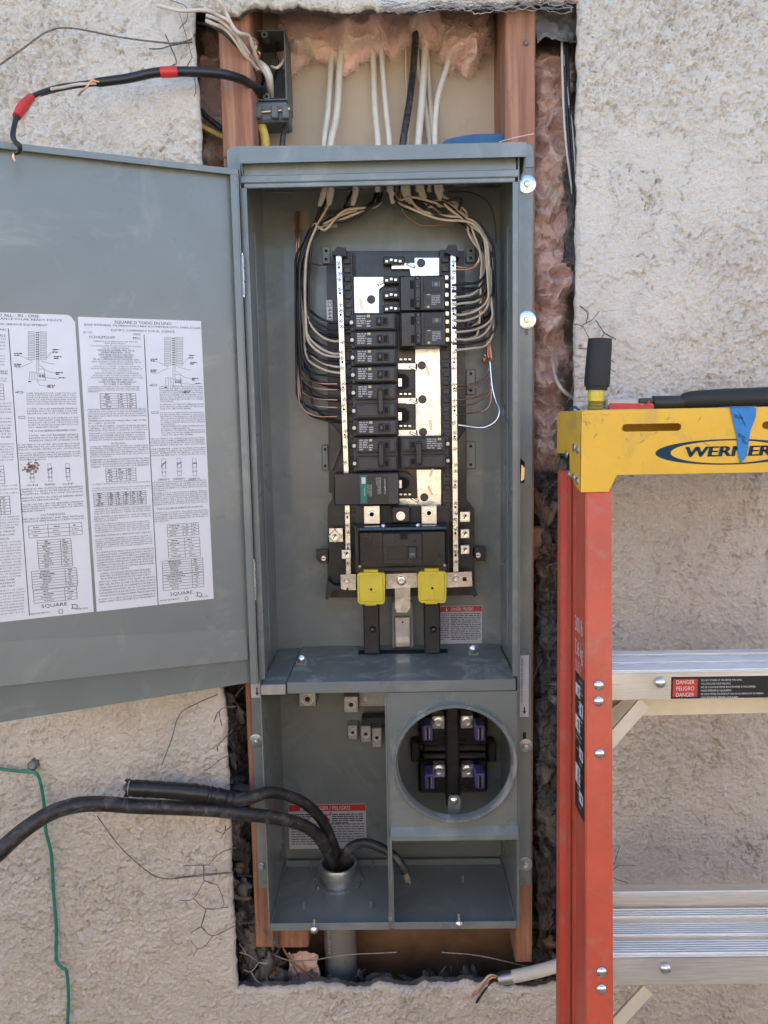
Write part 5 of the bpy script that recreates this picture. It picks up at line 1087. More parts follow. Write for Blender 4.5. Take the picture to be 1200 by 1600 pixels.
for (u0, u1, uu, vv) in ((568, 594, 581, 803), (658, 683, 670, 801)):
    m = MB(); m.pbox(u0, 790, u1, 819, .100, .112, 'tin', .001); m.build('main_lug', pi); p = P(uu, vv, .100)
    m = MB(); m.cyl(p, p - Y_ * .004, .0085, 'zinc', 6); m.lathe(p - Y_ * .004, (0, -1, 0), [(0, .0062), (.002, .0055), (.002, .0035), (0, .0030), (0, 0)], 'zinc', 16); m.build('lug_nut', pi)
m = MB(); m.pbox(611, 790, 642, 818, .094, .115, 'black_plastic', .003); m.build('centre_post', pi); m = MB(); m.lathe(P(626, 806, .094), (0, -1, 0), [(0, .0070), (.002, .0070), (.002, .0045), (.0035, .004), (.0035, 0)], 'zinc', 18); m.build('post_screw', pi)
m = MB(); m.pbox(524, 490, 543, 760, .1, .1, 'recess') if False else None
# number tag beside the left bar
a, c = P(510, 469, .150), P(520, 504, .150); m = MB(); m.box(a.x, c.x, .1495, .150, c.z, a.z, 'decal_white'); text(m, '224445', (a.x + .002, .1492, a.z - .001), -Z_, X_, .0062, 'ink', width=(a.z - c.z) - .002); m.build('number_tag', pi)

# ---- breakers
def breaker(u0, v0, u1, v1, Yf, kind, label, group, flip=False):
    """moulded breaker; kind single / double; flip mirrors left-right"""
    a, c = P(u0, v0, Yf), P(u1, v1, Yf); x0_, x1_, z0_, z1_ = a.x, c.x, c.z + .0004, a.z - .0004; w_, h_ = x1_ - x0_, z1_ - z0_
    root = thing('circuit_breaker', ((x0_ + x1_) / 2, .136, (z0_ + z1_) / 2), label, 'circuit breaker', group)
    fx = (lambda f: x1_ - f * w_) if flip else (lambda f: x0_ + f * w_)
    def bx(mb, f0, f1, g0, g1, y0, y1, mm, ch=.0006):
        mb.box(min(fx(f0), fx(f1)), max(fx(f0), fx(f1)), y0, y1, z0_ + g0 * h_, z0_ + g1 * h_, mm, ch)
    m = MB(); bx(m, .0, 1, 0, 1, Yf + .010, .136, 'breaker_grey', .0012)
    rows = [(0, 1)] if kind == 'single' else [(0, .49), (.51, 1)]
    for g0, g1 in rows: bx(m, .08, .97, g0 + .04, g1 - .04, Yf, Yf + .011, 'breaker_grey', .0015); bx(m, .12, .93, g0 + .09, g1 - .09, Yf - .0008, Yf + .001, 'breaker_grey', .0008)
    m.build('breaker_body', root)
    for i, (g0, g1) in enumerate(rows):
        gh = g1 - g0
        m = MB(); bx(m, .56, .82, g0 + gh * .26, g0 + gh * .74, Yf - .0022, Yf, 'black_plastic', .0006); bx(m, .71, .79, g0 + gh * .33, g0 + gh * .67, Yf - .0026, Yf - .0021, 'recess', 0); m.build('toggle_surround', root)
        m = MB(); bx(m, .59, .67, g0 + gh * .30, g0 + gh * .70, Yf - .010, Yf - .0022, 'toggle', .0010); 
        text(m, '20', (fx(.63) - .0012, Yf - .0103, z0_ + (g0 + gh * .46) * h_), X_, Z_, .0018, 'decal_grey'); m.build('toggle', root)
        m = MB(); cc = Vector((fx(.035), Yf + .004, z0_ + (g0 + gh / 2) * h_)); m.cbox(cc + Y_ * .006, (.0038, .004, .0048), 'black_plastic', .0008); m.lathe(cc + Y_ * .0015, (0, -1, 0), [(0, .0030), (.001, .0028), (.001, 0)], 'alu_dull', 10); m.build('terminal', root)
    if kind != 'single':
        m = MB(); bx(m, .57, .69, .20, .80, Yf - .0125, Yf - .0100, 'toggle', .0010); m.build('handle_tie', root)
    g0, g1 = rows[-1]; gh = g1 - g0; m = MB(); xl = min(fx(.15), fx(.46)); ww = .31 * w_; zt_ = z0_ + (g1 - gh * .22) * h_; y = Yf - .0012
    scribble(m, (xl, y, zt_), X_, Z_, ww * .62, 5, gh * h_ * .135, 'decal_grey', .6, int(u0 + v0)); scribble(m, (xl + ww * .68, y, zt_ - gh * h_ * .30), X_, Z_, ww * .3, 3, gh * h_ * .135, 'decal_grey', .6, int(v0))
    m.box(xl + ww * .70, xl + ww * .92, y, y + .0002, zt_ - .0008, zt_ + .0028, 'decal_yellow'); m.build('rating_print', root)
    return root
lg = 'circuit breakers in the left column'
b1 = breaker(547, 517, 621, 543, .095, 'single', 'second breaker from the top of the left column, single toggle', lg)
for v, lab in ((544.5, 'third breaker down the left column, with yellowish rating print'), (572, 'fourth breaker down the left column, just above the first tied pair'), (655.5, 'single breaker squeezed between the two tied pairs in the left column')):
    c_ = copy_tree(b1, None, P(584 + (v - 517) * .02, v, .095) - P(584, 517, .095)); c_['label'] = lab
b0 = breaker(546, 489, 620, 516, .095, 'single', 'topmost breaker of the left column, below the exposed silver bus plate', lg)
d1 = breaker(549, 599.5, 622, 654.5, .095, 'double', 'upper two-pole breaker with tied handles in the left column', lg)
d2 = copy_tree(d1, None, P(586, 683, .095) - P(585, 599.5, .095)); d2['label'] = 'lower two-pole breaker with tied handles, above the surge protector'
d3 = breaker(625, 682, 703, 733, .095, 'double', 'lone two-pole breaker low in the right column, dusty upper pole', None, True)
def quadbreaker(u0, v0, u1, v1, Yf, label):
    a, c = P(u0, v0, Yf), P(u1, v1, Yf); x0_, x1_, z0_, z1_ = a.x, c.x, c.z + .0003, a.z - .0003; w_, h_ = x1_ - x0_, z1_ - z0_
    root = thing('circuit_breaker', ((x0_ + x1_) / 2, .136, (z0_ + z1_) / 2), label, 'circuit breaker', 'black quad breakers at the top of the right column')
    def bx(mb, f0, f1, g0, g1, y0, y1, mm, ch=.0006): mb.box(x0_ + f0 * w_, x0_ + f1 * w_, y0, y1, z0_ + g0 * h_, z0_ + g1 * h_, mm, ch)
    m = MB(); bx(m, 0, 1, 0, 1, Yf + .008, .136, 'black_plastic', .001); bx(m, .02, .95, .01, .99, Yf, Yf + .009, 'black_gloss', .0015); bx(m, .50, .88, .05, .48, Yf - .001, Yf + .001, 'breaker_grey', .0005); bx(m, .50, .88, .52, .95, Yf - .001, Yf + .001, 'black_plastic', .0005); m.build('breaker_body', root)
    for g in (.10, .62):
        m = MB(); bx(m, .23, .30, g + .02, g + .24, Yf - .003, Yf + .001, 'recess', .0005); m.build('toggle_surround', root)
    m = MB(); bx(m, .32, .44, .06, .96, Yf - .010, Yf, 'toggle', .0012); m.build('handle_tie', root)
    for g in (.12, .26, .62, .84):
        m = MB(); bx(m, .345, .415, g, g + .10, Yf - .0115, Yf - .010, 'toggle', .0005); text(m, '20', (x0_ + .36 * w_, Yf - .0118, z0_ + (g + .025) * h_), X_, Z_, .0018, 'decal_grey'); m.build('toggle', root)
    for g in (.08, .20, .33, .45, .58, .70, .82, .93)[1::2]:
        m = MB(); cc = Vector((x0_ + .975 * w_, Yf + .003, z0_ + g * h_)); m.lathe(cc, (0, -1, 0), [(0, .0034), (.0012, .0030), (.0012, 0)], 'gold_zinc', 10); m.cbox(cc + Y_ * .004, (.0038, .003, .0036), 'alu_dull', .0006); m.build('terminal', root)
    m = MB(); y = Yf - .0013; m.box(x0_ + .57 * w_, x0_ + .62 * w_, y, y + .0002, z0_ + .08 * h_, z0_ + .14 * h_, 'decal_yellow')
    scribble(m, (x0_ + .56 * w_, y, z0_ + .44 * h_), X_, Z_, .012, 1, .0024, 'decal_grey', .6, 1); scribble(m, (x0_ + .66 * w_, y, z0_ + .40 * h_), X_, Z_, .013, 6, .0024, 'decal_grey', .5, 2)
    cc = Vector((x0_ + .76 * w_, y, z0_ + .74 * h_))
    for sg in (-1, 1): m.box(cc.x + sg * .0052 - .0002, cc.x + sg * .0052 + .0002, y, y + .0002, cc.z - .004, cc.z + .004, 'decal_grey')
    m.lathe(cc, (0, -1, 0), [(0, .0032), (.0001, .0032), (.0001, .0026), (0, .0026)], 'decal_grey', 16); m.box(cc.x - .0012, cc.x + .0012, y, y + .0002, cc.z - .0015, cc.z + .0015, 'decal_grey'); m.build('rating_print', root)
    return root
q1 = quadbreaker(623, 430.5, 700, 485.5, .092, 'upper black quad breaker at the top of the right column')
q2 = copy_tree(q1, None, P(663, 487, .092) - P(662, 430.5, .092)); q2['label'] = 'lower black quad breaker of the right column, above the copper coloured bus bar'
# surge protector
sg_ = thing('surge_protector', P(572, 789, .136), 'wide black plug-in module with a green stripe and white print below the left breakers', 'surge protector')
m = MB(); m.pbox(522, 739, 624, 789, .090, .138, 'black_plastic', .0016); m.pbox(561, 740.5, 623, 788, .0885, .090, 'breaker_grey', .0006); m.build('module_body', sg_)
m = MB(); m.pbox(563.5, 743, 573, 786, .0881, .0885, 'green_label'); m.pbox(574, 743, 607, 786, .0881, .0885, 'label_black'); 
p = P(571.5, 756, .0879); text(m, 'Schneider', P(570.8, 775, .0879), Z_, -X_, .0022, 'decal_white', width=.014); text(m, 'SurgeBreaker', P(602.5, 772, .0879), Z_, -X_, .0022, 'decal_white', width=.024)
m.pbox(565, 746, 571, 756, .0878, .0880, 'decal_white'); m.pbox(587, 747, 591.5, 752, .0878, .0880, 'green_label')
scribble(m, P(594, 746, .0879), -Z_, X_, .026, 4, .0020, 'decal_grey', .4, 8); scribble(m, P(580, 757, .0879), -Z_, X_, .018, 4, .0019, 'decal_grey', .4, 18); m.build('front_label', sg_)
# main breaker
mb_ = thing('main_breaker', P(628, 890, .13), 'large black main breaker with a recessed switch, above two yellow terminal covers', 'main breaker')
m = MB(); m.pbox(553, 820, 700, 894, .092, .138, 'black_plastic', .002); m.pbox(560, 829, 698, 887, .078, .093, 'black_gloss', .003); m.pbox(557, 823, 699, 829, .074, .092, 'black_gloss', .001); m.build('breaker_case', mb_)
m = MB(); m.pbox(598, 833, 660, 882, .0745, .079, 'black_plastic', .0012); m.build('switch_plate', mb_)
m = MB(); m.pbox(605, 854, 652, 874, .0735, .0746, 'black_gloss', .0004); m.pbox(625, 834, 637, 843, .0735, .0746, 'recess', .0003); m.build('switch_window', mb_)
m = MB(); m.pbox(638, 855, 651, 874, .066, .0735, 'breaker_grey', .0015); text(m, 'ON', P(640, 868, .0656), X_, Z_, .0035, 'decal_grey'); m.build('switch_handle', mb_)
for u, v in ((618, 846), (648, 845)):
    m = MB(); p = P(u, v, .0744); m.cyl(p, p - Y_ * .0003, .0014, 'recess', 8); m.build('rivet_hole', mb_)
for u, v, r in ((599, 822, .0036), (653, 821, .0036), (562, 885, .0028), (695, 883, .0028)):
    m = MB(); m.lathe(P(u, v, .0735 if v < 850 else .0775), (0, -1, 0), [(0, r), (.0018, r * .9), (.003, r * .5), (.0034, 0)], 'zinc' if v < 850 else 'gold_zinc', 12); m.build('case_screw', mb_)
m = MB(); p0, p1 = P(562, 827, .0734), P(690, 825, .0734); m.box(p0.x, p1.x, .0732, .0739, p0.z - .0008, p0.z + .0012, 'blue_plastic'); m.build('protective_film', mb_)
# yellow covers and black legs
for k, (u0, u1, lab) in enumerate(((558, 602, 'yellow plastic terminal cover under the left end of the main breaker'), (653, 698, 'yellow plastic terminal cover under the right end of the main breaker'))):
    dvv = -2 * k; yc = thing('terminal_cover', P((u0 + u1) / 2, 945, .10), lab, 'terminal cover', 'yellow terminal covers')
    m = MB(); m.pprism([(u0, 899 + dvv), (u0 + 4, 895 + dvv), (u1 - 3, 895 + dvv), (u1, 899 + dvv), (u1 - 1, 940 + dvv), (u1 - 4, 944 + dvv), (u0 + 5, 944 + dvv), (u0 + 1, 940 + dvv)], .084, .108, 'yellow_cap')
    m.pbox(u0 + 10, 890 + dvv, u0 + 33, 896 + dvv, .088, .108, 'yellow_cap', .001); m.pbox(u0 + 3, 899 + dvv, u1 - 3, 941 + dvv, .0825, .085, 'yellow_cap', .002); m.pbox(u0 + 12, 943 + dvv, u1 - 14, 946.5 + dvv, .087, .105, 'yellow_cap', .0008); m.build('cover_shell', yc)
    m = MB(); cu = (u0 + u1) / 2; 
    for (a0, b0_, a1, b1_) in ((-8, 925, 7, 926), (-8, 938, 7, 939), (-8, 925, -7, 939), (6, 925, 7, 939), (-4, 928.5, 3, 929.3), (2, 928.5, 3, 934), (-4, 934, 3, 934.8)): m.pbox(cu + a0, b0_ + dvv, cu + a1, b1_ + dvv, .0819, .0826, 'gold_zinc' if False else 'yellow_cap', 0)
    m.build('embossed_mark', yc); m = MB(); p = P(cu, 921 + dvv, .0824); m.cyl(p, p - Y_ * .0003, .0020, 'recess', 10); m.build('cover_hole', yc)
    m = MB(); m.pbox(u0 + 10, 944, u0 + 35, 1022, .122, .150, 'black_plastic', .002); lg_ = m.build('insulated_leg', pi)
    m = MB(); p = P(u0 + 24, 983, .122); m.lathe(p, (0, -1, 0), [(0, .0055), (.004, .0048), (.008, .0035), (.009, 0)], 'black_gloss', 14); m.build('leg_peg', pi)

# ================================================================== BRANCH WIRES
wr = random.Random(21)
def wpath(pts, r, mm, label, group, cat='wire'):
    pts = [pts[0]] + [(u + wr.uniform(-1.6, 1.6), v + wr.uniform(-2.2, 2.2), y + wr.uniform(-.003, .003)) for u, v, y in pts[1:-1]] + [pts[-1]]; m = MB(); m.tube([P(*p) for p in pts], r, mm, 7, 5); return m.build('wire', None, label, cat, group, sharp=60)
left_terms = [(506, 'wire_black', 'first'), (513, 'wire_black', 'second'), (532, 'wire_white', 'first'), (543, 'wire_black', 'third'), (552, 'wire_white', 'second'), (558, 'wire_white', 'third'), (567, 'wire_black', 'fourth'), (574, 'wire_white', 'fourth'), (583, 'wire_white', 'fifth'), (589, 'wire_black', 'fifth'), (620, 'wire_black', 'sixth'), (645, 'wire_black', 'seventh'), (520, 'wire_black', 'ninth'), (598, 'wire_black', 'eighth')]
starts = [(515, 296, .14), (510, 298, .15), (588, 300, .15), (550, 300, .15), (597, 302, .145), (520, 298, .15), (560, 300, .14), (592, 300, .16)]
for k, (v, mm, od) in enumerate(left_terms):
    s_ = starts[k % len(starts)]; t = (v - 500) / 150; off = 14 * (1 - t) + wr.uniform(-2, 2) + (5 if mm == 'wire_white' else 0); y = .135 + wr.uniform(-.014, .014) 
    x = 462 + off; far = s_[0] > 540
    pts = [s_, (s_[0] - (10 if far else 6), s_[1] + (20 if far else 22), .135)]
    if far: pts += [(535 + wr.uniform(-6, 6), 336 + wr.uniform(-6, 8), y - .01), (505 + wr.uniform(-4, 4), 350 + wr.uniform(-6, 8), y - .005)]
    pts += [(486 + off * .4, 362 + wr.uniform(-10, 6), y), (x + 4, 395, y), (x, 440, y), (x + 1, v - 60 if v - 60 > 460 else 462, y)]
    pts += [(x + 6, v - 26, y), (x + 24, v - 8, .128), (x + 44, v - 1, .124), ((533 if mm == 'wire_white' else 545) + (v - 500) * .02, v, .121)]
    wpath(pts, .0020, mm, '%s %s wire from the top turning from the left bundle to the breakers' % (od, 'black' if mm == 'wire_black' else 'cream'), 'insulated wires of the left bundle')
for k in range(7):
    x = 466 + wr.uniform(-2, 18); y = .14 + wr.uniform(-.02, .01); v = (700, 712, 735, 528, 566, 607, 628)[k]; mm = 'wire_black'; s_ = starts[(k * 3) % 8]
    far = s_[0] > 540; pts = [s_, (s_[0] - 9, s_[1] + 16 + wr.uniform(0, 12), .13)]
    if far: pts += [(540 + wr.uniform(-14, 10), 330 + wr.uniform(-10, 14), y), (508 + wr.uniform(-8, 6), 346 + wr.uniform(-12, 10), y)]
    vt_ = min(v, 660)
    pts += [(484 + wr.uniform(-5, 8), 368 + wr.uniform(-14, 10), y), (x + 3, 405, y), (x + wr.uniform(-3, 3), 455, y + .008), (x + 3, vt_ - 52, y + .01), (x + 14, vt_ - 18, y + .01), (x + 38, vt_ - 4, .145), (538, vt_, .147)]
    wpath(pts, .0021, mm, '%s %s wire lying at the back of the left bundle' % (('first', 'second', 'third', 'fourth', 'fifth', 'sixth', 'seventh')[k], 'black'), 'insulated wires of the left bundle')
lt = [(600, 'first'), (609, 'second'), (625, 'third'), (637, 'fourth'), (651, 'fifth')]
for k, (v, od) in enumerate(lt):
    x = 467 + k * -.8
    pts = [(463 + k, 330, .165), (462 + k * 1.5, 352, .160), (463 + k, 380, .155), (464 + k, 430, .16), (466 + k, 500, .165), (x + 1, 560, .15), (x + 2, v - 32, .14), (x + 10, v - 12, .134), (x + 30, v - 3, .127), (527, v, .122)]
    wpath(pts, .0011, 'copper', 'bare copper wire landing on the left neutral bar, %s from the top' % od, 'bare copper ground wires')
right_terms = [(446, 'wire_black'), (455, 'wire_black'), (463, 'wire_white'), (469, 'wire_black'), (476, 'wire_white'), (482, 'wire_black'), (492, 'wire_white'), (501, 'wire_white'), (512, 'wire_black'), (519, 'wire_white'), (530, 'wire_white'), (537, 'wire_black'), (547, 'wire_white')]
starts = [(612, 294, .13), (632, 290, .13), (655, 292, .14), (640, 292, .12), (684, 292, .12), (660, 294, .15), (616, 294, .14), (686, 294, .13)]
nums = ['first', 'second', 'third', 'fourth', 'fifth', 'sixth', 'seventh']; cnt = {'wire_black': 0, 'wire_white': 0}
for k, (v, mm) in enumerate(right_terms):
    s_ = starts[k % len(starts)]; t = (v - 440) / 110; y = .125 + wr.uniform(-.02, .012); off = 20 * t + wr.uniform(-2.5, 2.5) + (4 if mm == 'wire_black' else -3); x = 753 + off
    pts = [s_, (s_[0] + 6, s_[1] + 18, .125)]
    if s_[0] < 650: pts += [(s_[0] + 24, 322 + wr.uniform(-4, 4), y - .005), (690 + wr.uniform(-5, 5), 336 + wr.uniform(-8, 8), y)]
    else: pts += [(700 + wr.uniform(-5, 5), 322 + wr.uniform(-8, 6), y)]
    ve = max(v - 55, 408)
    pts += [(732 + off * .3, 346 + wr.uniform(-5, 6), y), (x - 6, 372, y), (x, 400, y), (x + 3, ve + 4, y), (x + 2, v - 24, y), (x - 12, v - 7, .122), (x - 34, v - 1, .119), (710 + (v - 440) * .01 - (4 if mm == 'wire_black' else 0), v, .116)]
    od = nums[cnt[mm]]; cnt[mm] += 1; col_ = 'black' if mm == 'wire_black' else 'cream'
    wpath(pts, .0020, mm, '%s %s wire from the top turning left out of the right bundle' % (od, col_), 'insulated wires of the right bundle')
for k in range(8):
    x = 756 + wr.uniform(-6, 16); y = .135 + wr.uniform(-.02, .012); mm = 'wire_white' if k % 2 else 'wire_black'; s_ = starts[(k * 3 + 1) % 8]; v = 452 + k * 12
    pts = [s_, (s_[0] + 9, s_[1] + 14 + wr.uniform(0, 10), .125), (s_[0] + 34, 318 + wr.uniform(-8, 14), y), (715 + wr.uniform(-8, 8), 338 + wr.uniform(-14, 12), y), (738 + wr.uniform(-5, 8), 362 + wr.uniform(-10, 10), y), (x, 402, y), (x + wr.uniform(-4, 4), 430, y + .006), (x - 2, v - 18, y + .008), (x - 16, v - 5, .14), (722, v + wr.uniform(-2, 2), .146)]
    wpath(pts, .0018, mm, '%s %s wire lying at the back of the right bundle' % (('first', 'second', 'third', 'fourth', 'fifth', 'sixth', 'seventh', 'eighth')[k], 'cream' if k % 2 else 'black'), 'insulated wires of the right bundle')
for k, (pts, lab) in enumerate((([(700, 300, .14), (735, 302, .13), (762, 316, .13), (774, 345, .13), (775, 380, .135)], 'outermost thin dark wire arching at the top right corner inside the box'),)):
    wpath(pts, .0012, 'wire_black', lab, None)
for k, (v, od) in enumerate(((600, 'first'), (606, 'second'), (625, 'third'), (633, 'fourth'), (648, 'fifth'))):
    pts = [(756 + k, 480, .15), (760 + k * 1.2, 520, .14), (764 + k * .8, 558, .135), (765 + k * .6, 566, .135), (764 + k, v - 22, .135), (752, v - 6, .13), (735, v - 1, .125), (712, v + .5, .117)]
    wpath(pts, .0011, 'copper', 'bare copper wire landing on the right neutral bar, %s from the top' % od, 'bare copper ground wires')
m = MB()
for k in range(4): m.tube([P(758 + 3 * math.cos(a + k), 556 + k * 3 + 2 * math.sin(a * 2), .132 - .003 * math.sin(a + k)) for a in np.linspace(0, 6.2, 12)], .0010, 'copper', 5, 2)
m.build('wire', None, 'twist of copper tying the bare ground wires together right of the breakers', 'wire')
wpath([(766, 566, .13), (769, 600, .125), (775, 625, .12), (780, 640, .11), (777, 656, .11), (765, 666, .115), (748, 668, .12), (716, 664, .118)], .0022, 'zinc', 'thick silvery ground wire looping back to the right neutral bar', None)
wpath([(812, 666, .012), (800, 664, .05), (787, 652, .10), (785, 638, .115), (792, 622, .12), (797, 560, .13), (796, 480, .14)], .0013, 'galv', 'thin silvery wire curving along the right inner wall', None)
for pts in ([(712, 416, .117), (725, 420, .12), (742, 414, .12), (748, 400, .12), (750, 380, .125)], [(712, 421, .117), (728, 423, .12), (744, 418, .12), (750, 405, .12)]):
    wpath(pts, .0011, 'copper', ('upper' if pts[0][1] < 418 else 'lower') + ' of two bare copper wires curling into the top of the right neutral bar', 'bare copper ground wires at the top of the right bar')
wpath([(486, 412, .16), (500, 416, .15), (512, 414, .14), (527, 414, .118)], .0010, 'copper', 'bare copper wire running straight into the top of the left neutral bar', None)
wpath([(625, 300, .14), (630, 330, .15), (650, 348, .16), (668, 354, .165), (690, 352, .165)], .0008, 'copper', 'thin bare copper wire hanging loose under the right bundle', None)
# cable ends with torn sheath at the box ceiling
sheath_labels = ['leftmost cream cable end', 'second cream cable end from the left', 'cream cable end with loose copper strands', 'cream cable end left of the right bundle start', 'cream cable end in the middle of the box ceiling', 'cream cable end right of the middle', 'pale cable end with a black wire beside it', 'rightmost cream cable end']
for k, (u, v, w_, dr) in enumerate(((507, 302, .0052, -8), (517, 300, .006, -3), (556, 303, .005, -6), (611, 298, .005, 3), (630, 294, .006, 7), (637, 298, .0045, 4), (658, 300, .0055, 8), (684, 298, .006, 8))):
    m = MB(); m.tube([P(u, v - 34, .12), P(u, v - 6, .12), P(u + dr * .5, v + 8, .125), P(u + dr, v + 20, .13)], [w_ * .9, w_, w_ * .9, w_ * .6], 'nm_white', 8); m.build('cable_sheath', None, sheath_labels[k] + ' inside the top of the panel', 'cable end', 'stripped cable ends at the ceiling of the panel')
for k, (u, lab) in enumerate(((535, 'left'), (720, 'right'), (574, 'second from left'))):
    m = MB(); p = P(u, 292, .11); p.z = HC - .016; m.cyl(p, p + Z_ * .015, .011, 'galv', 20); m.lathe(p + Z_ * .003, (0, 0, 1), [(0, .010), (0, .0135), (.004, .0135), (.004, .010)], 'galv', 24); m.build('cable_connector', sp, lab + ' cable connector under the box ceiling')
for (u, v, lab) in ((470, 345, 'faded paper tag behind the left wire bundle'), (695, 340, 'faded paper tag behind the right wire bundle')):
    m = MB(); m.pbox(u - 14, v - 14, u + 14, v + 14, YB - .0012, YB - .0004, 'tag_brown'); m.build('paper_tag', None, lab, 'paper tag')
m = MB(); m.pbox(505, 336, 527, 356, YB - .0013, YB - .0005, 'wire_white'); scribble(m, P(507, 341, YB - .0016), X_, Z_, .018, 4, .0035, 'ink_soft', .4, 3); m.build('paper_tag', None, 'small printed paper tag stuck behind the left bundle near the box ceiling', 'paper tag')

# ================================================================== CONDUIT AND FEEDERS
cp = PZ(529, 1376, .002)
cd_ = thing('conduit', (cp.x, cp.y, -.25), 'grey conduit rising through the panel floor with a threaded bushing ring', 'conduit')
rc = .0275
m = MB(); m.cyl((cp.x, cp.y, -.30), (cp.x, cp.y, -.001), rc, 'pvc_grey', 40, cap=False)
text(m, 'SCH 40 PVC 90 C', (cp.x - .010, cp.y - rc + .0005, -.066), Z_, -X_, .0065, 'decal_grey') if False else None
m.build('pipe', cd_)
m = MB()      # print running up the pipe, laid on its curve
v_, f_, w__ = glyphs('RATED FOR 90\u00b0 C', 2); L_ = .068
m.add([Vector((cp.x - (rc + .0003) * math.sin(.55 + yv * .0062 / rc), cp.y - (rc + .0003) * math.cos(.55 + yv * .0062 / rc), -.114 + xv * L_ / w__)) for xv, yv in v_], f_, 'decal_white'); m.build('pipe_print', cd_)
m = MB(); m.lathe((cp.x, cp.y, .0018), (0, 0, 1), [(0, .0395), (.0035, .0395), (.0045, .038), (.0045, .030)], 'galv', 20)
for k in range(10): an = k * .628; m.cbox((cp.x + .0395 * math.cos(an), cp.y + .0395 * math.sin(an), .004), (.0018, .0018, .0022), 'galv', .0006)
m.build('locknut', cd_)
m = MB(); m.lathe((cp.x, cp.y, .006), (0, 0, 1), [(0, .031), (.003, .0315), (.003, .030), (.010, .030), (.012, .033), (.026, .033), (.0285, .0315), (.029, .028), (.025, .0265), (0, .0265), (-.03, .0265)], 'galv', 36); m.build('bushing', cd_)
fg = 'thick black service cables coming out of the conduit'
zc = cp.z + .02
def feeder(pts, rs, label, end=None):
    root = thing('service_cable', Vector((cp.x, cp.y, .0)), label, 'cable', fg); m = MB(); P3 = [Vector((cp.x + pts[0][0], cp.y + pts[0][1], -.03)), Vector((cp.x + pts[1][0], cp.y + pts[1][1], .03))] + [P(*p) for p in pts[2:]]
    m.tube(P3, rs, 'cable_black', 14, 8); m.build('cable_jacket', root); return root, P3
r1, _ = feeder([(-.008, -.004), (-.008, -.006), (512, 1330, .05), (494, 1303, .03), (470, 1288, .015), (430, 1278, -.015), (385, 1272, -.035), (340, 1266, -.045), (270, 1262, -.05), (215, 1260, -.055), (160, 1256, -.06), (120, 1258, -.07), (80, 1270, -.085), (40, 1295, -.10), (0, 1330, -.12), (-40, 1370, -.14), (-130, 1490, -.15), (-190, 1700, -.14), (-200, 2000, -.12)],
               [.0095] * 6 + [.0098, .0098, .0102, .0104, .0108, .011, .0108, .0112, .0118, .012, .012, .012, .012], 'longest thick black cable leaving the frame at the left edge')
r2, _ = feeder([(.004, .006), (.002, .004), (522, 1325, .07), (505, 1285, .05), (480, 1258, .03), (450, 1243, .01), (420, 1238, -.01), (392, 1246, -.03), (370, 1250, -.035), (345, 1246, -.042)], [.0095, .0095, .0090, .0086, .0084, .0084, .0086, .0095, .0100, .0100], 'thick black cable folded back to the left with a taped blunt end')
tw_p = [P(362, 1249, -.037), P(345, 1245, -.042), P(320, 1240, -.046), P(280, 1236, -.05), P(240, 1233, -.052), P(203, 1231, -.055)]
tw_q = []; tw_r = []; rt = random.Random(12)
for k in range(46):
    f = k / 45 * 5; i = min(4, int(f)); tw_q.append(tw_p[i].lerp(tw_p[i + 1], f - i)); tw_r.append(.0113 + .0008 * (k % 4) / 3 + rt.uniform(-.0003, .0006) + (.0010 if 20 < k < 25 else 0))
m = MB(); m.tube(tw_q, tw_r, 'tape_black', 18, 3); m.build('tape_wrap', r2)
m = MB(); e = P(203, 1231, -.055)
vs_ = []; n = 18
for k in range(n):
    an = 2 * math.pi * k / n; rr = .0118; vs_.append(e + Vector((0, math.cos(an) * rr, math.sin(an) * rr)))
for k in range(n):
    an = 2 * math.pi * k / n; rr = .0128; vs_.append(e + Vector((-.0045 * (.4 + (k % 3) * .5), math.cos(an) * rr, math.sin(an) * rr)))
m.add(vs_, [(k, (k + 1) % n, (k + 1) % n + n, k + n) for k in range(n)], 'tape_black'); m.build('ragged_tape_end', r2)
r3, _ = feeder([(.010, -.004), (.010, -.002), (541, 1335, .06), (550, 1322, .05), (572, 1317, .04), (598, 1326, .03), (618, 1340, .022), (630, 1356, .018), (634, 1364, .016)], [.0080, .0080, .0078, .0074, .0072, .0072, .0070, .0068, .0064], 'short black cable curving right to a bare stranded end over the divider')
m = MB(); e0, e1 = P(632, 1360, .017), P(638, 1378, .014)
for k in range(9):
    an = k * .7; o_ = Vector((math.cos(an), math.sin(an), 0)) * (.0030 if k else 0); m.tube([e0 + o_, (e0 + e1) / 2 + o_ * 1.1, e1 + o_ * 1.25 + Vector((0, 0, wr.uniform(-.003, .003)))], .0011, 'dull_strand', 6, 2)
m.build('bare_strands', r3)
# white cable at the lower right
wc = thing('armored_cable', P(820, 1520, .03), 'white sheathed cable with frayed conductors at the lower right corner of the opening', 'cable')
m = MB(); m.tube(pw([(800, 1526, .02), (825, 1521, .015), (850, 1515, .01), (890, 1503, .01), (940, 1490, .0)]), .0095, 'nm_white', 16); m.build('sheath', wc)
m = MB(); m.tube(pw([(779, 1530, .022), (790, 1528, .021), (801, 1526, .02)]), [.0088, .0098, .0100], 'alu_dull', 16); m.build('metal_collar', wc)
for pts, mm in (([(780, 1529, .022), (768, 1527, .015), (757, 1538, .01), (745, 1551, .008), (739, 1556, .01)], 'copper'), ([(780, 1532, .022), (770, 1534, .018), (758, 1546, .012), (744, 1567, .01)], 'wire_black'), ([(781, 1534, .024), (766, 1543, .018), (752, 1556, .015)], 'wire_black'), ([(780, 1527, .022), (766, 1524, .018), (756, 1533, .014), (742, 1548, .012)], 'wire_white')):
    m = MB(); m.tube(pw(pts), .0019, mm, 7); m.build('conductor', wc)
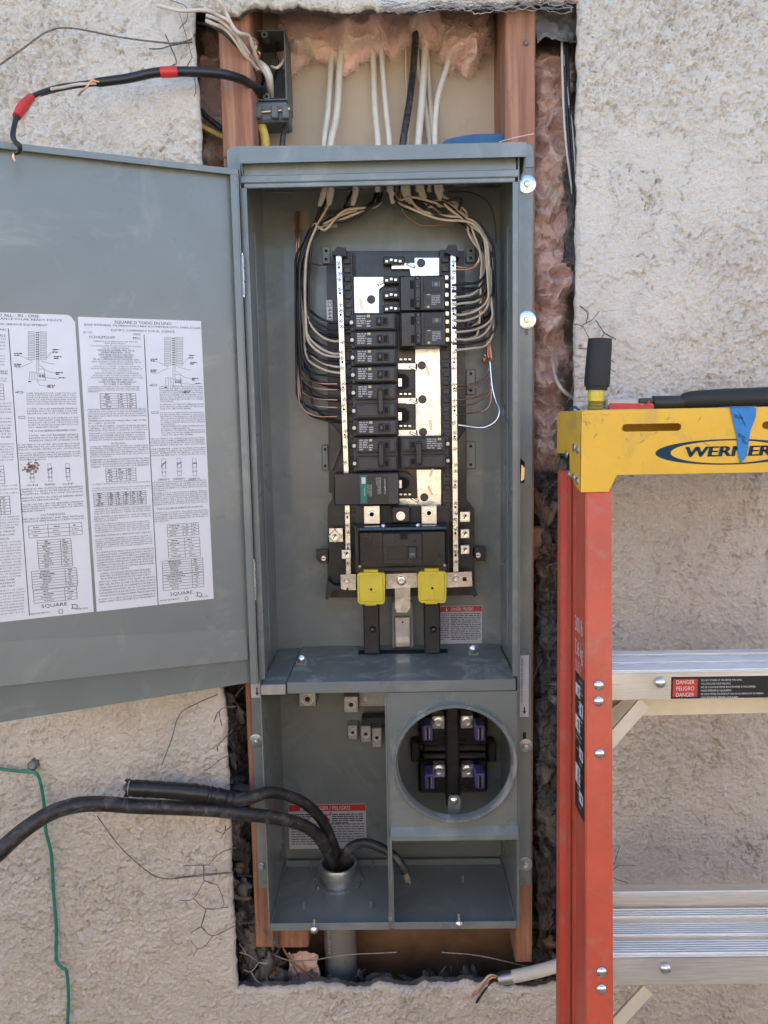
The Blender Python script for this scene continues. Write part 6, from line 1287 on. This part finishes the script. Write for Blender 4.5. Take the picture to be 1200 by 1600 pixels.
# blue plastic object on top of the panel
m = MB(); a_, c_ = P(690, 230, .07), P(797, 230, .07); n = 18
prof = [(t, .5 * (1 - abs(2 * t - 1) ** 2.2)) for t in np.linspace(0, 1, n)]
pts = [(lerp(a_.x, c_.x, t), a_.z - .01) for t in (0,)]
top = [(lerp(a_.x, c_.x, t), P(700, 230, .07).z + .010 * (min(1, t * 2.2) ** .5) * (1 if t < .9 else (1 - (t - .9) * 4))) for t in np.linspace(0, 1, n)]
m.prism([(a_.x, a_.z - .012)] + top + [(c_.x, a_.z - .012)], .05, .11, 'blue_plastic'); m.build('blue_bag', None, 'blue plastic bundle lying on top of the panel by the right stud', 'bag', sharp=50)

# ---- green wire on nut
cable('wire', [(-30, 1197, -.006), (0, 1201, -.006), (20, 1204, -.006), (42, 1206, -.008), (56, 1208, -.010), (63, 1222, -.008), (69, 1258, -.004), (72, 1300, -.002), (80, 1335, -.001), (84, 1400, .002), (88, 1450, .003), (88, 1498, .003), (97, 1512, -.002), (104, 1518, -.002), (107, 1560, .001), (105, 1610, .001)], .0024, 'wire_green', 'green wire hooked over a rusty nut and hanging down the stucco at the left', 'wire')
p = P(48, 1199, -.004); m = MB(); p.y = YW - .006; m.cyl(p + Y_ * .008, p - Y_ * .004, .0085, 'rusty_wire', 6); m.lathe(p - Y_ * .004, (0, -1, 0), [(0, .0055), (.003, .005), (.003, .003), (.001, .003), (.001, 0)], 'galv', 14); m.build('anchor_bolt', None, 'rusty hex anchor bolt in the stucco holding the green wire', 'bolt')

# ================================================================== LADDER
SL = .215
def LY(z): return -.235 - (.483 - z) * SL          # front face of the rails leans out going down
nL = np.array([0, 1, -SL]); p0L = np.array([0, LY(.483), .483])
def PL(u, v, off=0): return PN(u, v, p0L + np.array([0, off, 0]), nL)
la = thing('stepladder', (.62, -.35, ZG), 'folded orange stepladder with yellow cap leaning at the right of the panel', 'ladder')
fr_t, fr_b = PL(915, 780), PL(915, 1590); fl_t, fl_b = PL(955.5, 780), PL(958, 1590)
def along(a, b, z): t = (z - a.z) / (b.z - a.z); return a + (b - a) * t
ztop = .70; 
A0, A1 = along(fr_t, fr_b, ztop), along(fr_t, fr_b, ZG); B0, B1 = along(fl_t, fl_b, ztop), along(fl_t, fl_b, ZG)
xc = PL(1137, 700).x; CXL = xc
def rail_mesh(mb, mir, pieces):
    for (oxa, oxb, ya, yb, use) in pieces:
        # piece between x offsets measured from outer edge, y depth ya..yb
        for_ = []
        vs_ = []
        for (A, z) in ((A0, ztop), (A1, ZG)):
            for ox, y in ((oxa, ya), (oxb, ya), (oxb, yb), (oxa, yb)):
                x = A.x + ox; x = 2 * CXL - x if mir else x; vs_.append((x, LY(z) + y, z))
        fs = [(0, 1, 2, 3), (7, 6, 5, 4), (0, 4, 5, 1), (1, 5, 6, 2), (2, 6, 7, 3), (3, 7, 4, 0)]
        if mir: fs = [tuple(reversed(f)) for f in fs]
        mb.add(vs_, fs, 'ladder_red')
wf = B0.x - A0.x
for mir in (False, True):
    m = MB(); rail_mesh(m, mir, [(0.0012, wf, 0, .003, 1), (0, .0035, .001, .060, 1), (0.0012, wf, .058, .061, 1), (-.0010, .004, .0505, .0605, 1)]); r0 = m.build('front_rail', la, 'right orange rail' if mir else 'left orange rail with warning labels', sharp=60)
    m = MB(); rail_mesh(m, mir, [(-.002, .028, .066, .070, 1), (-.003, .001, .066, .106, 1), (-.002, .028, .104, .107, 1), (-.010, -.002, .088, .107, 1)]); m.build('rear_rail', la, 'rear orange rail folded behind the front one', sharp=60)
# cap
def capY(z): return LY(z) - .012
yc0 = LY(.73) - .014; yc1 = yc0 + .135
cap = MB()
def cx_(u, v): return P(u, v, yc0)
T = cx_(909, 641); 
out = [cx_(909, 641), cx_(909, 769), cx_(951, 768), cx_(964, 742)]
ztc = T.z; xl0 = out[0].x; zlow = out[1].z; zbar = out[3].z; xin = out[2].x; xin2 = out[3].x
xr0 = 2 * CXL - xl0
poly = [(xl0, ztc), (xl0, zlow), (xin, zlow), (xin2, zbar), (2 * CXL - xin2, zbar), (2 * CXL - xin, zlow), (xr0, zlow), (xr0, ztc)]
# front wall with slot holes: build as strips
def capwall(mb, y0, y1, slots=True):
    zs0, zs1 = cx_(1010, 674).z, cx_(1010, 662).z; s1a, s1b = cx_(972, 668).x, cx_(1065, 664).x
    holes = [(s1a, s1b), (cx_(1191, 662).x, cx_(1191, 662).x + (s1b - s1a))] if slots else []
    mb.prism([(xl0, zs0), (xl0, zlow), (xin, zlow), (xin2, zbar), (2 * CXL - xin2, zbar), (2 * CXL - xin, zlow), (xr0, zlow), (xr0, zs0)], y0, y1, 'ladder_yellow')
    mb.box(xl0, xr0, y0, y1, zs1, ztc - .0035, 'ladder_yellow'); xs_ = [xl0] + [q_ for h_ in holes for q_ in h_] + [xr0]
    for a_, b_ in zip(xs_[::2], xs_[1::2]): mb.box(a_, b_, y0, y1, zs0, zs1, 'ladder_yellow')
    for (ha, hb) in holes:      # rounded ends
        r = (zs1 - zs0) / 2; zc_ = (zs0 + zs1) / 2
        for xx_, sg in ((ha, 1), (hb, -1)):
            pts = [(xx_, zs0), (xx_ + sg * r, zs0)] + [(xx_ + sg * (r - r * math.sin(t)), zc_ - r * math.cos(t)) for t in np.linspace(.15, 1.57, 5)] + [(xx_, zc_)]
            mb.prism(pts, y0 + .0001, y1 - .0001, 'ladder_yellow'); pts = [(a, 2 * zc_ - z) for a, z in pts]; mb.prism(pts, y0 + .0001, y1 - .0001, 'ladder_yellow')
capwall(cap, yc0, yc0 + .004)
# top plate with rounded front edge
import bmesh
bmc = bmesh.new()
cap.box(xl0 + .0015, xr0 - .0015, yc0 + .0012, yc1, ztc - .0035, ztc, 'ladder_yellow', .0012)
cap.cyl((xl0 + .002, yc0 + .0038, ztc - .0038), (xr0 - .002, yc0 + .0038, ztc - .0038), .0038, 'ladder_yellow', 16)
for xx_, sg in ((xl0, 1), (xr0, -1)):
    # side wall leaning outward at the back, with stepped lower edge
    yy = yc0; q = [(yy + .002, ztc - .002), (yy + .002, zlow), (yy + .030, zlow + .006), (yy + .055, zlow + .016), (yy + .060, zlow + .028), (yy + .060, zlow + .042), (yc1, zlow + .040), (yc1, ztc - .002)]
    n = len(q); vs_ = [(xx_, y, z) for y, z in q] + [(xx_ + sg * .004, y, z) for y, z in q]
    fs = [tuple(range(n)), tuple(n + i for i in reversed(range(n)))] + [(i, i + n, (i + 1) % n + n, (i + 1) % n) for i in range(n)]
    if sg > 0: fs = [tuple(reversed(f)) for f in fs]
    cap.add(vs_, fs, 'ladder_yellow'); cap.cyl((xx_ + sg * .0035, yc0 + .0035, zlow + .001), (xx_ + sg * .0035, yc0 + .0035, ztc - .003), .0035, 'ladder_yellow', 16)
cap.box(xl0 + .02, xr0 - .02, yc0 + .060, yc0 + .064, zbar + .01, ztc - .004, 'ladder_yellow')
bmc.free(); co_ = cap.build('top_cap', la, 'yellow moulded top cap with a dark oval logo', sharp=40)
# rivets on the cap side
for (yy, zz) in ((.018, -.046), (.036, -.044), (.018, -.083), (.036, -.080), (.076, -.054), (.064, -.078)):
    m = MB(); m.lathe((xl0 + .0002, yc0 + yy, ztc + zz), (-1, 0, 0), [(0, .0052), (.0012, .0048), (.0022, .003), (.0026, 0)], 'alu_dull', 14); m.build('rivet', la)
# logo: ellipse crescent + lettering
lo = MB(); yl = yc0 - .0003; ec = cx_(1137, 706); ea = (cx_(1137, 706).x - cx_(1024, 706).x); eb = (cx_(1137, 686).z - cx_(1137, 726).z) / 2
N = 64
outer = [(ec.x + ea * math.cos(t), ec.z + eb * math.sin(t)) for t in np.linspace(0, 2 * math.pi, N, endpoint=False)]
inner = [(ec.x + ea * .79 * math.cos(t), ec.z + eb * .89 * math.sin(t)) for t in np.linspace(0, 2 * math.pi, N, endpoint=False)]
lo.add([(x, yl, z) for x, z in outer] + [(x, yl, z) for x, z in inner], [(i, (i + 1) % N, (i + 1) % N + N, i + N) for i in range(N)], 'logo_blue')
v_, f_, w__ = glyphs('WERNER', 6); x0_, x1_ = cx_(1069, 715).x, cx_(1204, 713).x; zb0 = cx_(1069, 714).z; hc = cx_(1100, 698).z - cx_(1100, 714).z; sx = (x1_ - x0_) / w__
for ddx in (-.0011, -.0006, 0, .0006, .0011):
    lo.add([(x0_ + x * sx + y * hc * .18 + ddx, yl - .0002 - abs(ddx) * .1, zb0 + y * hc) for x, y in v_], f_, 'logo_blue')
lo.box(cx_(1208, 0).x, cx_(1211, 0).x, yl - .0002, yl, zb0, zb0 + .002, 'logo_blue'); lg2 = lo.build('oval_logo', co_); lg2.location = ORG[lg2.name] - ORG[co_.name]
# scuffs
sc_m = MB(); rs2 = random.Random(9)
for k in range(60):
    if k < 26: u, v = rs2.gauss(925, 22), rs2.uniform(644, 668)
    elif k < 40: u, v = rs2.uniform(915, 1190), rs2.uniform(645, 662)
    else: u, v = rs2.uniform(915, 1190), rs2.uniform(660, 738)
    p = cx_(max(912, u), v); an = rs2.uniform(0, 3.1); L = rs2.uniform(.001, .007); w2 = rs2.uniform(.00015, .0005); d = Vector((math.cos(an), 0, math.sin(an))); nn = Vector((-d.z, 0, d.x)); p.y = yc0 - .00025; bend = rs2.uniform(-.3, .3) * L
    q0, q1_, q2 = p - d * L, p + nn * bend, p + d * L
    if min(q.z for q in (q0, q2)) < zbar + .002 or max(q.z for q in (q0, q2)) > ztc - .002: continue
    zs0, zs1 = cx_(1010, 676).z, cx_(1010, 660).z
    if k >= 26 and zs0 < p.z < zs1: continue
    sc_m.add([q0, q1_ - nn * w2, q2, q1_ + nn * w2], [(0, 1, 2, 3)], 'scuff' if k % 3 else 'scuff_pale')
o_ = sc_m.build('scuff_marks', co_, kind='stuff'); o_.location = ORG[o_.name] - ORG[co_.name]
# blue tape draped on the front
m = MB(); pts = [(1140, 637.5), (1181, 637.5), (1180, 652), (1172, 672), (1170, 684), (1166, 712), (1157, 724.5), (1153, 712), (1150, 680), (1144, 655)]
pp = [cx_(u, v) for u, v in pts]; m.prism([(p.x, p.z) for p in pp], yc0 - .0016, yc0 - .0006, 'tape_blue')
p_ = cx_(1140, 637); q_ = cx_(1181, 637); m.box(p_.x, q_.x, yc0 - .0014, yc0 + .030, ztc + .0002, ztc + .0010, 'tape_blue')
for (u, v, an) in ((1146, 648, -30), (1160, 655, 55), (1152, 678, -30), (1158, 687, -38), (1164, 665, 60)):
    p = cx_(u, v); scribble(m, p + Vector((0, -.0019, 0)), Matrix.Rotation(R_(-an), 3, 'Y') @ X_ if an < 0 else Matrix.Rotation(R_(an), 3, 'Y') @ -X_, Z_, .010, 2, .0022, 'logo_blue', .5, u)
m.build('masking_tape', None, 'torn strip of blue masking tape hanging over the front of the yellow ladder cap', 'tape')
# steps
def xat(v, side): 
    p = PL(956, v); return p.x
def step(vt, vf0, vf1, lab, tread, nr):
    zf1 = PL(1000, vf0).z; zf0 = PL(1000, vf1).z; yf = LY(zf1) + .001; xl_ = PL(956.5, (vf0 + vf1) / 2).x; xr_ = 2 * CXL - xl_
    s_ = MB(); s_.box(xl_, xr_, yf, yf + .0025, zf0, zf1 - .0012, 'alu', .0006)
    s_.box(xl_, xr_, yf, yf + tread, zf1 - .003, zf1 - .0005, 'alu', .0006); s_.box(xl_, xr_, yf + tread - .002, yf + tread, zf0 + .012, zf1 - .003, 'alu', .0006)
    o = s_.build('step', la, lab)
    groups = [(0.03, .30), (.40, .66), (.78, .97)]; m = MB()
    for ga, gb in groups:
        k = max(2, int(round((gb - ga) * tread / .0036)))
        for i in range(k): y = yf + tread * lerp(ga, gb, (i + .5) / k); m.box(xl_, xr_, y - .0009, y + .0009, zf1 - .0006, zf1 + .0012, 'alu', .0005)
    rr_ = m.build('tread_ribs', la); rr_.parent = o; rr_.location = ORG[rr_.name] - ORG[o.name]; rr_['kind'] = 'stuff'
    return o, yf, zf0, zf1, xl_, xr_
s1, y1f, z10, z11, sxl, sxr = step(1020, 1050, 1098, 'upper aluminium step with a black and red warning label', .080, 3)
s2, y2f, z20, z21, s2l, s2r = step(1425, 1495, 1548, 'lower aluminium step with ribbed tread', .085, 3)
zst = .305
for k in (1, 2, 3):
    zz = z21 - zst * k
    if zz < ZG + .1: break
    dx = (A1.x - A0.x) / (ztop - ZG) * (z21 - zz); m = MB(); y = LY(zz); m.box(s2l + dx, s2r - dx, y, y + .0025, zz - .042, zz, 'alu', .0006); m.box(s2l + dx, s2r - dx, y, y + .085, zz - .003, zz, 'alu', .0006); m.build('step', la)
def dome(u, v, off, parent=la, r=.0062):
    p = PL(u, v, off); m = MB(); m.lathe(p, (0, -1, 0), [(0, r), (.0012, r * .96), (.0028, r * .7), (.0036, r * .25), (.0037, 0)], 'zinc', 18); return m.build('rivet', parent)
for u, v, o in ((935.5, 1071, -.0002), (935.5, 1096, -.0002), (937, 1178, -.0002), (940, 1519, -.0002), (940, 1546, -.0002), (1032, 1067, .0008), (1040, 1514, .0008)): dome(u, v, o)
# rear horizontals and diagonal braces
def bar(u0, v0, u1, v1, off, w_, mm, name='rear_crossbar', lab=None, th=.003):
    a, c = PL(u0, v0, off), PL(u1, v1, off); d = (c - a).normalized(); n_ = Vector((0, 0, 1)) - d * d.z; n_.normalize(); t2 = d.cross(n_).normalized(); m = MB()
    vs_ = [p + n_ * sx_ * w_ / 2 + t2 * sy_ * th / 2 for p in (a, c) for sx_, sy_ in ((-1, -1), (1, -1), (1, 1), (-1, 1))]
    m.add(vs_, [(0, 1, 2, 3), (7, 6, 5, 4), (0, 4, 5, 1), (1, 5, 6, 2), (2, 6, 7, 3), (3, 7, 4, 0)], mm); return m.build(name, la, lab)
bar(930, 1107, 1400, 1096, .075, .020, 'alu_pale'); bar(940, 1404, 1400, 1400, .090, .034, 'alu', lab='wide rear crossbar above the lower step'); 
m = MB(); q0, q1_ = PL(940, 1388, .088), PL(1400, 1384, .088); m.box(q0.x, q1_.x, q0.y - .014, q0.y, q0.z - .002, q0.z + .004, 'alu', .0008); m.build('rear_crossbar', la, 'dark top lip of the rear crossbar')
bar(950, 1162, 1006, 1098, .034, .017, 'alu_pale', 'diagonal_brace', 'bright diagonal brace under the upper step'); bar(950, 1125, 990, 1095, .062, .020, 'alu_pale', 'diagonal_brace', 'wide rear plate behind the brace under the upper step')
bar(952, 1610, 1012, 1545, .034, .017, 'alu_pale', 'diagonal_brace', 'diagonal brace under the lower step')
# label on upper step
y = y1f - .0004
def sx_at(u, v): return P(u, v, y)
m = MB(); a, c = sx_at(1049, 1058), sx_at(1049, 1092); xr_ = sx_at(1232, 1060).x; m.box(a.x, xr_, y, y + .0004, c.z, a.z, 'label_black', .00015)
hh = a.z - c.z; m.box(a.x + .002, a.x + .030, y - .0003, y, c.z + .0025, a.z - .0025, 'red_print')
for k, tx in enumerate(('DANGER', 'PELIGRO', 'DANGER')): text(m, tx, (a.x + .016, y - .0006, a.z - .0082 - k * hh * .29), X_, Z_, .0046, 'decal_white', width=.0205, center=True, res=3)
for k, tx in enumerate(('DO NOT STAND AT OR ABOVE THIS LEVEL.', 'YOU CAN LOSE YOUR BALANCE.', 'NO SE COLOQUE DE PIE EN ESTE NIVEL O MAS ARRIBA.', 'PUEDE PERDER EL EQUILIBRIO.', 'NE VOUS TENEZ PAS DEBOUT SUR OU AU-DESSUS DE CE NIVEAU.', 'VOUS POURRIEZ PERDRE L\u2019EQUILIBRE.')):
    text(m, tx, (a.x + .034, y - .0004, a.z - .0052 - k * hh * .158), X_, Z_, .0021, 'decal_white', width=.0013 * len(tx), res=2)
wl_ = m.build('warning_label', la); wl_.parent = s1; wl_.location = ORG[wl_.name] - ORG[s1.name]
# labels on the outer web of the left rail
def web(v, dy): # point on the outer web at picture height v, dy behind the front
    zc_ = PL(915, v).z; A = along(A0, A1, zc_); return Vector((A.x - .0006, LY(zc_) + dy, zc_))
m = MB(); up = (web(900, .02) - web(1000, .02)).normalized(); fwd = Vector((0, -1, 0))
def webquad(v0, v1, d0, d1, mm, o=0): 
    q4 = [web(v1, d1), web(v1, d0), web(v0, d0), web(v0, d1)]; m.quad([p - X_ * o for p in q4], mm)
def webtext(s, v, h, wd, d, mm='decal_white'): text(m, s, web(v, d) - X_ * .0004, fwd, up, h, mm, width=wd, res=3)
webtext('300 lb', 1000, .018, .036, .046); webtext('136 kg', 1038, .018, .036, .046)
for k in range(3): webtext('TYPE IA' if k == 1 else 'DUTY', 1052 + k * 7, .0035, .026, .044)
webquad(1068, 1290, .006, .048, 'label_black')
rw = random.Random(4)
for k, (v0, v1) in enumerate(((1085, 1104), (1108, 1130), (1138, 1160), (1182, 1200), (1216, 1246), (1252, 1268))):
    webquad(v0, v1, .009 if k % 2 else .024, .026 if k % 2 else .045, 'decal_white', .0003); webquad(v0 + 3, v1 - 5, .012 if k % 2 else .028, .018 if k % 2 else .034, 'ink_soft', .0005)
for k in range(24):
    v = 1074 + k * 8.8; webquad(v, v + 2.0, rw.uniform(.008, .02), rw.uniform(.026, .046), 'decal_grey', .0004)
fl_o = next(o for o in la.children if o.name.startswith('front_rail')); o = m.build('rail_label', la); o.parent = fl_o; o.location = ORG[o.name] - ORG[fl_o.name]

# ---- screwdriver standing in the cap
sy = yc0 + .035
sd0 = P(930, 640, sy); sd0.z = ztc; tipv = P(937, 536, sy); ax_ = (tipv - sd0).normalized(); L_ = (tipv - sd0).length
sw = thing('screwdriver', sd0, 'screwdriver with a black grip and clear yellow collar standing upright in the ladder cap', 'screwdriver')
m = MB(); m.lathe(sd0 - ax_ * .07, ax_, [(0, .0028), (.07, .0028), (.072, .0028)], 'zinc', 12); m.build('shaft', sw)
m = MB(); m.lathe(sd0 + ax_ * .0, ax_, [(0, .0022), (0, .0086), (.002, .0094), (.004, .0080), (.006, .0094), (.008, .0080), (.0098, .0090)], 'clear_amber', 20); m.build('collar_base', sw)
m = MB(); m.lathe(sd0 + ax_ * .0098, ax_, [(0, .0082), (.001, .0094), (.012, .0100), (.015, .0096)], 'clear_yellow', 20); m.build('collar', sw)
m = MB(); m.lathe(sd0 + ax_ * .0235, ax_, [(0, .009), (.0, .0125), (.004, .0128), (.0045, .0145), (.008, .0150), (.030, .0146), (.050, .0142), (.060, .0136), (L_ - .029, .0130), (L_ - .026, .0112), (L_ - .0255, .009)], 'rubber_grip', 24)
m.build('grip', sw); m = MB(); m.lathe(sd0 + ax_ * (L_ - .0015), ax_, [(0, .0105), (.002, .0105), (.0035, .008), (.004, .006), (.0035, 0)], 'clear_yellow', 24); m.build('end_cap', sw)
# ---- long black tool lying on the cap
tl = thing('hand_tool', P(1100, 630, yc0 + .05), 'long black handled tool lying across the top of the yellow ladder cap', 'tool')
yt = yc0 + .050
m = MB(); m.tube([P(1065, 628, yt), P(1080, 625, yt), P(1130, 623, yt), P(1200, 621, yt), P(1290, 617, yt)], [.0082, .0108, .0120, .0126, .0128], 'rubber_grip', 18); m.build('handle_sleeve', tl)
m = MB(); m.tube([P(1020, 629, yt), P(1045, 629, yt), P(1068, 628, yt)], [.0082, .0084, .0080], 'black_plastic', 14); m.build('neck', tl)
m = MB(); m.pbox(947, 622, 1022, 639, yt - .004, yt + .012, 'clear_blister', .002); m.build('clear_guard', tl)
m = MB(); m.pprism([(952, 634), (956, 630), (985, 630), (1000, 631), (1005, 634), (1012, 630), (1014, 625), (1017, 632), (1022, 632), (1022, 639), (952, 639)], yt - .009, yt - .0045, 'tape_red'); m.build('red_jaw', tl)
m = MB(); m.pbox(999, 622, 1022, 630, yt - .008, yt - .0042, 'black_plastic', .001); m.build('pivot_block', tl)
m = MB(); m.tube([P(890, 641, yc0 + .06), P(898, 636, yc0 + .04), P(905, 641, yc0 + .03)], .0016, 'blue_plastic', 8); m.build('loop_cord', None, 'small blue cord loop at the left corner of the yellow ladder cap', 'cord')
# thin twigs and wires around the bottom of the opening
for pts, lab in (([(425, 1490, .06), (450, 1500, .05), (490, 1500, .05), (540, 1492, .04), (620, 1488, .04)], 'left pale wire crossing the gap below the panel'), ([(690, 1488, .04), (740, 1492, .04), (790, 1502, .05), (830, 1512, .06)], 'right pale wire crossing the gap below the panel'), ([(436, 1470, .08), (455, 1500, .07), (500, 1538, .07)], 'dark stick leaning in the lower left corner of the opening')):
    cable('wire', pts, .0009 if 'pale' in lab else .0018, 'lath_wire' if 'pale' in lab else 'wood', lab, 'wire' if 'pale' in lab else 'stick')
m = MB(); crumple(m, 448, 500, 1484, 1548, .09, 'pink_wool', 40, .012); m.build('insulation_scrap', None, 'dirty pink insulation scrap at the foot of the grey conduit', 'insulation', sharp=60)
